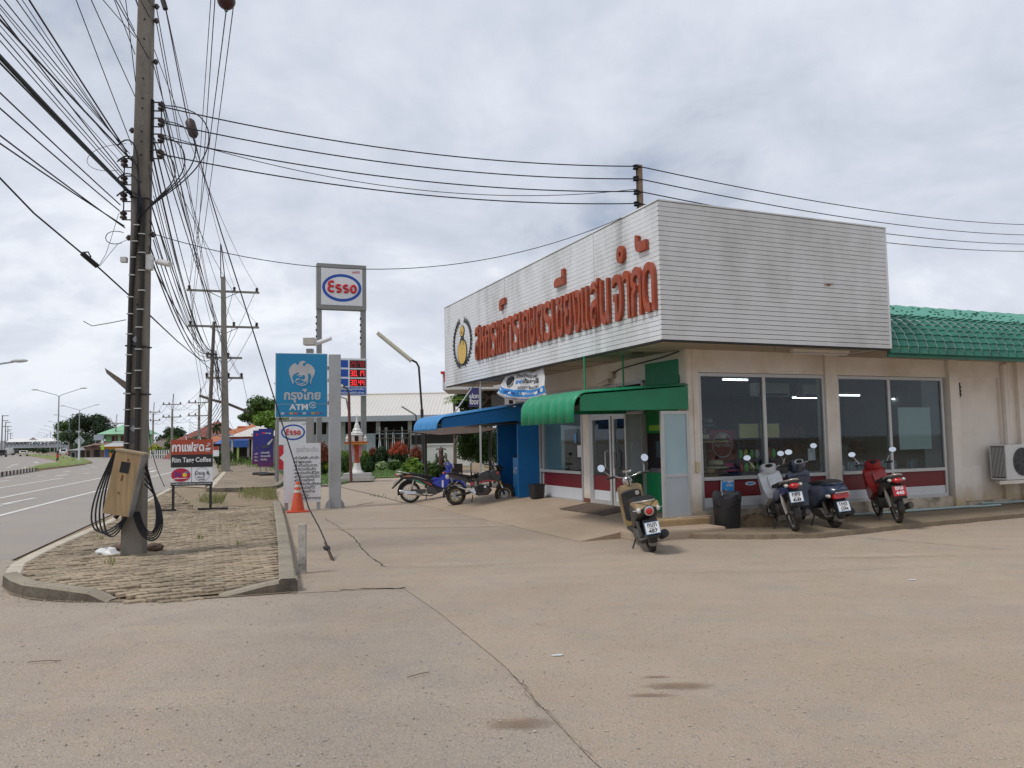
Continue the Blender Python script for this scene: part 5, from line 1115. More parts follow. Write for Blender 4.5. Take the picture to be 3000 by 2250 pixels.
# ------------------------------------------------- wires
WIRES = 0
def wire(p, q_, s, r, lab, grp='overhead wires', n=14, name='power_line', extra=None):
    pts = sag(p, q_, s, n) if extra is None else extra; base = pts[0]
    t = MB().tube([Vector(x) - base for x in pts], r * .68, 5); o = t.build(name, M_wire, fix=False); o.location = base
    return tag(o, lab, 'wire', grp)
def PW(x, y, z): return XF[POLE.name] @ Vector((x, y, z))
PREV = Vector((.8, -26, 0)); pd = (PREV - PB); pd.z = 0
def prevp(dx, z): s = Vector((-pd.y, pd.x, 0)).normalized(); return PREV + s * dx + Vector((0, 0, z))
# high lines between crossarms, then overhead towards the pole behind the camera
for k, (i_, x, z) in enumerate(((0, -1.15, 11.1), (1, -.3, 11.1), (2, 1.15, 11.1), (3, -1.1, 9.0), (4, -.3, 9.0), (5, 1.1, 9.0))):
    wire(PW(x, -.1, z), P2I[i_], .75, .013, 'thin power line from the near pole to the far footpath pole', 'power lines between crossarms', 24)
    wire(PW(x, -.1, z), prevp(-x, z + .3), .5, .013, 'power line passing overhead from the near pole', 'power lines passing overhead', 24)
b_ = PW(1.15, -.1, 11.1); 
mk = thing('marker_ball', 'dark red marker ball on the overhead line at the top edge', 'marker', AT(663, 2, 14.5)); MB().ell((0, 0, 0), .17, 16, 12).build('ball', mat('ball_red', (.05, .012, .012), .4), mk, smooth=60); MB().tube([(.03 * math.cos(a), 0, -.19 + .03 * math.sin(a)) for a in [i * .63 for i in range(10)]], .01, 5, True).build('eye', M_rubber, mk)
wire(AT(664, 20, 14.5), P2I[2] + Vector((0, 0, -.05)), .35, .017, 'heavier line hanging from the marker ball', 'overhead wires', 22); wire(AT(690, -30, 14.4), P2I[5], .35, .015, 'line running beside the marker ball line', 'overhead wires', 22)
# service drop to the roof post
RP = BW(.25, 1.0, 0)
for k, (zp, zr) in enumerate(((6.52, 6.28), (6.28, 6.06), (6.04, 5.84), (5.80, 5.63))): wire(PW(.31, 0, zp), RP + Vector((0, 0, zr)), .22, .015, 'service wire from the near pole to the roof post, number %s from the top' % ('one', 'two', 'three', 'four')[k], 'service wires to the roof post', 22)
wire(PW(.31, 0, 6.1), RP + Vector((0, 0, 5.88)), .42, .009, 'slack thin wire looping under the service wires', 'service wires to the roof post', 22); wire(PW(.17, 0, 4.62), RP + Vector((0, 0, 5.5)), .75, .009, 'long slack telephone wire sagging to the roof post', 'service wires to the roof post', 30)
for k, (zr, py_) in enumerate(((6.28, 635), (6.06, 665), (5.84, 692), (5.63, 713))):
    e_ = AT(3000, py_, 24); p_ = RP + Vector((.05, 0, zr)); wire(p_, p_ + (e_ - p_) * 1.3, .35, .015, 'wire from the roof post passing over the store, %s from the top' % ('first', 'second', 'third', 'lowest')[k], 'wires beyond the roof post', 22)
# low voltage and telephone wires to the left, towards the pole behind the camera
rd = random.Random(9)
def wleft(x0_, y0_, x1_, y1_, r, lab, grp, sg=.02):
    p0_ = AT(x0_, y0_, PB.y - .12); nn = Vector((pd.y, -pd.x, 0)).normalized(); d = ray(x1_, y1_); p1_ = CAM + d * ((p0_ - CAM).dot(nn) / d.dot(nn))
    k = 24 / (p1_ - p0_).length; e_ = p0_ + (p1_ - p0_) * k; e_.z = max(e_.z, 4.6)
    wire(p0_, e_, sg * 20, r, lab, grp, 26)
for i, (a_, r_) in enumerate((((385, 570, 0, 99), .020), ((384, 573, 0, 104), .020), ((386, 567, 0, 94), .016), ((387, 575, 0, 116), .016), ((380, 560, -10, 80), .012))): wleft(*a_, r_, 'black cable in the thick bundle left of the near pole', 'thick cable bundle')
for i, a_ in enumerate(((352, 600, 0, 211), (350, 618, 0, 257), (366, 668, 0, 333), (364, 662, 0, 357))): wleft(*a_, .013, 'low wire from the left insulator rack, %s one' % ('top', 'second', 'third', 'lowest')[i], 'low wires leaving to the left')
for i, (a_, r_) in enumerate((((372, 445, 116, 0), .016), ((370, 440, 57, 0), .010), ((375, 455, 86, 0), .009), ((385, 470, 8, 0), .018), ((365, 520, 0, 32), .010), ((365, 530, 0, 55), .009), ((380, 450, 40, 0), .008), ((362, 508, 14, 0), .012), ((372, 470, 30, 0), .007), ((368, 490, 0, 10), .007), ((378, 462, 100, 0), .007))): wleft(*a_, r_, 'telephone wire leaving the near pole to the left', 'telephone wires leaving to the left')
for i, a_ in enumerate(((386, 425, 236, 0), (397, 110, 316, 0), (396, 160, 340, 0), (394, 90, 354, 0), (397, 240, 370, 0))): wleft(*a_, .009, 'thin wire rising steeply left of the near pole', 'thin wires left of the near pole')
for k in range(3): wire(PW(.13, -.1, (8.05, 7.83, 7.2)[k]), prevp(.1 + .1 * k, 9.0), .2, .011, 'wire crossing the face of the near pole, clamp %s' % ('one', 'two', 'three')[k], 'wires clamped to the near pole', 16); wire(PW(.2, -.05, (8.05, 7.83, 7.2)[k]), B2 + Vector((.0, -.3, (6.9, 6.8, 5.8)[k])), .5, .011, 'wire from near pole clamp %s down to the far footpath pole' % ('one', 'two', 'three')[k], 'wires clamped to the near pole', 20)
# the low cable at the left with its splice
lc = [AT(-40, 480, 10.2), AT(100, 625, 11.0), AT(240, 742, 11.8), AT(285, 780, 12.0), AT(375, 862, 12.4)] + [AT(448, 932, 13.2), AT(520, 1000, 19), AT(575, 1045, 26), AT(615, 1080, 33)]
wire(None, None, 0, .02, 'low thick cable passing the near pole with a splice', 'overhead wires', name='telephone_cable', extra=lc)
sp = thing('cable_splice', 'dark splice on the low cable left of the near pole', 'splice', AT(262, 762, 11.9)); MB().tube([AT(240, 742, 11.8) - AT(262, 762, 11.9), AT(285, 780, 12.0) - AT(262, 762, 11.9)], .04, 8).build('sleeve', M_rubber, sp); MB().tube([AT(x, y, 11.85) - AT(262, 762, 11.9) for x, y in ((240, 740), (258, 738), (266, 752), (258, 760))], .012, 5).build('loop', M_wire, sp)
wire(None, None, 0, .006, 'thin tie wire hanging from the near pole to the splice', 'overhead wires', extra=[AT(348, 625, 12.2), AT(325, 700, 12.1), AT(310, 745, 12.0), AT(289, 780, 11.95)]); wire(None, None, 0, .006, 'curved tie wire from the near pole to the splice', 'overhead wires', extra=[AT(378, 700, 12.3), AT(345, 715, 12.2), AT(320, 745, 12.1), AT(292, 780, 11.95)])
# bundle of telephone cables from the near pole down to the timber pole and on
T3 = B3 + Vector((.17, 0, 5.05)); Q2 = B2 + Vector((-.1, -.4, 4.6))
for k in range(16):
    z = 4.15 + .13 * k; j_ = Vector((rd.uniform(-.12, .12), rd.uniform(-.1, .1), rd.uniform(-.15, .2)))
    wire(PW(.18, rd.uniform(-.1, .1), z), T3 + j_, rd.uniform(.25, .9), rd.choice((.009, .012, .016)), 'telephone cable from the near pole to the timber pole', 'telephone cables to the timber pole', 20)
    if k < 11: wire(T3 + j_, Q2 + Vector((rd.uniform(-.2, .2), 0, rd.uniform(-.5, .9))), rd.uniform(.1, .4), .02, 'telephone cable from the timber pole to the far footpath pole', 'telephone cables beyond the timber pole', 10)
for k, z in enumerate((6.52, 6.28, 6.04, 5.80)): wire(PW(.3, 0, z), P2I[8 if k > 1 else 6] + Vector((0, 0, -.1 * k)), .55, .014, 'low power wire from the near pole rack to the far footpath pole', 'low power wires to the footpath pole', 20)
# guy wire with egg insulator, from above down to the forecourt
GY = G(978, 1643); gtop = Vector((-4.72, 12.5, 10.3)); gw = [AT(905, 1490, 12.2), AT(735, 950, 12.9), AT(648, 680, 13.2), AT(573, 430, 13.4), AT(545, 330, 13.45), AT(480, 0, 13.6), AT(440, -200, 13.7)]
gp_ = [GY, AT(935, 1545, 11.6)] + gw
wire(None, None, 0, .016, 'steel guy wire slanting down to the forecourt in front of the price signs', 'guy wire', name='guy_wire', extra=gp_)
ga = thing('guy_anchor', 'rusty guy wire anchor rod with bolted clamp', 'anchor', GY); aa = AT(905, 1490, 12.2) - GY; b_ = aa * .33
MB().tube([(0, 0, -.05), b_], .017, 6).build('rod', mat('rusty_rod', (.13, .07, .04), .9), ga); MB().tube([aa * .20, aa * .245], .032, 6).build('clamp', M_rubber, ga); b = MB(); [b.cyl(aa * f + Vector((-.06, 0, 0)), aa * f + Vector((.02, 0, 0)), .013, n=6) for f in (.20, .215, .23, .245)]; b.build('bolts', M_rubber, ga)
eg = thing('strain_insulator', 'brown strain insulator on the guy wire beside the near pole', 'insulator', AT(562, 376, 13.42)); d_ = AT(573, 415, 13.4) - AT(551, 340, 13.44); d_.normalize(); MB().tube([-d_ * .17, -d_ * .12, d_ * .12, d_ * .17], [.05, .085, .085, .05], 10).build('body', mat('insulator_brown', (.045, .025, .02), .5), eg, smooth=50)
eg2 = thing('strain_insulator', 'small grey strain insulator at the top edge beside the near pole', 'insulator', AT(481, 14, 13.6)); MB().tube([-d_ * .09, d_ * .09], .045, 8).build('body', M_rubber, eg2)
# wires between the far poles
for a, c in ((P2I, far[0][1]), (far[0][1], far[1][1]), (far[1][1], far[3][1]), (far[3][1], far[2][1])):
    for i in range(min(6, len(a), len(c))): wire(a[i], c[i], 1.1, .022, 'thin wire sagging between the distant poles', 'wires between distant poles', 12)
for k in range(5): wire(Q2 + Vector((0, 0, -.3 * k)), far[0][1][0] + Vector((0, 0, -2.2 - .35 * k)), 1.2, .03, 'telephone wire sagging between the distant poles', 'wires between distant poles', 12)
for k in range(3): wire(P2I[(2, 5, 8)[k]], AT((640, 700, 760)[k], (1205, 1285, 1275)[k], 75), .6, .02, 'drop wire from the footpath pole to the houses', 'drop wires to the houses', 10)
# ------------------------------------------------- street lamps on the median
def lamp(lab, base, h, span, rz=0.0, band=True):
    t = thing('street_lamp', lab, 'street lamp', base, rz, 'twin-arm lamps on the median'); m_ = mat('lamp_steel', (.33, .35, .36), .5, .3)
    MB().cyl((0, 0, 0), (0, 0, h), .13, .07, 10).build('post', m_, t)
    for s_ in (-1, 1):
        o = MB().tube([(0, 0, h - .1), (s_ * .35, 0, h + .12), (s_ * span, 0, h + span * .27)], .045, 6).build('arm', m_, t)
        MB().ell((s_ * (span + .4), 0, h + span * .27 + .05), (.55, .16, .10), 10, 6, None).build('lamp_head', mat('lamp_head', (.5, .5, .5), .4), o, smooth=60)
    if band: MB().cyl((0, 0, .0), (0, 0, .45), .145, n=10).build('black_band', M_k, t); MB().cyl((0, 0, .45), (0, 0, .95), .143, n=10).build('red_band', mat('band_red', (.5, .06, .03), .6), t); MB().cyl((0, 0, .95), (0, 0, 1.4), .141, n=10).build('black_band', M_k, t)
L0 = [(168, 1362, 1160, 'twin-arm lamp nearest on the median'), (230, 1346, 1202, 'twin-arm lamp beside the diamond sign'), (201, 1343, 1226, 'third twin-arm lamp along the median'), (177, 1340, 1243, 'fourth twin-arm lamp along the median'), (159, 1338, 1255, 'fifth twin-arm lamp along the median'), (146, 1337, 1264, 'sixth twin-arm lamp along the median'), (136, 1336, 1272, 'seventh twin-arm lamp along the median'), (128, 1335.5, 1278, 'eighth twin-arm lamp along the median'), (122, 1335, 1283, 'farthest twin-arm lamp along the median')]
for i, (px, pb, ptp, lab) in enumerate(L0):
    d = 9.2 * 2311 / (pb - ptp); bs = AT(px, pb, d); bs.z = 0; hh = AT(px, ptp, d).z; lamp(lab, bs, hh, 3.3, R(-10), i < 4)
t = thing('street_lamp', 'lamp arm reaching in at the left edge of the picture', 'street lamp', AT(-330, 1400, 50) * 1.0, 0, 'twin-arm lamps on the median'); XF[t.name] = t.matrix_world.copy(); q0 = AT(-330, 1400, 50)
bt = Vector((q0.x, q0.y, 0)); t.matrix_world = Matrix.Translation(bt); tipw = AT(40, 1060, 48) - bt
MB().cyl((0, 0, 0), (0, 0, tipw.z - .9), .13, .07, 10).build('post', MC['lamp_steel'], t); o = MB().tube([(0, 0, tipw.z - 1.0), (.4, 0, tipw.z - .75), tipw], .06, 6).build('arm', MC['lamp_steel'], t); MB().ell(tipw + Vector((.35, 0, .06)), (.55, .16, .12), 10, 6).build('lamp_head', MC['lamp_head'], o, smooth=60)
# diamond sign on the median nose
t = thing('diamond_sign', 'grey back of a diamond road sign on a white post', 'road sign', G(231, 1350.5, .2)); d_ = t.location.y; hs = 27 * d_ / 2311 / 2 * 1.0
MB().box(-.1, .1, -.06, .06, 0, 2.55).build('post', M_pan, t); zc = 2.35; e_ = .62
MB().prism([(0, zc - e_), (e_, zc), (0, zc + e_), (-e_, zc)], 'y', .07, .1).build('plate', mat('sign_back', (.33, .36, .37), .4, .4), t)
# ================================================================ signs, cone, bollard
def sthing(name, label, cat, loc, rz=0.0, group=None): return thing(name, label, cat, loc, rz, group)
XR = Vector((1, 0, 0))
M_sgrey = mat('sign_post_grey', (.42, .43, .44), .5, var=.06, scale=4, dirt=(.3, .26, .2), damt=.4); M_white = mat('sign_white', (.72, .73, .75), .45, var=.04, scale=2)
# bank sign on a tall grey post
p = G(981, 1488); t = sthing('bank_sign', 'sky blue cash machine sign with bird emblem on a tall grey post', 'sign', p, R(17)); d = p.y
MB().box(-.15, .15, -.10, .10, 0, 3.93).build('post', M_sgrey, t, bev=.012)
[MB().prism([(s_ * .15, 0), (s_ * .25, 0), (s_ * .23, .12), (s_ * .15, .22)], 'y', -.01, .01).build('base_gusset', M_sgrey, t) for s_ in (-1, 1)]; [MB().box(x - .008, x + .008, -.16, -.10, 0, .28).build('base_gusset', M_sgrey, t) for x in (-.14, .14)]
M_sky = mat('bank_blue', (.012, .24, .46), .4, var=.06, scale=3); M_sil = mat('bank_silver', (.50, .50, .51), .45)
x1, x0 = -.20, -1.45; zt, zb = 3.93, 2.33
MB().box(x0 - .02, x1 + .02, -.06, .10, zb - .02, zt + .02).build('cabinet', M_white, t, bev=.008); PNL = MB().box(x0, x1, -.085, -.058, zb, zt).build('face', M_sky, t); MB().box(x1 + .02, -.15, -.03, .05, zb + .3, zb + .4).build('arm', M_sgrey, t); MB().box(x1 + .02, -.15, -.03, .05, zt - .4, zt - .3).build('arm', M_sgrey, t)
fy = -.089; XL = lambda px: x0 + (px - 232) / (1790 - 232) * (x1 - x0); ZL = lambda py: zt - (py - 235) / (2190 - 235) * (zt - zb)
def poly(pts, m_, name, y=fy):
    b = MB(); b.add([(XL(a), y, ZL(c)) for a, c in pts], [tuple(range(len(pts)))]); return b.build(name, m_, PNL, fix=False)
bird = [(620, 780), (640, 680), (700, 600), (790, 535), (830, 530), (850, 580), (890, 590), (930, 540), (950, 500), (915, 480), (970, 485), (1000, 460), (1050, 450), (1100, 465), (1150, 495), (1090, 510), (1050, 540), (1040, 590), (1080, 625), (1130, 600), (1140, 550), (1170, 535), (1280, 570), (1370, 650), (1420, 760), (1400, 880), (1330, 1010), (1300, 1100), (1300, 1160), (1270, 1160), (1280, 1050), (1310, 970), (1270, 850), (1200, 850), (1210, 950), (1200, 1080), (1120, 1100), (1000, 1060), (990, 1020), (1060, 1050), (1110, 1000), (1120, 950), (1090, 890), (1040, 900), (1020, 940), (900, 960), (1000, 900), (830, 915), (930, 860), (910, 810), (840, 840), (760, 890), (720, 980), (770, 1110), (760, 1160), (730, 1160), (690, 1040), (640, 900)]
poly(bird, M_sil, 'bird_emblem')
MB().tube([(XL(a), fy, ZL(c)) for a, c in [(960, 1035), (890, 1025), (840, 1060), (835, 1120), (880, 1180), (970, 1215), (1080, 1215), (1160, 1170), (1200, 1090)]], .012, 4).build('bird_tail', M_sil, PNL); MB().tube([(XL(a), fy, ZL(c)) for a, c in [(930, 1090), (920, 1140), (980, 1175), (1070, 1150), (1120, 1090)]], .009, 4).build('bird_tail', M_sil, PNL)
text('กรุงไทย', M_sil, PNL, (XL(470), fy, ZL(1760)), XR, Z, XL(1590) - XL(470), ZL(1330) - ZL(1760), bold=.035)
MB().box(x0, x1, fy, fy + .003, ZL(1745) - .05, ZL(1745) - .043).build('rule', M_sil, PNL)
zr_ = ZL(2190) + .02; text('ATM', M_white, PNL, (x0 + .32, fy, zb + .17), XR, Z, .46, .15, bold=.035)
MB().tube([(x0 + .90 + .085 * math.cos(a), fy, zb + .29 + .075 * math.sin(a)) for a in [i * .45 for i in range(1, 14)]], .006, 4).build('ring', M_white, PNL); text('24', M_white, PNL, (x0 + .855, fy, zb + .26), XR, Z, .09, .06, bold=.02)
for k in range(10): c = [(.5, .52, .55), (.1, .15, .4), (.6, .3, .05), (.5, .1, .08), (.1, .12, .3)][k % 5]; MB().box(x0 + .12 + k * .106, x0 + .20 + k * .106, fy, fy + .003, zb + .06, zb + .11).build('card_logo', mat('card_%d' % (k % 5), c, .5), PNL)
# white notice board leaning on grey legs
pl_, pr_ = G(833, 1498), G(942, 1494); d_ = (pr_ - pl_); rz = math.atan2(d_.y, d_.x); w = d_.length; t = sthing('notice_board', 'white payment notice board with rows of Thai lettering behind the traffic cone', 'notice board', pl_, rz)
hb = 1.46
MB().box(-.02, w - .02, -.03, .0, .20, .20 + hb).build('sheet', M_white, t); [MB().box(x, x + .09, .0, .06, 0, 1.5).build('leg', M_sgrey, t) for x in (.0, w - .12)]
M_fade = mat('faded_grey_ink', (.42, .42, .43), .7); text('จุดชำระเงิน', M_fade, t, (.28, -.034, 1.40), XR, Z, w - .36, .18, bold=.01)
rows = ['-ค่าไฟฟ้า,ค่าน้ำ', '-ค่าผ่อนรถ', '-ค่าตั๋วเดินทาง', '-ค่างวดสินค้า', '-ค่าประกันชีวิต', '-ค่าอินเตอร์เน็ต', '-ค่าโทรศัพท์', '-ค่าประกันสังคม', '-ค่าเคเบิลทีวี', '-ค่าเทอมบ้าน', '-ค่าปรับ', '-ประกันภัยการกุศล']; wd = [.63, .44, .58, .54, .62, .62, .50, .68, .50, .50, .34, .64]
for i, (s_, ww) in enumerate(zip(rows, wd)): text(s_, M_ink, t, (.20 + .003 * i, -.034, 1.255 - i * .0905), XR, Z, ww, .085, bold=.02)
b = MB(); [b.box(x, x + .012, -.035, -.03, z, z + .012) for x in (.0, w - .05) for z in (.25, .55, .85, 1.15, 1.45, 1.62)]; b.build('rivets', M_dark, t)
# cone
p = G(872, 1500); t = sthing('traffic_cone', 'orange traffic cone with two white bands in front of the notice board', 'traffic cone', p, .3); M_or = mat('cone_orange', (.62, .075, .02), .5, var=.12, dirt=(.3, .06, .03), damt=.4)
MB().lathe([(.165, .035), (.16, .05), (.048, .72), (.04, .73), (.02, .73)], n=20).build('cone', M_or, t, smooth=40)
rr = lambda z: .16 - (z - .05) / .67 * .112 + .004
for z0_, z1_ in ((.47, .53), (.60, .66)): MB().lathe([(rr(z0_), z0_), (rr(z1_), z1_)], n=20).build('band', mat('cone_band', (.62, .58, .5), .6), t, smooth=40)
MB().box(-.26, .26, -.22, .22, 0, .035).build('base', M_or, t, bev=.012)
# short weathered bollard by the kerb
p = G(886, 1680); t = sthing('bollard_post', 'short flaking white concrete post beside the island kerb', 'bollard', p, .1); b = MB(); b.box(-.047, .047, -.045, .045, -.05, .62); b.build('shaft', mat('flaking_white', (.50, .46, .40), .9, var=.35, scale=14, dirt=(.10, .085, .07), dscale=7, damt=.95, bump=.7), t, bev=.008)
# coffee board
a_, c_ = GI(500, 1497), GI(599, 1480); d_ = c_ - a_; rz = R(6); t = sthing('coffee_board', 'coffee shop board in red, black and white on two black posts', 'sign', a_, rz); wb = .92
M_cred = mat('coffee_red', (.36, .055, .025), .5, var=.06, scale=4); M_cblk = mat('coffee_black', (.018, .016, .016), .45)
W_ = .95
for x in (.02, W_ - .08): MB().box(x, x + .05, -.0, .05, 0, .66).build('post', M_cblk, t)
MB().box(W_ - .35, W_ + .33, .02, .09, -.01, .05).build('foot', M_cblk, t); MB().box(-.25, .1, .02, .09, -.01, .04).build('foot', M_cblk, t)
zb_, zt_ = .58, 1.66; S_ = MB().box(0, W_, -.03, .0, zb_, zt_).build('sheet', M_white, t); f_ = -.034; H_ = zt_ - zb_
q = lambda fr: zt_ - H_ * fr
MB().box(.0, W_, f_, f_ + .003, q(.325), q(0)).build('red_band', M_cred, S_); MB().box(.0, W_, f_, f_ + .003, q(.60), q(.325)).build('black_band', M_cblk, S_); MB().box(.0, W_, f_, f_ + .003, q(1), q(.925)).build('black_strip', M_cblk, S_); MB().box(W_ * .49, W_ * .495, f_, f_ + .003, q(.925), q(.60)).build('divider', M_cblk, S_)
f2 = f_ - .003; text('กาแฟสด', M_white, S_, (.02, f2, q(.26)), XR, Z, W_ * .77, H_ * .20, bold=.035); text('Rim Tang Coffee', M_white, S_, (.03, f2, q(.525)), XR, Z, W_ * .93, H_ * .14, bold=.02)
b = MB(); cx_ = W_ * .89; b.add([(cx_ - .07, f2, q(.19)), (cx_ - .05, f2, q(.235)), (cx_ + .03, f2, q(.235)), (cx_ + .07, f2, q(.185))], [(0, 1, 2, 3)]); b.add([(cx_ - .09, f2, q(.245)), (cx_ + .05, f2, q(.255)), (cx_ + .03, f2, q(.265)), (cx_ - .06, f2, q(.26))], [(0, 1, 2, 3)]); b.build('cup', M_white, S_, fix=False); MB().tube([(cx_ - .01, f2, q(.17)), (cx_ - .05, f2, q(.15)), (cx_, f2, q(.135)), (cx_ + .045, f2, q(.11)), (cx_ + .02, f2, q(.08)), (cx_ - .02, f2, q(.095))], .009, 4).build('steam', M_white, S_)
def oval(cx_, cz_, rx, rz_, y, m_, name, par, n=30): b = MB(); b.add([(cx_ + rx * math.cos(2 * math.pi * i / n), y, cz_ + rz_ * math.sin(2 * math.pi * i / n)) for i in range(n)], [tuple(range(n))]); return b.build(name, m_, par, fix=False)
def ringx(cx_, cz_, rx, rz_, th, y, m_, name, par, n=48):
    b = MB(); b.add([(cx_ + (rx - k * th) * math.cos(2 * math.pi * i / n), y, cz_ + (rz_ - k * th) * math.sin(2 * math.pi * i / n)) for k in (0, 1) for i in range(n)], [(i, (i + 1) % n, n + (i + 1) % n, n + i) for i in range(n)]); return b.build(name, m_, par, fix=False)
oval(W_ * .24, q(.765), W_ * .23, H_ * .145, f2, mat('crimson', (.45, .01, .05), .5), 'red_oval', S_); text('โอ้เอ๋', mat('indigo', (.07, .04, .25), .5), S_, (W_ * .08, f2 - .003, q(.80)), XR, Z, W_ * .17, H_ * .11, bold=.03); oval(W_ * .335, q(.765), .05, .05, f2 - .003, mat('yellow_dot', (.75, .5, .03), .5), 'yellow_disc', S_); oval(W_ * .375, q(.71), .035, .022, f2 - .0036, MC['print_blue'], 'blue_cap', S_); MB().tube([(W_ * .06, f2 - .003, q(.86)), (W_ * .19, f2 - .003, q(.825)), (W_ * .16, f2 - .003, q(.85)), (W_ * .40, f2 - .003, q(.835))], .006, 4).build('flourish', M_white, S_)
ringx(W_ * .75, q(.765), .165, .165, .006, f2, M_cblk, 'ring', S_); text('Dang &', M_cblk, S_, (W_ * .59, f2, q(.79)), XR, Z, W_ * .33, H_ * .10, bold=.01); text('aloud', M_cblk, S_, (W_ * .63, f2, q(.84)), XR, Z, W_ * .17, H_ * .045, bold=.01); text('BAKERY', M_cblk, S_, (W_ * .67, f2, q(.885)), XR, Z, W_ * .16, H_ * .025, bold=.03); text('ร้านอยู่ข้างทางหลวง เชียงแสน โทร.093-3014439', M_white, S_, (.02, f2, q(.985)), XR, Z, W_ * .95, H_ * .05, bold=.005)
[MB().cyl((x, 0, zt_), (x - .02, 0, zt_ + .09), .008, n=5).build('wire_stub', M_white, t) for x in (.34, .66)]
# filling station pylon
d = 42.0; L_, R_ = AT(928, 1390, d), AT(1063, 1390, d); L_.z = R_.z = 0; R_.y += .9; v_ = R_ - L_; rz = math.atan2(v_.y, v_.x); Wp = v_.length
M_psteel = mat('pylon_steel', (.25, .245, .235), .5, .2, var=.1, scale=1); M_eb = mat('pylon_blue', (.006, .07, .38), .4); M_er = mat('pylon_red', (.55, .02, .03), .4)
t = sthing('fuel_pylon', 'tall filling station pylon with oval logo and red price digits', 'sign', L_, rz)
for x in (.12, Wp - .12): MB().box(x - .13, x + .13, -.15, .15, 0, 11.3).build('post', M_psteel, t); [MB().box(x - .17, x - .13, -.1, .1, 7.0 + k * .35, 7.1 + k * .35).build('post_bracket', M_dark, t) for k in range(5)]
C_ = MB().box(-.02, Wp + .02, -.25, .25, 8.88, 11.35).build('cabinet', M_psteel, t); F_ = MB().box(.20, Wp - .20, -.27, -.248, 9.10, 11.12).build('face', M_white, C_); cxp, czp = Wp / 2, 10.05
oval(cxp, czp, Wp * .405, .76, -.272, M_eb, 'blue_oval', F_); oval(cxp, czp, Wp * .345, .60, -.276, M_white, 'white_oval', F_)
def esso(par, cx_, cz_, w_, y):
    # rounded letters of the oval logo
    h = w_ * .30; lw = w_ * .065
    def stroke(pts): MB().tube([(cx_ + a * w_, y, cz_ + c_ * w_) for a, c_ in pts], lw * .62, 6).build('logo_letter', M_er, par)
    arc = lambda cx2, cz2, r1, r2, a0, a1, n=9: [(cx2 + r1 * math.cos(R(a0 + (a1 - a0) * i / n)), cz2 + r2 * math.sin(R(a0 + (a1 - a0) * i / n))) for i in range(n + 1)]
    stroke(arc(-.31, .105, .09, .075, 50, 250) ); stroke(arc(-.31, -.055, .10, .088, 110, 310)); stroke([(-.32, .025), (-.25, .025)])
    for ox in (-.10, .12): stroke(arc(ox, .02, .068, .055, 40, 230) + arc(ox, -.09, .068, .055, 50, -140))
    stroke(arc(.35, -.035, .075, .11, 0, 360, 16))
esso(F_, cxp, czp + .02, 1.75, -.285); text('เอสโซ่', M_er, F_, (Wp - .75, -.274, 10.88), XR, Z, .40, .16, bold=.03)
PB_ = MB().box(Wp * .36, Wp + .02, -.32, -.16, 4.2, 6.22).build('price_board', M_white, t); pf = -.325
for k in range(3):
    z1 = 6.12 - k * .50; MB().box(Wp * .44, Wp * .62, pf, pf + .004, z1 - .40, z1).build('fuel_panel', M_eb, PB_); D_ = MB().box(Wp * .65, Wp - .04, pf, pf + .004, z1 - .42, z1).build('digit_panel', M_dark, PB_)
    dm = mat('digit_dim', (.25, .01, .01), .5, emit=(1, .03, .05), estr=.12) if k == 0 else mat('digit_red', (.6, .02, .02), .5, emit=(1, .03, .04), estr=.85)
    SEG = {'0': 'abcdef', '1': 'bc', '2': 'abged', '3': 'abgcd', '4': 'fgbc', '7': 'abcf', '8': 'abcdefg', '9': 'abfgcd', '6': 'afgecd'}
    s_ = ('29.78', '30.17', '30.44')[k]; xx = Wp * .665; dw = .145
    for ch in s_:
        b = MB()
        if ch == '.': b.box(xx - .01, xx + .03, pf - .008, pf - .004, z1 - .37, z1 - .33).build('decimal_point', dm, D_); xx += .055; continue
        X0, X1, zt2, zm, zb2 = xx, xx + dw, z1 - .06, z1 - .21, z1 - .36; th = .038
        for sg in SEG[ch]:
            if sg == 'a': b.box(X0, X1, pf - .008, pf - .004, zt2 - th, zt2)
            if sg == 'd': b.box(X0, X1, pf - .008, pf - .004, zb2, zb2 + th)
            if sg == 'g': b.box(X0, X1, pf - .008, pf - .004, zm - th / 2, zm + th / 2)
            if sg == 'b': b.box(X1 - th, X1, pf - .009, pf - .005, zm, zt2)
            if sg == 'c': b.box(X1 - th, X1, pf - .009, pf - .005, zb2, zm)
            if sg == 'f': b.box(X0, X0 + th, pf - .009, pf - .005, zm, zt2)
            if sg == 'e': b.box(X0, X0 + th, pf - .009, pf - .005, zb2, zm)
        xx += dw + .038; b.build('digit', dm, D_)
MB().box(Wp * .40, Wp - .04, pf, pf + .004, 4.26, 4.66).build('text_panel', M_eb, PB_); text('เอสโซ่มีมูลค่าเพิ่ม', M_white, PB_, (Wp * .42, pf - .004, 4.47), XR, Z, Wp * .53, .17, bold=.02); text('ทุกมิเตอร์หัวจ่าย', M_white, PB_, (Wp * .42, pf - .004, 4.28), XR, Z, Wp * .53, .16, bold=.02)
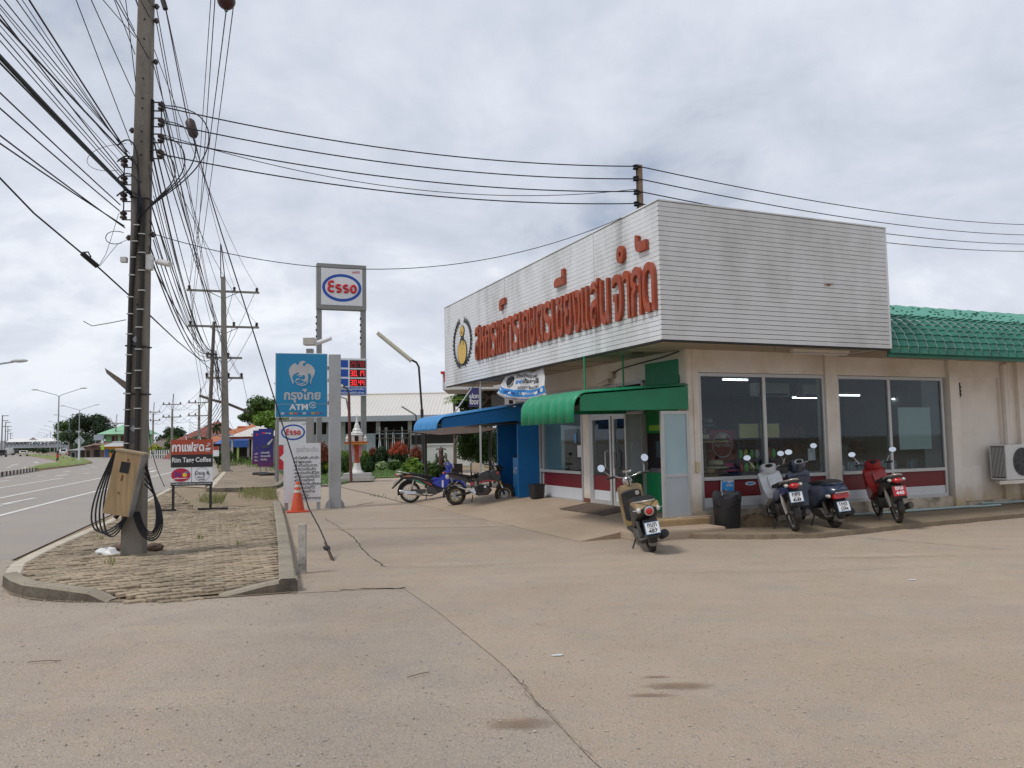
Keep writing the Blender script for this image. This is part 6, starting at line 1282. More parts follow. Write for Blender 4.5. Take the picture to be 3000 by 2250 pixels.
# low entrance sign with red arrow panel
p = G(810, 1411, .02); t = sthing('entry_sign', 'low filling station entry sign with oval logo above a red arrow panel', 'sign', p, R(8)); k_ = p.y / 2311
h_ = lambda py: AT(815, py, p.y).z
MB().box(-.07, .07, -.06, .06, 0, h_(1232)).build('post', M_psteel, t); MB().box(1.38, 1.56, -.08, .08, 0, h_(1235)).build('post', M_psteel, t)
F_ = MB().box(.10, 1.36, -.10, .06, h_(1305), h_(1237)).build('logo_panel', M_white, t); MB().box(.06, 1.42, -.11, .07, h_(1236), h_(1231)).build('top_rail', M_psteel, t); cz_ = (h_(1245) + h_(1292)) / 2
oval(.72, cz_, .52, .35, -.104, M_eb, 'blue_oval', F_); oval(.72, cz_, .45, .28, -.108, M_white, 'white_oval', F_); esso(F_, .72, cz_ + .01, .72, -.112); text('เอสโซ่', M_ink, F_, (1.1, -.104, h_(1246)), XR, Z, .2, .06, bold=.01)
A_ = MB().box(.10, 1.36, -.10, .06, h_(1377), h_(1308)).build('arrow_panel', M_er, t); zc_ = (h_(1377) + h_(1308)) / 2; MB().add([(.14, -.104, zc_), (.55, -.104, zc_ + .4), (.55, -.104, zc_ - .4)], [(0, 1, 2)]).build('arrow', M_white, A_, fix=False); MB().box(.05, 1.42, -.11, .07, h_(1382), h_(1377)).build('bottom_rail', M_psteel, t)
# slim lamp posts behind the signs
for px, pyt, dd, lab in ((577 + 0, 1250, 0, ''),)[:0]: pass
t = sthing('marker_lamp', 'slim grey post with a white cap left of the entry sign', 'lamp', G(812, 1420, .0), 0); zz_ = AT(812, 1122, t.location.y).z; MB().cyl((0, 0, 0), (0, 0, zz_ - .1), .06).build('post', M_psteel, t); MB().ell((0, 0, zz_), (.16, .16, .1), 12, 8).build('cap', M_white, t, smooth=60)
t = sthing('post_lamp', 'grey square post lamp rising behind the bank sign', 'lamp', AT(908, 1400, 30.5), 0); t.location.z = 0; XF[t.name] = Matrix.Translation(t.location); zz_ = AT(908, 1000, 30.5).z; MB().box(-.12, .12, -.12, .12, 0, zz_ - .3).build('post', M_psteel, t); MB().box(-.22, .22, -.2, .2, zz_ - .15, zz_ + .12).build('lamp_box', mat('lamp_beige', (.45, .42, .36), .5), t); MB().cyl((.2, 0, zz_ - .1), (.85, -.1, zz_ + .1), .10, .08, 10).build('camera', M_white, t)
# two purple banners
M_pur = None
def purplemat():
    m = bpy.data.materials.new('banner_violet'); m.use_nodes = True; t_ = m.node_tree; N = t_.nodes; g = N.new('ShaderNodeTexCoord'); sp_ = N.new('ShaderNodeSeparateXYZ'); t_.links.new(g.outputs['Generated'], sp_.inputs[0])
    r_ = N.new('ShaderNodeValToRGB'); t_.links.new(sp_.outputs[2], r_.inputs[0]); e = r_.color_ramp.elements; e[0].position = .0; e[0].color = (.13, .02, .10, 1); e[1].position = .45; e[1].color = (.035, .025, .19, 1); n2 = e.new(.9); n2.color = (.018, .025, .21, 1)
    t_.links.new(r_.outputs[0], N['Principled BSDF'].inputs['Base Color']); N['Principled BSDF'].inputs['Roughness'].default_value = .5; return m
M_pur = purplemat()
for i, (pl, pb, pt, wpx, lab) in enumerate([(746, 1392, 1261, 33, 'violet printed banner, the rear one of the pair on the footpath'), (762, 1400, 1256, 38, 'violet printed banner, the front one of the pair on the footpath')]):
    dd = 41.0 - i * 1.2; bs = AT(pl + wpx / 2, pb, dd); bs.z = .12; t = sthing('banner_stand', lab, 'banner', bs, R(8)); kk = dd / 2311; ww = wpx * kk; z0_, z1_ = AT(pl, pb - 33, dd).z - .12, AT(pl, pt, dd).z - .12
    S_ = MB().add([(-ww / 2 - .12, 0, z0_), (ww / 2, .03, z0_ - .03), (ww / 2 - .04, 0, z1_), (-ww / 2 - .08, .03, z1_), (-ww / 2 - .12, .015, z0_), (ww / 2, .045, z0_ - .03), (ww / 2 - .04, .015, z1_), (-ww / 2 - .08, .045, z1_)], [(0, 1, 2, 3), (7, 6, 5, 4), (0, 4, 5, 1), (2, 6, 7, 3), (1, 5, 6, 2), (3, 7, 4, 0)]).build('cloth', M_pur, t)
    MB().cyl((0, .06, 0), (0, .06, z1_), .02).build('pole', M_psteel, t); MB().lathe([(.1, 0), (.38, 0), (.42, .07), (.36, .13), (.2, .13)], n=16).build('weight', M_rubber, t)
    xr_ = ww / 2; yy = -.015; text('มิตซู', M_white, S_, (-.1, yy, z1_ - .28), XR, Z, .3, .08, bold=.02); oval(-.15, z1_ - .22, .09, .05, yy, mat('pink_mark', (.6, .03, .12), .5), 'mark', S_); MB().add([(-.25, yy, z1_ - .85), (.05, yy, z1_ - .80), (.25, yy, z1_ - .55), (.28, yy, z1_ - .62), (.1, yy, z1_ - .95), (-.22, yy, z1_ - 1.0)], [tuple(range(6))]).build('car_print', mat('print_dark', (.05, .06, .09), .4), S_, fix=False); MB().add([(.0, yy - .004, z1_ - .78), (.26, yy - .004, z1_ - .52), (.30, yy - .004, z1_ - .56), (.12, yy - .004, z1_ - .82)], [(0, 1, 2, 3)]).build('hand_print', M_sil, S_, fix=False)
    for k2, s_ in enumerate(('สมัครฟรี!', 'ปิดยอดให้', 'เริ่มต้น')): text(s_, M_white, S_, (-.28, yy, z1_ - 1.25 - k2 * .17), XR, Z, (.42, .46, .3)[k2], .10, bold=.02)
# second coffee board further along
t = sthing('roadside_board', 'small red and white board behind the timber pole', 'sign', AT(612, 1352, 60)); t.location.z = 0; XF[t.name] = Matrix.Translation(t.location); k_ = 60 / 2311
MB().box(-.9, .75, -.03, .03, AT(612, 1337, 60).z, AT(612, 1308, 60).z).build('panel', M_white, t); MB().box(-.9, .75, -.036, -.031, AT(612, 1319, 60).z, AT(612, 1308, 60).z).build('red_band', M_cred, t); [MB().box(x, x + .07, 0, .06, 0, 1.2).build('post', M_cblk, t) for x in (-.85, .65)]
# litter at the pole foot
p = GI(315, 1622); t = sthing('plastic_bag', 'crumpled white plastic bag at the foot of the near pole', 'bag', p); rd = random.Random(2); n = 14; rings = [[(r_ * (1 + rd.uniform(-.3, .3)) * math.cos(2 * math.pi * i / n) * 1.3, r_ * (1 + rd.uniform(-.3, .3)) * math.sin(2 * math.pi * i / n), z * (1 + rd.uniform(-.3, .3))) for i in range(n)] for r_, z in ((.12, 0), (.11, .03), (.07, .07), (.01, .08))]; MB().loft(rings).build('film', mat('bag_white', (.66, .66, .66), .4), t, smooth=30)
for px, py, sz, lab in ((345, 1612, .09, 'brown stone left of the near pole foot'), (455, 1612, .11, 'brown broken stone right of the near pole foot')):
    t = sthing('stone', lab, 'stone', GI(px, py)); b = MB(); b.ell((0, 0, sz * .35), (sz * 1.3, sz * .8, sz * .55), 8, 6); rd = random.Random(int(px)); b.v = [(x * rd.uniform(.8, 1.2), y * rd.uniform(.8, 1.2), z * rd.uniform(.8, 1.2)) for x, y, z in b.v]; b.build('rock', mat('stone_brown', (.14, .09, .07), .9, var=.3, scale=20, bump=.5), t)
for px, py, dx, dy, lab in ((1226, 1980, .07, .05, 'dark twig on the forecourt near the long crack'), (130, 1940, .12, .01, 'thin twig on the side road at the left'), (840, 1735, .14, -.1, 'dry stick at the end of the island kerb')):
    t = sthing('twig', lab, 'twig', G(px, py, .003)); MB().tube([(-dx, -dy, .006), (0, 0, .012), (dx, dy * 1.4, .006)], .0035, 5).build('stick', mat('twig_brown', (.20, .14, .09), .9), t)
for px, py, lab in ((1632, 1920, 'white paint fleck on the forecourt near the middle'), (2672, 1699, 'white scrap on the forecourt at the right')):
    t = sthing('paper_scrap', lab, 'scrap', G(px, py, .004)); MB().add([(-.05, -.01, 0), (.03, -.02, .004), (.05, .012, .008), (-.03, .02, .003)], [(0, 1, 2, 3)]).build('paper', M_pan, t, fix=False)
# ================================================================ motorcycles
M_tyre = mat('tyre_rubber', (.022, .02, .018), .85, var=.3, scale=20, dirt=(.16, .11, .07), dscale=9, damt=.6); M_bplas = mat('black_plastic', (.018, .018, .019), .5, var=.2, dirt=(.10, .075, .05), dscale=4, damt=.35); M_chrome = mat('chrome', (.62, .62, .62), .18, .95, var=.05)
M_eng = mat('engine_alloy', (.10, .095, .09), .5, .5, var=.3, scale=14, dirt=(.12, .085, .06), damt=.5); M_seat = mat('seat_vinyl', (.016, .016, .017), .55, var=.2); M_rimg = mat('rim_steel', (.50, .46, .40), .35, .7, var=.1); M_lens = mat('clear_lens', (.55, .53, .5), .15, coat=.5); M_rlens = mat('red_lens', (.45, .012, .015), .2, coat=.6); M_mirror = mat('mirror_face', (.82, .84, .86), .03, 1.0, var=0)
def circ(x, z, r, n=28, y=0.0): return [(x + r * math.cos(2 * math.pi * i / n), y, z + r * math.sin(2 * math.pi * i / n)) for i in range(n)]
def wheel(t, x, R_, w, rim, spokes=0, name='wheel', disc=False):
    b = MB(); n = 30; prof = [(-w * .75, R_ - w * 1.5), (-w, R_ - w * .8), (-w * .7, R_ - w * .18), (0, R_), (w * .7, R_ - w * .18), (w, R_ - w * .8), (w * .75, R_ - w * 1.5)]
    for i in range(n):
        a = 2 * math.pi * i / n
        for y, r_ in prof: b.v.append((x + r_ * math.cos(a), y, R_ + r_ * math.sin(a)))
    k = len(prof)
    for i in range(n):
        for j in range(k): b.f.append((i * k + j, i * k + (j + 1) % k, ((i + 1) % n) * k + (j + 1) % k, ((i + 1) % n) * k + j))
    o = b.build(name, M_tyre, t, smooth=40); ri = R_ - w * 1.5
    rm = MB().tube(circ(x, R_, ri, n), w * .55, 8, True).build('rim', rim, o, smooth=60); b = MB(); b.cyl((x, -w * 1.1, R_), (x, w * 1.1, R_), R_ * .17, n=12)
    if spokes > 12:
        for i in range(spokes): a = 2 * math.pi * i / spokes; a2 = a + (.35 if i % 2 else -.35); s_ = w * .7 * (1 if i % 4 < 2 else -1); b.cyl((x + R_ * .15 * math.cos(a2), s_, R_ + R_ * .15 * math.sin(a2)), (x + ri * math.cos(a), 0, R_ + ri * math.sin(a)), .0035, n=4, cap=False)
    else:
        for i in range(spokes): a = 2 * math.pi * i / spokes; b.tube([(x + R_ * .12 * math.cos(a), 0, R_ + R_ * .12 * math.sin(a)), (x + ri * math.cos(a + .25), 0, R_ + ri * math.sin(a + .25))], .016, 5)
    b.build('hub', M_eng, o)
    if disc: MB().cyl((x, -w * 1.25, R_), (x, -w * 1.12, R_), R_ * .40, n=20).build('brake_disc', mat('disc_steel', (.34, .33, .32), .4, .7, var=.1), o)
    return o
def fender(t, x, R_, a0, a1, w, m_, name='mudguard', gap=.035):
    b = MB(); n = 12
    for i in range(n + 1):
        a = R(a0 + (a1 - a0) * i / n); r_ = R_ + gap
        for y, dr in ((-w, -.05), (-w * .8, -.005), (0, .012), (w * .8, -.005), (w, -.05)): b.v.append((x + (r_ + dr) * math.cos(a), y, R_ + (r_ + dr) * math.sin(a)))
    b.f = [(i * 5 + j, i * 5 + j + 1, i * 5 + j + 6, i * 5 + j + 5) for i in range(n) for j in range(4)]
    o = b.build(name, m_, t, smooth=60, fix=False); md = o.modifiers.new('s', 'SOLIDIFY'); md.thickness = .006; return o
def mirror(t, base, tip, side, rx=.07, rz_=.05, face=M_mirror):
    o = MB().tube([base, ((base[0] + tip[0]) / 2 + .02, (base[1] + tip[1]) / 2, (base[2] + tip[2]) / 2 + .02), tip], .007, 6).build('mirror', M_chrome, t)
    v, f = [], []; c = Vector(tip) + Vector((0, 0, rz_ * .6)); n = 18
    MB().ell(c + Vector((.012, 0, 0)), (.012, rx, rz_ * .98), 14, 8, Matrix.Translation(c + Vector((.012, 0, 0))) @ Matrix.Rotation(.235, 4, 'Y') @ Matrix.Translation(-c - Vector((.012, 0, 0)))).build('mirror_shell', M_bplas, o, smooth=60); b = MB(); b.add([(c.x - .014 + .24 * rz_ * math.sin(2 * math.pi * i / n), c.y + rx * .9 * math.cos(2 * math.pi * i / n), c.z + rz_ * .9 * math.sin(2 * math.pi * i / n)) for i in range(n)], [tuple(range(n))]); b.build('mirror_glass', face, o, fix=False)
def plate(t, c, tilt, lines, w=.21, h=.17, bgm=None, ink=None):
    mt = Matrix.Translation(c) @ Matrix.Rotation(R(tilt), 4, 'Y'); bgm = bgm or M_white
    o = MB().box(-.006, 0, -w / 2, w / 2, -h / 2, h / 2, mt).build('number_plate', mat('plate_border', (.08, .25, .42), .5) if bgm is M_white else bgm, t); b = MB().box(-.009, -.006, -w / 2 + .008, w / 2 - .008, -h / 2 + .008, h / 2 - .008, mt).build('plate_face', bgm, o)
    hs = {3: [(.085, .058), (.062, .018), (.004, .052)], 2: [(.09, .06), (.012, .06)]}[len(lines)]
    for s_, (z0_, hh) in zip(lines, hs):
        ww = w * (.62 if hh > .03 else .42); org = mt @ Vector((-.0105, ww / 2, -h / 2 + .012 + z0_ * h / .17)); text(s_, ink or M_ink, o, org, (0, -1, 0), mt.to_3x3() @ Vector((0, 0, 1)), ww, hh * h / .17, bold=.03)
    return o
def bike(label, loc, rz, lean, group='motorcycles parked at the store'):
    t = thing('motorcycle', label, 'motorcycle', loc, R(rz), group, Matrix.Rotation(R(lean), 4, 'X')); return t
def stand(t, x): MB().tube([(x, .10, .24), (x - .02, .17, .12), (x - .05, .24, -.02 + .02)], .012, 6).build('side_stand', M_bplas, t); MB().box(x - .08, x - .02, .21, .28, .0, .012).build('stand_foot', M_bplas, t)
def bars(t, x, z, w, cowl=None, m_=None):
    MB().tube([(x - .09, w, z), (x - .02, w * .62, z + .01), (x + .03, w * .3, z - .03), (x + .03, -w * .3, z - .03), (x - .02, -w * .62, z + .01), (x - .09, -w, z)], .012, 8).build('handlebar', M_chrome, t, smooth=60)
    for s_, q_ in ((-1, .05), (1, .09)): MB().tube([(x - .03, s_ * (w - .14), z), (x + .10, s_ * w * .5, z + .05 - q_), (x + .12, s_ * .08, z - .16), (x + .02, s_ * .05, z - .34)], .005, 5).build('control_cable', M_bplas, t, smooth=60)
    for s_ in (-1, 1): o = MB().cyl((x - .10, s_ * (w + .015), z), (x - .05, s_ * (w - .12), z + .004), .018, n=10).build('grip', M_bplas, t); MB().tube([(x - .03, s_ * (w - .13), z - .0), (x + .02, s_ * (w - .08), z - .01), (x - .02, s_ * (w + .01), z - .015)], .006, 5).build('lever', M_chrome, t)
def underbone(label, loc, rz, lean, c1, c2, accent=None, plate_l=None, dirty=False, taillight=True, decals=(), pbg=None, pink=None, steer=0, basket=False):
    t = bike(label, loc, rz, lean); wb, R_ = 1.22, .285; rim = M_rimg
    wheel(t, 0, R_, .042, rim, 24, 'rear_wheel'); wheel(t, wb, R_, .038, rim, 24, 'front_wheel')
    fender(t, wb, R_, 20, 150, .055, c1, 'front_mudguard'); fender(t, 0, R_, 60, 195, .06, M_bplas, 'rear_mudguard', .05)
    for s_ in (-1, 1): MB().tube([(wb, s_ * .07, R_), (wb - .10, s_ * .075, .56), (wb - .16, s_ * .06, .74)], [.022, .022, .028], 8).build('fork_leg', M_rimg, t); MB().tube([(.0, s_ * .09, R_), (.06, s_ * .10, .46), (.10, s_ * .10, .62)], [.02, .032, .02], 8).build('shock_absorber', M_rimg, t)
    MB().tube([(0, .08, R_), (.42, .07, .33)], .024, 6).build('swing_arm', M_bplas, t); MB().box(.0, .42, -.085, -.06, .24, .36).build('chain_case', M_eng, t, bev=.02)
    MB().slab([(.42, .30), (.46, .42), (.62, .46), (.80, .44), (.90, .38), (.88, .28), (.70, .22), (.48, .22)], .11).build('engine', M_eng, t, smooth=40); b = MB(); [b.box(.70 + k * .028, .712 + k * .028, -.13, .13, .27, .42) for k in range(6)]; b.build('cylinder_fins', M_eng, t)
    MB().slab([(-.30, .74), (-.05, .77), (.30, .70), (.55, .62), (.70, .47), (.86, .36), (.80, .30), (.62, .42), (.40, .46), (.16, .55), (-.25, .66)], .115, .8).build('side_panel', c2, t, smooth=50)
    MB().slab([(.56, .51), (.70, .42), (.92, .33), (1.02, .40), (1.09, .62), (1.13, .86), (1.06, .94), (.97, .84), (.86, .67), (.70, .57)], .19, .9).build('leg_shield', c1, t, smooth=50)
    MB().slab([(.55, .60), (.72, .50), (.86, .60), (.96, .78), (1.0, .86), (.97, .88), (.90, .80), (.78, .64), (.60, .66)], .06).build('centre_tunnel', c1, t, smooth=50)
    MB().slab([(-.22, .80), (.05, .815), (.32, .765), (.52, .74), (.60, .70), (.58, .665), (.30, .69), (0, .74), (-.22, .76)], .125, .84).build('seat', M_seat, t, smooth=50)
    MB().tube([(-.02, .13, .78), (-.22, .12, .83), (-.36, .06, .855), (-.38, 0, .86), (-.36, -.06, .855), (-.22, -.12, .83), (-.02, -.13, .78)], .014, 8).build('grab_rail', M_rimg, t, smooth=60)
    hd = MB().slab([(1.02, .86), (1.14, .88), (1.17, .97), (1.12, 1.04), (1.02, 1.07), (.95, 1.02), (.96, .93)], .13, .75).build('handlebar_cowl', c1, t, smooth=50); MB().ell((1.16, 0, .95), (.04, .085, .06), 12, 8).build('headlight', M_lens, hd, smooth=60); MB().ell((.965, 0, 1.03), (.03, .07, .035), 12, 8).build('speedometer', M_dark, hd, smooth=60)
    bars(t, 1.04, 1.0, .32); mirror(t, (.98, .24, 1.01), (.92, .36, 1.19), 1); mirror(t, (.98, -.24, 1.01), (.92, -.36, 1.19), -1)
    tl = MB().ell((-.34, 0, .755), (.075, .085, .05), 12, 8).build('tail_light', M_rlens, t, smooth=60)
    for s_ in (-1, 1): MB().ell((-.30, s_ * .11, .765), (.07, .035, .03), 10, 6).build('turn_signal', M_lens, tl, smooth=60)
    ex = MB().tube([(.80, -.10, .27), (.55, -.14, .17), (.30, -.155, .20)], .019, 8).build('exhaust_pipe', M_eng, t, smooth=60); MB().tube([(.34, -.16, .20), (.28, -.165, .215), (-.24, -.17, .31), (-.28, -.17, .315)], [.03, .05, .056, .04], 12).build('silencer', M_chrome if not dirty else M_eng, ex, smooth=40); MB().box(-.15, .15, -.23, -.222, .235, .305).build('heat_shield', M_chrome, ex)
    if plate_l: MB().box(-.36, -.30, -.11, .11, .44, .68).build('plate_holder', M_bplas, t, bev=.01); plate(t, (-.375, 0, .58), 14, plate_l, bgm=pbg, ink=pink)
    else: MB().prism([(-.22, .70), (-.50, .40), (-.47, .38), (-.17, .64)], 'y', -.09, .09).build('tail_flap', M_bplas, t); plate(t, (-.40, 0, .545), 42, ['กกก', 'เชียงราย', '112'])
    b = MB(); [b.cyl((.52, s_ * .10, .27), (.52, s_ * .27, .27), .016, n=8) for s_ in (-1, 1)]; b.build('foot_pegs', M_bplas, t); stand(t, .45)
    for m_, pts in decals: MB().prism(pts, 'y', -.123, -.119).build('decal', m_, t); 
    for m_, pts in decals: MB().prism(pts, 'y', .119, .123).build('decal', m_, t)
    if basket: MB().box(1.1, 1.26, -.12, .12, .68, .86).build('front_rack', M_bplas, t, bev=.01)
    return t
def paint(n, c, d=.25): return mat('paint_' + n, c, .32, var=.1, scale=5, coat=.5, dirt=(.16, .11, .075), dscale=4, damt=d)
ZS = .088
# blue underbone, seen from its right side
p0 = GR(1202, 1473); p1 = GR(1340, 1465); a = math.degrees(math.atan2(p1.y - p0.y, p1.x - p0.x)); a = max(6, min(24, a)); p0.z = ramp_z(p0) + .004
underbone('blue and black motorcycle with green and orange stripes, left of the two by the booth', p0, a, -3, paint('blue', (.012, .035, .42)), M_bplas, decals=[(paint('dgreen', (.02, .28, .10)), [(.08, .62), (.20, .60), (.44, .46), (.36, .47)]), (paint('dorange', (.6, .20, .03)), [(-.22, .715), (.0, .74), (.06, .70), (-.1, .70)]), (paint('dred', (.55, .06, .03)), [(.30, .60), (.55, .50), (.60, .455), (.56, .46)]), (M_rimg, [(-.10, .745), (.25, .69), (.48, .60), (.25, .665)])])
# white and blue underbone
def from_px(pr, pf, z): a_, c_ = G(*pr, z), G(*pf, z); return a_, math.degrees(math.atan2(c_.y - a_.y, c_.x - a_.x))
pr, an = from_px((2330, 1556), (2262, 1512), ZS)
underbone('white and blue motorcycle nearest the waste bin', pr, 87, -7, paint('white', (.60, .61, .62), .4), paint('navy', (.02, .03, .10)), plate_l=['กพจ', 'เชียงราย', '68'], dirty=True, decals=[(paint('wblue', (.02, .04, .40)), [(.95, .93), (1.10, .98), (1.08, 1.03), (.97, 1.02)])])
pr, an = from_px((2634, 1532), (2566, 1506), ZS)
underbone('red motorcycle with a red number plate, rightmost of the row', pr, 80, -7, paint('red', (.32, .010, .012), .35), M_bplas, plate_l=['ขกย', '440'], dirty=True, pbg=mat('plate_red', (.40, .02, .03), .5), pink=M_white, basket=True)
# scooters
def scooter(label, loc, rz, lean, c1, c2, plate_l, retro=True):
    t = bike(label, loc, rz, lean); wb, R_ = 1.22, .215 if retro else .225
    wheel(t, 0, R_, .052, M_eng, 5, 'rear_wheel'); wheel(t, wb, R_, .048, M_eng, 5, 'front_wheel'); fender(t, wb, R_, 0, 170, .075, c1, 'front_mudguard'); fender(t, 0, R_, 100, 190, .07, M_bplas, 'rear_mudguard', .05)
    for s_ in (-1, 1): MB().tube([(wb, s_ * .08, R_), (wb - .10, s_ * .07, .62)], .022, 8).build('fork_leg', M_rimg, t)
    w = .19 if retro else .21
    MB().slab([(.93, .27), (1.0, .27), (1.12, .50), (1.16, .74), (1.13, .88), (1.05, .93), (1.02, .86), (1.04, .70), (.98, .48)], w, .86).build('leg_shield', c1, t, smooth=50); MB().slab([(.95, .36), (.985, .38), (1.03, .72), (1.01, .84), (.985, .82), (.99, .66)], w * .82, .85).build('glove_box', M_bplas if retro else c2, t, smooth=50)
    MB().box(.42, .98, -.17, .17, .25, .30).build('floor_board', M_bplas, t, bev=.02)
    MB().slab([(-.34, .66), (-.26, .73), (.10, .73), (.38, .72), (.50, .62), (.52, .34), (.44, .27), (.22, .34), (.05, .46), (-.20, .54), (-.33, .60)], .155 if retro else .185, .78).build('rear_body', c2, t, smooth=50)
    MB().slab([(-.335, .655), (-.26, .738), (.12, .745), (.30, .70), (.0, .66), (-.2, .645)], .165 if retro else .12, .85).build('tail_cover', c1, t, smooth=50)
    MB().slab([(-.24, .77), (-.05, .80), (.16, .795), (.38, .765), (.50, .74), (.48, .71), (.2, .725), (-.20, .735)], .145, .82).build('seat', M_seat, t, smooth=50); MB().tube([(-.05, .15, .74), (-.24, .12, .755), (-.33, 0, .76), (-.24, -.12, .755), (-.05, -.15, .74)], .014, 8).build('grab_rail', M_rimg if retro else c1, t, smooth=60)
    MB().slab([(-.08, .20), (.10, .34), (.46, .34), (.48, .22), (.2, .16), (0, .14)], .075, .8, .09).build('drive_case', M_eng, t, smooth=40)
    ex = MB().tube([(.30, -.10, .2), (.1, -.15, .19), (.02, -.16, .20)], .02, 8).build('exhaust_pipe', M_eng, t); MB().tube([(.06, -.165, .20), (.0, -.17, .21), (-.26, -.175, .27), (-.29, -.175, .275)], [.04, .06, .062, .05], 12).build('silencer', M_bplas, ex, smooth=40); MB().cyl((-.292, -.175, .275), (-.296, -.175, .276), .025, n=10).build('silencer_tip', M_dark, ex)
    MB().tube([(-.02, .12, .24), (.04, .13, .46)], .032, 8).build('shock_absorber', M_eng, t)
    if retro:
        MB().cyl((1.05, 0, .92), (1.03, 0, 1.0), .045, n=12).build('steering_stem', M_chrome, t); bars(t, 1.04, 1.07, .33); MB().lathe([(.055, -.01), (.07, .0), (.07, .03), (.05, .035)], (.99, 0, 1.12), 16).build('speedometer', M_chrome, t, smooth=40); MB().ell((.985, 0, 1.152), (.05, .05, .008), 14, 6).build('dial', M_dark, t); MB().ell((1.14, 0, .97), (.06, .08, .08), 14, 10).build('headlight', M_chrome, t, smooth=60); MB().ell((1.185, 0, .97), (.03, .065, .065), 12, 8).build('headlight_lens', M_lens, t, smooth=60)
        mirror(t, (.98, .26, 1.08), (.94, .40, 1.21), 1, .062, .062); mirror(t, (.98, -.26, 1.08), (.94, -.30, 1.26), -1, .062, .062); MB().cyl((.975, -.09, .78), (.965, -.09, .78), .035, n=12).build('key_plate', M_chrome, t)
        tl = MB().lathe([(.066, 0), (.07, .012), (.055, .02)], n=18, mt=Matrix.Translation((-.33, 0, .625)) @ Matrix.Rotation(R(-100), 4, 'Y')).build('tail_light', M_chrome, t, smooth=40); MB().ell((-.345, 0, .623), (.02, .052, .055), 14, 8).build('tail_lens', M_rlens, tl, smooth=60)
        for s_ in (-1, 1): MB().ell((-.29, s_ * .13, .64), (.04, .04, .04), 10, 8).build('turn_signal', M_lens, tl, smooth=60); MB().cyl((-.27, s_ * .10, .63), (-.24, s_ * .21, .645), .008, n=5).build('signal_bar', M_chrome, tl)
    else:
        hd = MB().slab([(.98, .90), (1.14, .90), (1.18, 1.0), (1.10, 1.10), (.98, 1.12), (.93, 1.04)], .12, .75).build('handlebar_cowl', c1, t, smooth=50); MB().ell((.955, 0, 1.08), (.03, .085, .045), 12, 8).build('speedometer_rim', M_white, hd, smooth=60); MB().ell((.94, 0, 1.085), (.025, .065, .033), 12, 8).build('speedometer', M_dark, hd, smooth=60); MB().ell((1.17, 0, .99), (.04, .08, .06), 12, 8).build('headlight', M_lens, hd, smooth=60)
        bars(t, 1.05, 1.05, .31); mirror(t, (.98, .24, 1.06), (.92, .34, 1.24), 1); mirror(t, (.98, -.24, 1.06), (.93, -.30, 1.30), -1)
        tl = MB().slab([(-.36, .52), (-.30, .50), (-.22, .53), (-.26, .60), (-.34, .60)], .13, .8).build('tail_light', M_rlens, t, smooth=50); MB().box(-.37, -.28, -.12, .12, .605, .625).build('chrome_strip', M_chrome, tl)
        for s_ in (-1, 1): MB().ell((-.22, s_ * .17, .56), (.08, .03, .035), 10, 6).build('turn_signal', M_lens, tl, smooth=60)
    MB().prism([(-.26, .50), (-.36, .26), (-.32, .24), (-.20, .46)], 'y', -.10, .10).build('plate_holder', M_bplas, t); plate(t, (-.355, 0, .385), 16, plate_l); stand(t, .42); fender(t, 0, R_, 150, 205, .06, mat('flap_grey', (.2, .19, .17), .7), 'mud_flap', .02)
    return t
scooter('gold and black retro scooter parked alone in front of the entrance steps', G(1912, 1617), 91, -9, paint('gold', (.27, .185, .075), .3), M_bplas, ['กบท', 'เชียงราย', '487'])
pr, an = from_px((2448, 1546), (2360, 1514), ZS)
scooter('dark blue scooter between the white and the red motorcycles', pr, 97, -6, paint('slate', (.030, .045, .085), .3), paint('slate2', (.028, .042, .08), .3), ['1กต', 'เชียงราย', '2394'], retro=False)
# small black street bike with gold fork
p0 = GR(1336, 1481); p1 = GR(1492, 1472); a = math.degrees(math.atan2(p1.y - p0.y, p1.x - p0.x)); p0.z = ramp_z(p0) + .004
t = bike('small black motorcycle with red accents and a gold front fork beside the blue booth', p0, max(4, min(20, a)), -3); wb, R_ = 1.20, .245; M_gr = mat('rim_gold', (.55, .42, .22), .35, .7)
wheel(t, 0, R_, .062, M_gr, 6, 'rear_wheel', True); wheel(t, wb, R_, .058, M_gr, 6, 'front_wheel', True); M_gf = mat('fork_gold', (.62, .38, .08), .3, .8)
for s_ in (-1, 1): MB().tube([(wb - .01, s_ * .09, R_), (wb - .075, s_ * .09, .46)], .026, 8).build('fork_leg', M_bplas, t); MB().tube([(wb - .05, s_ * .09, .40), (wb - .075, s_ * .09, .47)], .028, 8).build('fork_leg', M_chrome, t); MB().tube([(wb - .075, s_ * .09, .46), (wb - .20, s_ * .09, .86)], .026, 8).build('fork_tube', M_gf, t)
fender(t, wb, R_, 30, 140, .07, M_bplas, 'front_mudguard', .03); fender(t, 0, R_, 70, 190, .07, M_bplas, 'rear_mudguard', .07)
MB().tube([(0, -.09, R_), (.22, -.10, R_ + .03), (.45, -.08, .34)], [.022, .034, .03], 8).build('swing_arm', M_bplas, t)
MB().slab([(.42, .28), (.45, .44), (.62, .50), (.80, .46), (.90, .36), (.80, .24), (.55, .22)], .12).build('engine', M_eng, t, smooth=40); MB().cyl((.60, -.14, .38), (.60, -.12, .38), .09, n=16).build('engine_cover', M_bplas, t); MB().cyl((.72, -.13, .44), (.72, -.11, .44), .03, n=10).build('oil_cap', M_chrome, t)
c_b = paint('matt_black', (.025, .026, .028), .1); c_g = paint('graphite', (.055, .058, .065), .1); c_r = paint('accent_red', (.5, .03, .03), .1)
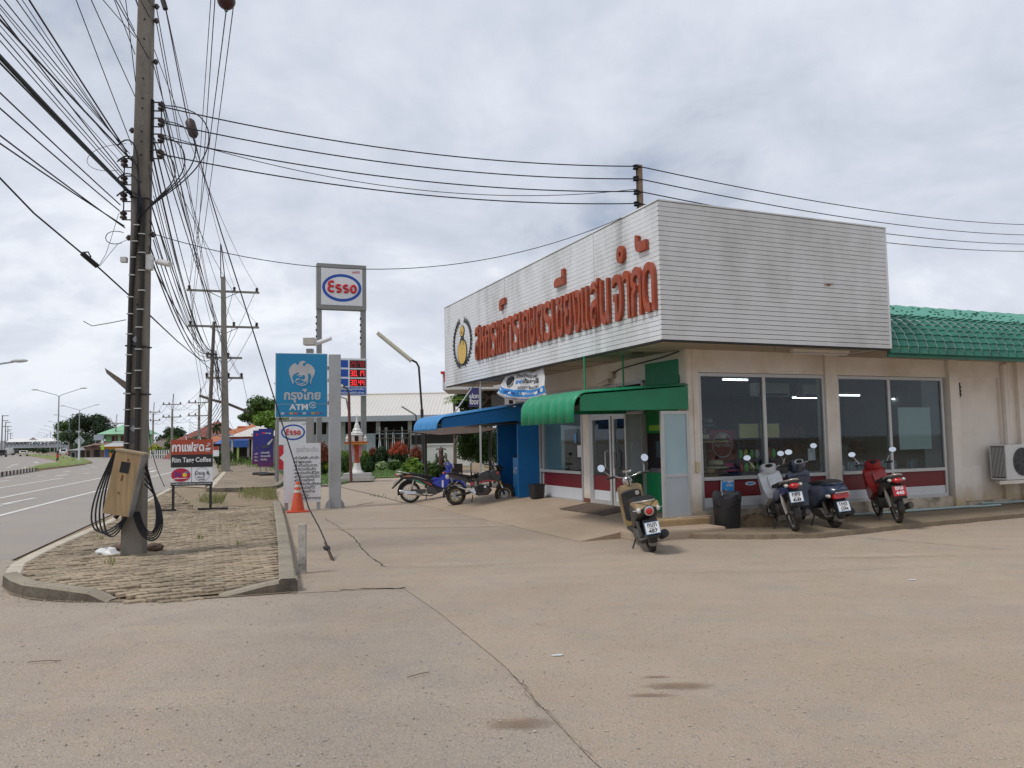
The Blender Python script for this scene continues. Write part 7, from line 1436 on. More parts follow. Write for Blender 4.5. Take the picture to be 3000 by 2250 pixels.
MB().slab([(.46, .62), (.60, .78), (.78, .84), (.98, .82), (1.06, .72), (.98, .58), (.74, .54), (.52, .54)], .13, .8).build('fuel_tank', c_g, t, smooth=45); MB().slab([(.78, .76), (.92, .86), (1.08, .84), (1.14, .66), (1.06, .52), (.94, .60)], .16, .82).build('tank_shroud', c_b, t, smooth=45)
MB().slab([(-.25, .80), (-.05, .82), (.18, .76), (.40, .72), (.55, .76), (.52, .66), (.25, .66), (-.1, .74)], .12, .84).build('seat', M_seat, t, smooth=50); MB().slab([(-.28, .76), (.0, .76), (.30, .66), (.48, .60), (.46, .50), (.20, .58), (-.1, .66)], .10, .8).build('tail_panel', c_b, t, smooth=45)
for y in (-.135, .131): MB().prism([(.56, .56), (.72, .60), (.92, .605), (.98, .57), (.80, .57), (.62, .52)], 'y', y, y + .004).build('red_stripe', c_r, t)
for y in (-.103, .099): MB().prism([(-.18, .765), (.0, .765), (.12, .70), (.06, .70)], 'y', y, y + .004).build('red_stripe', c_r, t)
MB().cyl((.40, -.135, .52), (.40, -.12, .52), .05, n=16).build('side_cap', c_r, t); MB().box(1.0, 1.07, -.165, -.155, .74, .80).build('red_badge', c_r, t)
MB().tube([(.46, -.14, .27), (.30, -.16, .36), (.06, -.17, .46)], .016, 6).build('foot_bracket', M_chrome, t); MB().tube([(.08, -.17, .45), (-.02, -.18, .52), (.05, -.18, .58)], .013, 6).build('grab_bar', M_chrome, t); MB().slab([(.30, .36), (.44, .44), (.50, .30), (.46, .22), (.42, .30)], .02, .9, -.14).build('foot_plate', M_chrome, t)
tl = MB().ell((-.28, 0, .80), (.05, .06, .03), 10, 6).build('tail_light', M_rlens, t, smooth=60); MB().ell((-.20, -.13, .70), (.05, .03, .06), 10, 8).build('turn_signal', M_lens, tl, smooth=60); MB().box(-.34, -.30, -.1, .1, .45, .62).build('number_plate', M_white, t)
bars(t, .98, .93, .34); MB().slab([(1.02, .78), (1.14, .80), (1.18, .90), (1.10, .98), (1.0, .95)], .08, .75).build('headlight', M_dark, t, smooth=50); mirror(t, (.95, .26, .94), (.86, .34, 1.18), 1, .05, .04, M_bplas); mirror(t, (.95, -.26, .94), (.90, -.34, 1.16), -1, .05, .04, M_bplas); stand(t, .42)
# ================================================================ planting, garden furniture
M_bark = mat('bark', (.11, .085, .06), .95, var=.3, scale=5, bump=.5)
LM = {'dark': leafmat('leaf_dark', (.028, .06, .016)), 'mid': leafmat('leaf_mid', (.06, .12, .022)), 'fresh': leafmat('leaf_fresh', (.14, .25, .03)), 'red': leafmat('leaf_red', (.40, .075, .03)), 'rust': leafmat('leaf_rust', (.24, .07, .03)), 'pale': leafmat('leaf_pale', (.33, .42, .20)), 'yellow': leafmat('leaf_yellow', (.35, .38, .05)), 'far': leafmat('leaf_far', (.035, .06, .025))}
def ground_at(px, d): p = AT(px, 1400, d); p.z = 0; return p
def tree(label, base, h, crown, seed, n=2600, leaf=.22, mt='dark', group=None, lobes=7, name='tree', th=.35, r0=.22):
    rd = random.Random(seed); t = thing(name, label, 'tree', base, rd.uniform(0, 6), group); b = MB(); top = h - crown[2]
    b.tube([(0, 0, -.1), (rd.uniform(-.1, .1), 0, h * .3), (0, rd.uniform(-.2, .2), top)], [r0, r0 * .8, r0 * .5], 7); cl = MB()
    for k in range(lobes):
        a = 2 * math.pi * k / lobes + rd.uniform(-.4, .4); rr_ = rd.uniform(.35, .75) if k else 0; c = Vector((crown[0] * rr_ * math.cos(a), crown[1] * rr_ * math.sin(a), top + crown[2] * rd.uniform(-.5, .45)))
        b.tube([(0, 0, top * .8), (c.x * .5, c.y * .5, (top * .8 + c.z) / 2 - .1), c], [r0 * .4, r0 * .25, r0 * .1], 5); s_ = rd.uniform(.42, .62)
        leaves(cl, c, (crown[0] * s_, crown[1] * s_, crown[2] * s_), n // lobes, leaf, seed * 31 + k, .35)
    b.build('trunk', M_bark, t, smooth=60); cl.build('crown', LM[mt], t, fix=False); return t
def bush(label, base, r, seed, n=1400, leaf=.05, mt='mid', top=None, topm=None, group='garden shrubs', name='shrub', box=False):
    t = thing(name, label, 'shrub', base, 0, group); rd = random.Random(seed); b = MB()
    for k in range(5): a = k * 1.26; b.tube([(0, 0, -.05), (r[0] * .3 * math.cos(a), r[1] * .3 * math.sin(a), r[2] * .7), (r[0] * .6 * math.cos(a), r[1] * .6 * math.sin(a), r[2] * 1.3)], .015, 5)
    b.build('stems', M_bark, t); b = MB(); leaves(b, (0, 0, r[2] * (1 if not box else 1.05)), r, n, leaf, seed, .55)
    lo = [f for f in b.f]; b.v = [(x, y, max(z, .02)) for x, y, z in b.v]
    if topm:
        h = MB(); l = MB()
        for f in b.f:
            c = sum(b.v[i][2] for i in f) / 4; tgt = h if c > r[2] * 2 * top + rd.uniform(-.12, .12) * r[2] else l; tgt.add([b.v[i] for i in f], [(0, 1, 2, 3)])
        l.build('leaves', LM[mt], t, fix=False); h.build('new_leaves', LM[topm], t, fix=False)
    else: b.build('leaves', LM[mt], t, fix=False)
    return t
def pxbush(label, x0, x1, yt, yb, d, seed, **k):
    if yb < 1396: d = min(52 if x0 > 1070 else 41, G((x0 + x1) / 2, yb).y)
    s = d / 2311; base = AT((x0 + x1) / 2, yb, d); zt_ = AT((x0 + x1) / 2, yt, d).z; zb = 0.04; base.z = zb; return bush(label, base, ((x1 - x0) / 2 * s, (x1 - x0) / 2 * s * .8, (zt_ - zb) / 2), seed, **k)
pxbush('clipped bright green shrub right of the spirit house', 1052, 1086, 1312, 1382, 35.8, 1, mt='mid', top=.66, topm='fresh', n=2600, leaf=.045)
pxbush('clipped bright green shrub left of the spirit house', 990, 1032, 1312, 1382, 36.5, 2, mt='mid', top=.66, topm='fresh', n=2600, leaf=.045)
pxbush('round shrub with bright red new leaves', 1135, 1202, 1289, 1372, 38, 3, mt='dark', top=.5, topm='red', n=5200, leaf=.055)
pxbush('red-leaved shrub touching the black lamp post', 1196, 1242, 1302, 1352, 38.5, 4, mt='dark', top=.35, topm='rust', n=3200, leaf=.055)
pxbush('dark reddish shrub behind the right clipped shrub', 1076, 1108, 1306, 1370, 41, 5, mt='dark', top=.6, topm='rust', n=2000, leaf=.06); pxbush('dark green hedge shrub left of the red shrub', 1096, 1142, 1302, 1372, 40, 6, mt='dark', n=3600, leaf=.055)
pxbush('rusty shrub behind the notice board', 925, 968, 1288, 1345, 43, 7, mt='dark', top=.4, topm='rust', n=2600, leaf=.06); pxbush('yellow variegated shrub beside the notice board', 938, 966, 1332, 1385, 33, 8, mt='mid', top=.3, topm='yellow', n=1500, leaf=.06)
pxbush('low white-striped plant under the red shrub', 1098, 1136, 1352, 1380, 36, 9, mt='pale', n=700, leaf=.10); pxbush('low green plant with small white flowers', 1130, 1180, 1345, 1382, 36.5, 10, mt='mid', top=.85, topm='pale', n=1600, leaf=.05)
pxbush('light green fern clump at the lawn edge', 1178, 1240, 1340, 1396, 34, 11, mt='fresh', n=1500, leaf=.10); pxbush('dense green shrub behind the blue motorcycle', 1225, 1298, 1352, 1412, 30, 12, mt='mid', n=3600, leaf=.06); pxbush('dark shrub behind the blue motorcycle handlebar', 1285, 1335, 1360, 1412, 29, 13, mt='dark', n=2000, leaf=.06)
pxbush('low shrub at the foot of the pylon', 1062, 1100, 1345, 1385, 38, 14, mt='dark', n=1400, leaf=.06)
b_ = ground_at(1400, 30); tree('spreading green garden tree between the canopy and the blue booth', b_, 2.55, (1.15, .9, 1.0), 21, 9000, .055, 'mid', lobes=9, r0=.06); tree('dark leafy garden tree beside the blue booth', ground_at(1450, 31), 2.6, (.7, .7, 1.1), 22, 5000, .055, 'dark', lobes=7, r0=.07)
# papaya
t = thing('papaya_tree', 'small papaya tree rising above the blue awning', 'tree', ground_at(1333, 36)); h_ = AT(1333, 1172, 36).z; MB().tube([(0, 0, 0), (.03, 0, h_ * .6), (0, 0, h_)], [.09, .07, .05], 7).build('trunk', M_bark, t); b = MB(); rd = random.Random(3)
for k in range(16):
    a = k * 2.4; l = rd.uniform(.25, .45); c = Vector((l * math.cos(a), l * math.sin(a), h_ + rd.uniform(-.12, .22))); b.tube([(0, 0, h_), c], .008, 4)
    for j in range(6): a2 = a + (j - 2.5) * .5; b.add([c, c + Vector((.16 * math.cos(a2 - .12), .16 * math.sin(a2 - .12), -.03)), c + Vector((.26 * math.cos(a2), .26 * math.sin(a2), -.10)), c + Vector((.16 * math.cos(a2 + .12), .16 * math.sin(a2 + .12), -.03))], [(0, 1, 2, 3)])
b.build('crown', LM['fresh'], t, fix=False)
# spirit house
p = G(1046, 1408, .05); t = thing('spirit_house', 'small white and gold spirit house on a red pillar and tiled base', 'shrine', p, R(6)); M_tile = mat('shrine_tile', (.45, .43, .41), .4, var=.08); M_sred = mat('shrine_red', (.42, .07, .03), .5, var=.3, scale=12); M_syel = mat('shrine_gold', (.62, .38, .04), .5); M_swh = mat('shrine_white', (.66, .65, .63), .6)
MB().box(-.68, .68, -.6, .6, 0, .15).build('lower_step', M_tile, t); MB().box(-.55, .6, -.5, .5, .15, .32).build('upper_step', M_tile, t)
b = MB(); [b.box(-.68 + k * .272, -.676 + k * .272, -.603, -.6, 0, .15) for k in range(6)]; b.build('tile_joints', M_dark, t)
MB().lathe([(.30, .32), (.27, .38), (.20, .45), (.15, .62), (.13, .75)], n=8).build('pedestal', M_swh, t); MB().lathe([(.12, .75), (.11, 1.2), (.13, 1.38), (.2, 1.5), (.22, 1.55)], n=8).build('pillar', M_sred, t); MB().box(-.46, .46, -.42, .42, 1.55, 1.63).build('platform', M_syel, t); MB().box(-.48, .48, -.44, .44, 1.60, 1.66).build('platform_rim', M_sred, t)
MB().box(-.20, .20, -.18, .18, 1.66, 1.98).build('shrine_room', M_swh, t); MB().box(-.08, .08, -.19, -.18, 1.68, 1.9).build('doorway', M_dark, t); MB().lathe([(.30, 1.96), (.24, 2.0), (.26, 2.04), (.17, 2.12), (.19, 2.15), (.11, 2.27), (.12, 2.3), (.06, 2.48), (.03, 2.66), (.008, 2.86)], n=8).build('spire', M_swh, t)
for x in (-.38, .38): MB().lathe([(.06, 1.66), (.06, 1.78), (.08, 1.8), (.02, 1.92), (.005, 1.98)], (x, -.3, 0), 6).build('corner_finial', M_swh, t)
for x in (-.13, .14, .2): MB().tube([(x, -.3, 1.56), (x * 1.1, -.32, 1.3), (x, -.3, 1.05)], .03, 5).build('garland', mat('garland_pink', (.55, .22, .25), .8, var=.4, scale=30), t)
b = MB(); [b.box(x, x + .05, -.4, -.35, 1.66, 1.74) for x in (-.3, -.18, .1, .24)]; b.build('offerings', M_syel, t)
# canopy, chairs, statue
t = thing('garden_canopy', 'dark shade canopy with pale top over the garden seats', 'canopy', ground_at(1330, 27.5)); dz = lambda py: AT(1330, py, 27.5).z; k_ = 27.5 / 2311; M_can = mat('canopy_cloth', (.055, .035, .025), .9, var=.2); M_cant = mat('canopy_top', (.085, .055, .042), .85, var=.2)
ap = Vector(((1365 - 1330) * k_, .4, dz(1247))); rim_ = [Vector((x * k_, y, dz(py))) for x, y, py in ((-127, -.4, 1266), (-30, -1.2, 1277), (70, -1.2, 1273), (135, -.4, 1262), (135, 1.6, 1258), (40, 2.2, 1262), (-100, 1.6, 1262))]
n = len(rim_); b = MB(); b.add([ap] + rim_, [(0, 1 + i, 1 + (i + 1) % n) for i in range(n)]); b.build('underside', M_can, t, fix=False); b = MB(); b.add([ap + Vector((0, 0, .03))] + [r_ + Vector((0, 0, .03)) for r_ in rim_], [(0, 1 + i, 1 + (i + 1) % n) for i in range(n)]); b.build('top_cloth', M_cant, t, fix=False); [MB().cyl((x * k_, y, 0), (x * k_, y, dz(1262)), .05).build('pole', M_cblk, t) for x, y in ((105, .4), (-90, .9))]
for px, d, rz_, bm, lab in ((1341, 25.5, 20, M_cblk, 'dark wooden chair behind the small black motorcycle'), (1384, 26, -35, mat('plywood_pale', (.42, .33, .24), .7), 'pale-backed chair under the canopy')):
    t = thing('chair', lab, 'chair', ground_at(px, d), R(rz_)); MB().box(-.22, .22, -.22, .22, .42, .46).build('seat', M_cblk, t, bev=.01); MB().box(-.22, .22, .19, .22, .62, .92).build('backrest', bm, t, bev=.01); [MB().box(x - .02, x + .02, y - .02, y + .02, 0, .92 if y > 0 else .43).build('leg', M_cblk, t) for x in (-.2, .2) for y in (-.2, .205)]
t = thing('garden_table', 'low pale table beside the garden chairs', 'table', ground_at(1362, 27)); MB().box(-.5, .5, -.35, .35, .58, .63).build('top', M_tile, t); [MB().box(x - .04, x + .04, -.1, .1, 0, .58).build('leg', M_tile, t) for x in (-.35, .35)]
t = thing('statue', 'dark figure statue with birds in front of the white wall', 'statue', ground_at(1293, 31)); M_stat = mat('statue_brown', (.10, .055, .04), .6, var=.3, scale=9); M_statg = mat('statue_green', (.10, .12, .07), .6, var=.3, scale=9); zt_ = AT(1293, 1312, 31).z
MB().lathe([(.34, 0), (.30, .25), (.20, .5), (.22, .75)], n=10).build('rock_base', M_stat, t); MB().lathe([(.10, .75), (.13, .95), (.09, 1.15), (.07, zt_ - .3), (.09, zt_ - .2), (.10, zt_ - .1), (.05, zt_), (.02, zt_ + .05)], n=10).build('figure', M_stat, t, smooth=60); MB().tube([(-.2, 0, zt_ - .06), (0, 0, zt_ - .02), (.2, 0, zt_ - .06)], .025, 6).build('crown_piece', M_stat, t)
for s_ in (-1, 1): MB().tube([(s_ * .32, 0, .45), (s_ * .28, 0, .75), (s_ * .16, 0, .95), (s_ * .2, 0, 1.15), (s_ * .14, 0, 1.2)], [.10, .12, .08, .04, .03], 8).build('bird', M_statg, t, smooth=60)
# black lamp post with a tube, and a smaller brown one
t = thing('tube_lamp', 'black lamp post with a slanted fluorescent tube before the white shed', 'lamp', ground_at(1243, 36)); q0 = t.location; L = lambda px, py: AT(px, py, 36) - q0
MB().tube([(0, 0, 0), L(1236, 1200)], .075, 8).build('post', M_cblk, t); MB().tube([L(1236, 1200), L(1227, 1075), L(1220, 1062), L(1205, 1054)], .05, 8).build('neck', M_cblk, t); MB().tube([L(1206, 1056), L(1106, 975)], .09, 6).build('tube_case', mat('case_cream', (.50, .47, .36), .6), t); MB().tube([L(1204, 1062), L(1108, 983)], .03, 6).build('tube', M_white, t)
t = thing('tube_lamp', 'thin brown lamp post by the spirit house bending behind the bank post', 'lamp', G(1029, 1412, .05)); q0 = t.location; L = lambda px, py: AT(px, py, q0.y) - q0
MB().tube([(0, 0, 0), L(1025, 1300), L(1022, 1155)], .06, 8).build('post', mat('post_maroon', (.13, .05, .04), .6), t); MB().tube([L(1022, 1155), L(1018, 1140), L(1005, 1130)], .035, 6).build('neck', M_cblk, t); MB().tube([L(1005, 1134), L(960, 1112)], .08, 6).build('tube_case', MC['case_cream'], t); MB().tube([L(1020, 1200), L(1014, 1168), L(970, 1155)], .035, 6).build('second_arm', M_steel, t)
# white garden wall and things behind the store
t = thing('garden_wall', 'white rendered garden wall behind the statue', 'wall', ground_at(1242, 54)); zt_ = AT(1300, 1299, 54).z; M_wwall = mat('white_render', (.62, .61, .58), .85, var=.05, dirt=(.4, .38, .33), damt=.4); MB().box(0, 8.5, 0, .2, 0, zt_ - .12).build('panel', M_wwall, t); MB().box(-.05, 8.6, -.05, .25, zt_ - .12, zt_).build('coping', M_wwall, t)
t = thing('red_trim_parapet', 'white parapet with red trim peeping out behind the store boards', 'building', AT(1297, 1142, 27)); q0 = t.location; L = lambda px, py: AT(px, py, 27) - q0; w_ = L(1520, 1142).x; zt_ = L(1297, 1096).z
MB().box(0, w_, 0, 2.5, 0, zt_).build('wall', M_wwall, t); MB().box(-.06, w_, -.06, 0, zt_, zt_ + .09).build('red_coping', M_er, t); MB().box(.05, w_, -.03, 0, .28, zt_ - .02).build('red_panel', M_er, t); [MB().box(x, x + .15, .3, .45, -q0.z, 0).build('column', M_wwall, t) for x in (w_ - .5, w_ - .2)]
t = thing('violet_sign', 'small violet shop sign hanging behind the blue awning', 'sign', AT(1374, 1192, 26)); q0 = t.location; L = lambda px, py: AT(px, py, 26) - q0; M_vio = mat('violet_sheet', (.045, .04, .16), .5); MB().box(0, L(1404, 1192).x, 0, .06, 0, L(1374, 1136).z).build('panel', M_vio, t); text('เม่เวท', M_white, t, (.02, -.004, .28), XR, Z, .3, .17, bold=.04); text('จิวเวล', M_white, t, (.02, -.004, .08), XR, Z, .3, .17, bold=.04); MB().box(.33, .39, .0, .06, -q0.z, L(1374, 1136).z).build('pole', M_sgrey, t)
t = thing('trellis_shed', 'dark timber lean-to behind the blue booth', 'shed', AT(1400, 1240, 28)); q0 = t.location; L = lambda px, py: AT(px, py, 28) - q0; M_dkw = mat('dark_timber', (.05, .04, .033), .9, var=.3, scale=6); MB().box(.2, L(1600, 1240).x, 0, .1, -.1, L(1400, 1128).z).build('wall', M_dkw, t); [MB().tube([L(a, c) + Vector((0, -.1, 0)), L(a2, c2) + Vector((0, -.1, 0))], .04, 4).build('brace', M_oldw, t) for a, c, a2, c2 in ((1410, 1190, 1480, 1120), (1412, 1150, 1470, 1190), (1405, 1165, 1500, 1165))]; MB().box(L(1440, 1200).x, L(1478, 1200).x, -.16, -.1, L(1400, 1190).z, L(1400, 1158).z).build('grey_board', mat('board_grey', (.2, .2, .2), .8, var=.2), t); [MB().box(x, x + .1, .0, .1, -q0.z, -.1).build('post', M_dkw, t) for x in (1.15, 2.2)]
# ================================================================ buildings and traffic beyond
def hthing(name, lab, px, d, cat='house', rz=0.0, group=None):
    return thing(name, lab, cat, ground_at(px, d), R(rz), group)
def zpx(px, py, d): return AT(px, py, d).z
M_croof = mat('pale_metal_roof', (.62, .585, .53), .5, var=.05, scale=.6, dirt=(.45, .42, .37), dscale=.3, damt=.4); M_gwall = mat('grey_sheet', (.34, .37, .39), .6, var=.1, scale=1); M_otile = mat('orange_tiles', (.42, .14, .06), .8, var=.3, scale=1.6, dirt=(.25, .09, .05), dscale=.8, damt=.5, bump=.5, bscale=6); M_rtile = mat('red_brown_tiles', (.22, .065, .045), .8, var=.25, scale=1.2, bump=.5, bscale=6); M_shade = mat('deep_interior', (.02, .018, .016), .9)
# long shed with pale roof
d = 65; t = hthing('long_shed', 'long low shed with pale corrugated roof behind the garden', 868, d, 'shed'); k_ = d / 2311; X = lambda px: (px - 868) * k_; ze, zr_, zf = zpx(1200, 1217, d), zpx(1343, 1153, d + 5), zpx(1200, 1233, d); w_ = X(1421)
b = MB(); n = 110
for i in range(n + 1):
    x = -.3 + (w_ + .5) * i / n; xr = min(x, X(1343) * (d + 5) / d) if x > X(1300) else x; o_ = .045 if i % 2 else 0; xr = x if x < X(1335) else X(1335) + (x - X(1335)) * .12
    b.v += [(x, -.7, ze + o_), (xr, 5, zr_ + o_)]
b.f = [(2 * i, 2 * i + 2, 2 * i + 3, 2 * i + 1) for i in range(n)]; b.build('roof', M_croof, t, fix=False); MB().add([(w_ + .2, -.7, ze - .02), (X(1343) + .1, 5, zr_ - .02), (w_ + .2, 10, ze - .02)], [(0, 1, 2)]).build('gable', M_croof, t, fix=False); MB().tube([(-.3, 5, zr_ + .05), (X(1343), 5, zr_ + .05)], .12, 5).build('ridge_cap', M_croof, t); MB().tube([(X(1343), 5, zr_ + .05), (w_ + .3, -.7, ze + .06)], .12, 5).build('verge_cap', M_croof, t)
b = MB(); [b.box(-.3 + k * .3, -.02 + k * .3, -.74, -.70, zf, ze - .01) for k in range(int((w_ + .5) / .3))]; MB().box(-.3, w_ + .2, -.72, -.68, zf, ze).build('eave_board', M_gwall, t); MB().box(0, w_, 3, 3.1, 0, ze).build('back_wall', M_shade, t); MB().box(0, w_, -.05, 0, 0, zpx(1200, 1268, d)).build('low_wall', M_gwall, t)
for px in (880, 962, 1005, 1107, 1200, 1300, 1400): MB().box(X(px) - .15, X(px) + .15, -.1, .2, 0, ze).build('pillar', mat('pillar_grey', (.36, .35, .33), .8), t)
MB().box(X(1205), X(1330), -.12, -.06, zpx(1200, 1302, d), zpx(1200, 1275, d)).build('dark_screen', M_shade, t); MB().box(X(1100), X(1200), -.1, -.06, zpx(1150, 1330, d), zpx(1150, 1272, d)).build('store_opening', M_shade, t); rd = random.Random(6)
for i in range(14): x = X(1108 + i * 6.5); MB().tube([(x, -.3, .3), (x + rd.uniform(-.3, .3), -.2, rd.uniform(2.0, 3.2))], .04, 5).build('leaning_board', M_oldw if i % 2 else M_pan, t)
[MB().box(X(1100), X(1205), -.35, -.3, z, z + .06).build('rail', M_oldw, t) for z in (2.0, 2.6)]
t2 = thing('tube_lamp', 'thin slanted lamp in front of the shed roof', 'lamp', ground_at(1219, 58)); L = lambda px, py: AT(px, py, 58) - t2.location; MB().tube([(0, 0, 0), L(1219, 1219), L(1218, 1216)], .05, 6).build('post', M_cblk, t2); MB().tube([L(1218, 1216), L(1177, 1191)], .06, 6).build('tube_case', M_psteel, t2)
# house forms
def house(name, lab, px0, px1, pe, pr, d, roofm, wallm, depth=8.0, hip=.5, rz=0, over=.6, ridge=None):
    t = hthing(name, lab, px0, d, 'house', rz); k = d / 2311; w = (px1 - px0) * k; ze = zpx(px0, pe, d); zr2 = AT(px0, pr, d + depth / 2).z; r0_, r1_ = ridge or (hip, 1 - hip)
    MB().box(0, w, 0, depth, 0, ze).build('wall', wallm, t); b = MB(); b.add([(-over, -over, ze - .1), (w + over, -over, ze - .1), (w + over, depth + over, ze - .1), (-over, depth + over, ze - .1), (w * r0_, depth / 2, zr2), (w * r1_, depth / 2, zr2)], [(0, 1, 5, 4), (1, 2, 5), (2, 3, 4, 5), (3, 0, 4), (3, 2, 1, 0)]); b.build('roof', roofm, t); MB().tube([(w * r0_, depth / 2, zr2 + .05), (w * r1_, depth / 2, zr2 + .05)], .15, 5).build('ridge', roofm, t)
    return t, w, ze
M_cw = mat('house_cream', (.5, .46, .38), .85, var=.08); M_ww = mat('house_white', (.62, .62, .60), .85, var=.06)
t, w, ze = house('red_roof_house', 'large house with steep red-brown roofs behind the crossarm poles', 508, 628, 1296, 1236, 108, M_rtile, M_cw, 14, ridge=(.58, .62)); MB().add([(-.5, -2.5, ze - 2.2), (w * .75, -2.5, ze - 2.2), (w * .6, 2, ze + .8), (.8, 2, ze + .5)], [(0, 1, 2, 3)]).build('lower_roof', M_rtile, t, fix=False)
for x in (1.0, 2.6): MB().box(x, x + .8, -.05, 0, 1.0, 2.0).build('window', M_shade, t)
t, w, ze = house('orange_roof_house', 'white house with orange tiled roof behind the footpath pole', 607, 688, 1292, 1255, 84, M_otile, M_ww, 9, ridge=(.55, .9)); MB().box(.6, 1.6, -.04, 0, .9, 1.9).build('window', M_shade, t)
t, w, ze = house('orange_roof_shop', 'shop house with broad orange tiled roof and blue awning', 668, 752, 1280, 1243, 74, M_otile, M_cw, 9, ridge=(.30, 1.0)); MB().box(.4, w - .2, -.05, 0, 0, 2.2).build('shop_front', M_shade, t); MB().add([(-.1, -1.6, 2.1), (w * .9, -1.6, 2.1), (w * .9, -.1, 2.7), (-.1, -.1, 2.7)], [(0, 1, 2, 3)]).build('awning', mat('shop_awning', (.02, .09, .32), .6), t, fix=False); MB().box(-.1, w * .9, -1.62, -1.58, 1.5, 2.12).build('awning_skirt', MC['shop_awning'], t)
[MB().box(x, x + .16, -1.55, -1.4, 0, 2.1).build('post', c_, t) for x, c_ in ((.2, M_cw), (w * .5, mat('post_lime', (.30, .42, .10), .7)), (w * .85, M_psteel))]
t, w, ze = house('metal_roof_house', 'house with white metal roof behind the violet banners', 752, 835, 1262, 1237, 66, M_croof, M_cw, 7, ridge=(.0, 1.0)); MB().add([(-1.4, -2.8, zpx(760, 1278, 63)), (w, -2.8, zpx(760, 1278, 63)), (w, .5, ze + .4), (-.2, .5, ze + .4)], [(0, 1, 2, 3)]).build('porch_roof', M_croof, t, fix=False); MB().box(-1.3, w, -2.75, -2.7, zpx(760, 1282, 63) - .1, zpx(760, 1278, 63)).build('red_fascia', M_rtile, t); [MB().box(x, x + .12, -2.6, -2.5, 0, 2.6).build('post', M_cw, t) for x in (-1.2, .4, 1.6)]
t = hthing('blue_parasol', 'faded blue parasol outside the shop house', 647, 68, 'parasol'); zc_ = zpx(647, 1295, 68); MB().lathe([(.55, zc_ - .15), (.52, zc_ - .12), (.02, zc_ + .25)], n=10).build('canopy', mat('parasol_blue', (.06, .14, .4), .6), t); MB().cyl((0, 0, 0), (0, 0, zc_), .03).build('pole', M_psteel, t)
t = hthing('motorcycle', 'dark motorcycle parked outside the shop house', 706, 66, 'motorcycle', 40); wheel(t, 0, .29, .05, M_rimg, 5, 'rear_wheel'); wheel(t, 1.25, .29, .05, M_rimg, 5, 'front_wheel'); MB().slab([(-.2, .75), (.5, .7), (.9, .5), (1.05, .9), (1.2, .85), (1.0, .4), (.4, .4), (0, .6)], .14).build('body', M_bplas, t); MB().tube([(1.1, .3, 1.05), (1.1, -.3, 1.05)], .02).build('handlebar', M_bplas, t)
t, w, ze = house('brown_roof_house', 'low house with brown roof behind the white fence', 430, 506, 1310, 1290, 120, mat('brown_roof', (.17, .13, .11), .8, var=.1), M_cw, 9, ridge=(.0, 1.0))
t = hthing('garden_fence', 'white picket fence before the low brown house', 438, 112, 'fence'); [MB().box(k * .32, k * .32 + .16, 0, .05, 0, zpx(440, 1319, 112)).build('picket', M_ww, t) for k in range(10)]; MB().box(0, 3.3, -.03, 0, .5, .62).build('rail', M_ww, t)
# green house, orange shop, shacks, billboard
M_grw = mat('mint_wall', (.28, .52, .27), .8, var=.06); M_grr = mat('mint_roof', (.25, .48, .30), .6, var=.08)
t, w, ze = house('green_house', 'two-storey mint green house with dark red windows', 307, 372, 1271, 1239, 150, M_grr, M_grw, 10, ridge=(.5, .7), over=1.2)
for x in (1.2, 2.9): MB().box(x, x + 1.1, -.06, 0, ze - 1.55, ze - .45).build('window', mat('maroon_frame', (.12, .02, .02), .6), t)
MB().box(-.9, w + .9, -1.2, -1.1, ze - .25, ze - .1).build('fascia', mat('maroon_trim', (.13, .03, .03), .7), t); MB().box(.3, w, -.9, 0, ze - 2.0, ze - 1.85).build('balcony', M_grw, t)
t, w, ze = house('orange_shop', 'bright orange shop front below the green house', 303, 352, 1307, 1297, 140, mat('tin_roof', (.42, .41, .40), .6), mat('orange_wall', (.62, .24, .01), .7), 6, ridge=(.0, 1.0)); MB().box(.1, .9, -.05, 0, 0, 1.5).build('blue_door', mat('door_blue', (.05, .12, .3), .6), t)
for i, (a, c, top, col, lab) in enumerate([(247, 268, 1307, (.20, .13, .10), 'brown roadside shack under the dark trees'), (268, 300, 1303, (.16, .10, .08), 'reddish roadside shack left of the orange shop'), (352, 372, 1310, (.13, .11, .10), 'dark stall right of the orange shop'), (205, 222, 1318, (.26, .25, .26), 'grey tin hut behind the median')]):
    t, w, ze = house('roadside_shack', lab, a, c, top, top - 4, 145, mat('shack_roof_%d' % i, tuple(x * 1.3 for x in col), .8), mat('shack_wall_%d' % i, col, .9, var=.3), 5, ridge=(0, 1)); MB().box(w * .2, w * .7, -.04, 0, 0, ze * .6).build('opening', M_shade, t)
t = hthing('billboard', 'pale blue-grey billboard before the dark trees', 272, 148, 'billboard'); k_ = 148 / 2311; MB().box(0, 28 * k_, 0, .4, zpx(272, 1290, 148), zpx(272, 1274, 148)).build('panel', mat('billboard_face', (.33, .37, .42), .6, var=.15, scale=.6), t); [MB().cyl((x, .2, 0), (x, .2, zpx(272, 1290, 148)), .12).build('leg', M_psteel, t) for x in (.3, 1.5)]
t = hthing('lime_sign', 'vertical lime and white roadside sign by the orange shop', 294, 138, 'sign'); MB().box(0, .5, 0, .1, zpx(294, 1318, 138), zpx(294, 1303, 138)).build('panel', mat('lime_panel', (.35, .55, .05), .6), t); MB().cyl((.25, 0, zpx(294, 1303, 138)), (.25, 0, zpx(294, 1291, 138)), .05).build('pole', M_ww, t); MB().ell((.25, -.05, zpx(294, 1295, 138)), (.28, .05, .3), 12, 8).build('disc', M_ww, t)
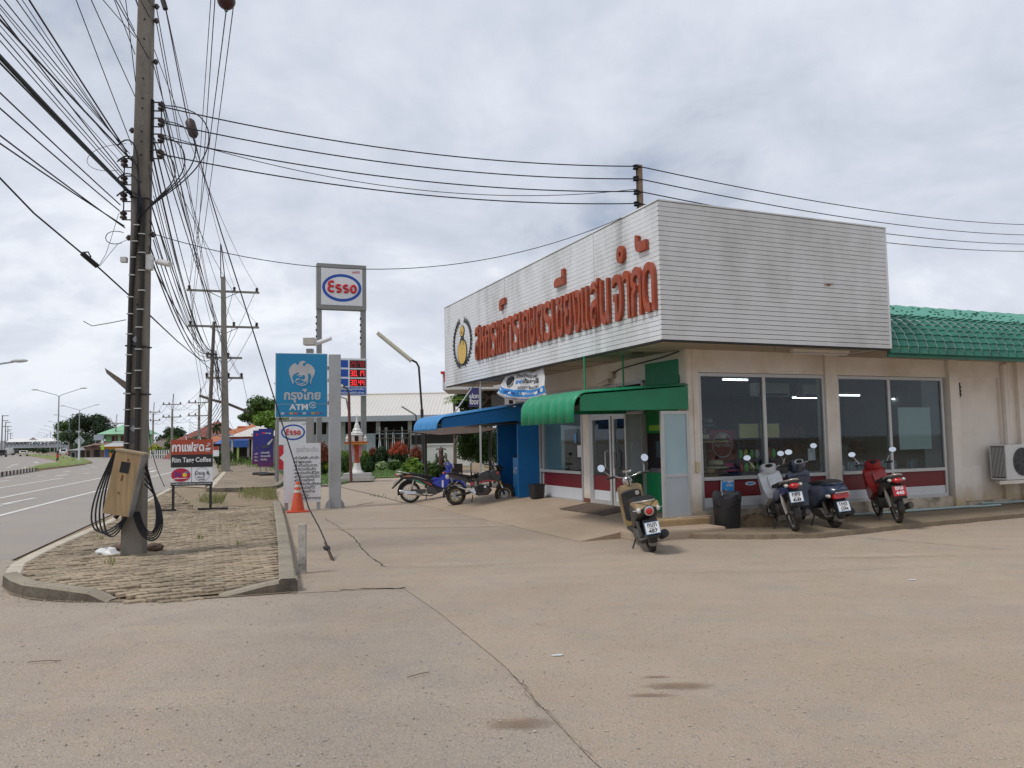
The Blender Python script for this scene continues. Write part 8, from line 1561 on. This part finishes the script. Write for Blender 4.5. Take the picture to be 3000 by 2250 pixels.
# footbridge
d = 270; t = hthing('footbridge', 'covered footbridge across the highway with pale roof', 8, d, 'bridge'); k_ = d / 2311; X = lambda px: (px - 8) * k_; zq = lambda py: zpx(95, py, d); M_fb = mat('bridge_concrete', (.40, .42, .45), .8, var=.08, scale=.3)
MB().box(X(8), X(180), 0, 4, zq(1312), zq(1305)).build('deck', M_fb, t); MB().add([(X(16), -.5, zq(1294)), (X(180), -.5, zq(1294)), (X(178), 2, zq(1284)), (X(18), 2, zq(1284)), (X(18), 4.5, zq(1294)), (X(180), 4.5, zq(1294))], [(0, 1, 2, 3), (3, 2, 5, 4)]).build('roof', mat('bridge_roof', (.72, .70, .68), .6), t, fix=False); MB().box(X(10), X(180), -.1, 0, zq(1306), zq(1301)).build('parapet', M_fb, t)
for k in range(15): x = X(18 + k * 11.4); MB().box(x, x + .3, -.1, .2, zq(1305), zq(1293)).build('post', M_fb, t)
for px in (10, 176): MB().box(X(px), X(px) + 1.3, .5, 3, 0, zq(1308)).build('pier', M_fb, t)
MB().prism([(X(84), zq(1289)), (X(112), zq(1289)), (X(104), zq(1286)), (X(98), zq(1281)), (X(92), zq(1286))], 'y', -1.0, -.6).build('gable_ornament', mat('ornament', (.35, .3, .28), .7), t); MB().box(X(0), X(12), -.5, 4.5, 0, zq(1290)).build('stair_tower', M_fb, t)
# trees
for i, (px, d, h, cr, lab, mt, n) in enumerate([(205, 190, 9.2, (4.0, 4, 3.2), 'leafy mid-green tree at the left of the dark roadside group', 'mid', 2600), (248, 185, 11.0, (5.2, 4, 4.0), 'tall dark spreading tree behind the billboard', 'far', 3400), (292, 182, 10.4, (4.6, 4, 3.8), 'dark spreading tree beside the green house', 'far', 3000), (228, 178, 6.5, (4.2, 3, 2.4), 'low dark tree in front of the spreading trees', 'far', 2200), (268, 172, 5.0, (4.6, 3, 2.0), 'low dark tree behind the shacks', 'far', 2200),
                                       (502, 140, 5.6, (2.8, 2.5, 2.0), 'round green tree left of the red roof', 'dark', 2200), (522, 118, 3.4, (2.2, 2, 1.3), 'low green tree before the red roof house', 'mid', 1600), (556, 100, 2.9, (2.4, 2, 1.1), 'garden tree below the red roof', 'mid', 1800), (590, 98, 3.0, (2.2, 2, 1.1), 'garden tree right below the red roof', 'dark', 1800), (783, 96, 8.2, (3.2, 2.5, 2.0), 'feathery green tree above the white metal roof', 'mid', 2600), (740, 100, 6.4, (2.2, 2, 1.4), 'green tree above the orange roof', 'mid', 1800), (795, 62, 4.4, (1.4, 1.4, .9), 'bright green tree behind the violet banners', 'fresh', 1600), (655, 62, 1.3, (1.0, 1, .6), 'small shrub before the white house', 'mid', 900), (345, 128, 1.6, (2.4, 1, .7), 'roadside scrub before the orange shop', 'mid', 900), (455, 118, 2.2, (1.6, 1, .8), 'flowering garden tree behind the white fence', 'yellow', 900), (470, 115, 1.6, (1.3, 1, .7), 'green bush beside the white fence', 'mid', 900),
                                       (1400, 44, 5.1, (1.5, 1.5, 1.1), 'dark tree rising behind the violet sign', 'dark', 2600), (1440, 46, 4.8, (1.6, 1.5, 1.2), 'dark tree behind the timber lean-to', 'dark', 2200)]):
    tree(lab, ground_at(px, d), h, cr, 40 + i, n, .12 + d * .0011, mt, 'trees beyond the road and station', 6, r0=.12 + d * .0007)
t = thing('palm_tree', 'palm tree above the orange roofs', 'tree', ground_at(633, 105)); h_ = zpx(633, 1250, 105); MB().tube([(0, 0, 0), (.1, 0, h_ * .5), (0, 0, h_)], [.22, .16, .12], 7).build('trunk', M_bark, t); b = MB(); rd = random.Random(5)
for k in range(22):
    a = rd.uniform(0, 6.28); e = rd.uniform(-.3, 1.2); l = rd.uniform(1.3, 2.0); pts = [Vector((math.cos(a) * l * s_ * math.cos(e * (1 - s_)), math.sin(a) * l * s_ * math.cos(e * (1 - s_)), h_ + l * (math.sin(e) * s_ - .75 * s_ * s_))) for s_ in (0, .3, .6, 1)]
    sd_ = Vector((-math.sin(a), math.cos(a), 0)) * .22; b.add([pts[0]] + [p + sd_ for p in pts[1:3]] + [pts[3]] + [p - sd_ for p in pts[2:0:-1]], [(0, 1, 2, 3, 4, 5)])
b.build('fronds', LM['dark'], t, fix=False)
# far woods along the horizon, and low ridge
b = MB(); rd = random.Random(12)
for px, d, n_ in [(-60 + i * 12, 420 + 90 * math.sin(i * .7), 1) for i in range(34)] + [(350 + i * 26, 260 + 30 * math.sin(i), 1) for i in range(20)]:
    c = ground_at(px, d); h = rd.uniform(3.0, 6.5) * (d / 330); leaves(b, (c.x, c.y, h * .5), (d * .011, d * .009, h * .55), 170, d * .0021, int(px) + 700, .2)
o = b.build('distant_woods', LM['far'], fix=False); tag(o, 'hazy line of distant trees along the horizon', None, None, 'stuff')
# pylons at the far left and traffic
for i, (px, d, top, lab) in enumerate([(2, 210, 1216, 'double-armed line pole at the left edge'), (12, 260, 1236, 'second double-armed line pole from the left edge'), (19, 330, 1248, 'third double-armed line pole from the left edge'), (27, 430, 1268, 'fourth and faintest line pole from the left edge')]):
    t = hthing('line_pole', lab, px, d, 'utility pole'); h_ = zpx(px, top, d); MB().cyl((0, 0, 0), (0, 0, h_), .22, .14, 6).build('shaft', M_psteel, t)
    for f in (.98, .86, .72): MB().box(-.1, 1.6, -.1, .1, h_ * f - .1, h_ * f + .1).build('crossarm', M_psteel, t)
def car(lab, px, d, rz, col, L=4.2, W_=1.7, H=1.45, kind=0, cat='car', name='car'):
    t = thing(name, lab, cat, ground_at(px, d), R(rz), 'traffic on the highway'); m_ = mat('car_%d_%d' % (int(col[0] * 99), int(col[2] * 99)), col, .35, coat=.5, var=.03)
    if kind == 0: pr = [(-L / 2, .35), (-L / 2, .85), (-L * .46, .95), (-L * .33, H), (L * .12, H), (L * .27, .98), (L * .47, .85), (L / 2, .6), (L / 2, .35)]
    else: pr = [(-L / 2, .5), (-L / 2, H), (L * .22, H), (L * .24, 1.9), (L * .46, 1.7), (L / 2, 1.1), (L / 2, .5)]
    MB().slab(pr, W_ / 2, .93).build('body', m_, t, smooth=30); MB().box(-L * .44, -L * .40, -W_ * .36, W_ * .36, .98 if kind == 0 else 1.2, H - .12).build('rear_window', M_dark, t); [MB().prism([(-L * .36, .95), (-L * .28, H - .1), (L * .1, H - .1), (L * .2, .95)], 'y', s_ * W_ * .485, s_ * W_ * .49).build('side_window', M_dark, t) for s_ in (-1, 1)]
    for x in (-L * .31, L * .31):
        for s_ in (-1, 1): MB().cyl((x, s_ * W_ * .36, .31), (x, s_ * W_ * .5, .31), .31, n=14).build('wheel', M_tyre, t)
    [MB().box(-L / 2 - .02, -L / 2 + .02, s_ * W_ * .36 - .12, s_ * W_ * .36 + .12, .72, .86).build('tail_light', M_rlens, t) for s_ in (-1, 1)]
car('white pickup-like car on the right carriageway beyond the median', 184, 215, 118, (.72, .72, .72), H=1.7); car('cream car driving away on the left carriageway', 68, 200, 118, (.60, .58, .50)); car('dark car at the left edge of the road', 5, 190, 118, (.03, .03, .035), H=1.7); car('small white truck behind the cream car', 26, 240, 118, (.60, .60, .58), 5.5, 1.9, 2.3, 1, 'truck', 'truck'); car('dark distant car between the truck and the cream car', 48, 280, 118, (.06, .06, .06))
t = hthing('motorcycle', 'distant motorcycle with rider shape at the road edge left of the near pole', 352, 95, 'motorcycle', 100); wheel(t, 0, .29, .05, M_rimg, 5, 'rear_wheel'); wheel(t, 1.25, .29, .05, M_rimg, 5, 'front_wheel'); MB().slab([(-.2, .75), (.5, .7), (.9, .5), (1.05, 1.0), (1.2, .9), (1.0, .4), (.4, .4), (0, .6)], .16).build('body', mat('faded_cyan', (.15, .3, .35), .5), t)
# the row across the side road behind the viewer, seen only as reflections in the glass
for i, (x, y, h, cr) in enumerate([(9, -30, 8, (4, 4, 3)), (17, -34, 9, (5, 4, 3.4)), (27, -30, 7, (4, 4, 2.6)), (36, -26, 8, (4.5, 4, 3)), (46, -20, 8, (5, 5, 3))]): tree('dark tree across the side road, number %s in its row' % ('one', 'two', 'three', 'four', 'five')[i], Vector((x, y, 0)), h, cr, 80 + i, 1300, .4, 'far', 'trees across the side road', 6)
t = thing('house', 'plain white house across the side road behind the viewer', 'house', Vector((14, -24, 0)), R(20)); MB().box(0, 11, 0, 7, 0, 3.2).build('wall', M_ww, t); MB().add([(-.8, -.8, 3.1), (11.8, -.8, 3.1), (11.8, 7.8, 3.1), (-.8, 7.8, 3.1), (1, 3.5, 5.4), (10, 3.5, 5.4)], [(0, 1, 5, 4), (1, 2, 5), (2, 3, 4, 5), (3, 0, 4), (3, 2, 1, 0)]).build('roof', MC['brown_roof'], t)
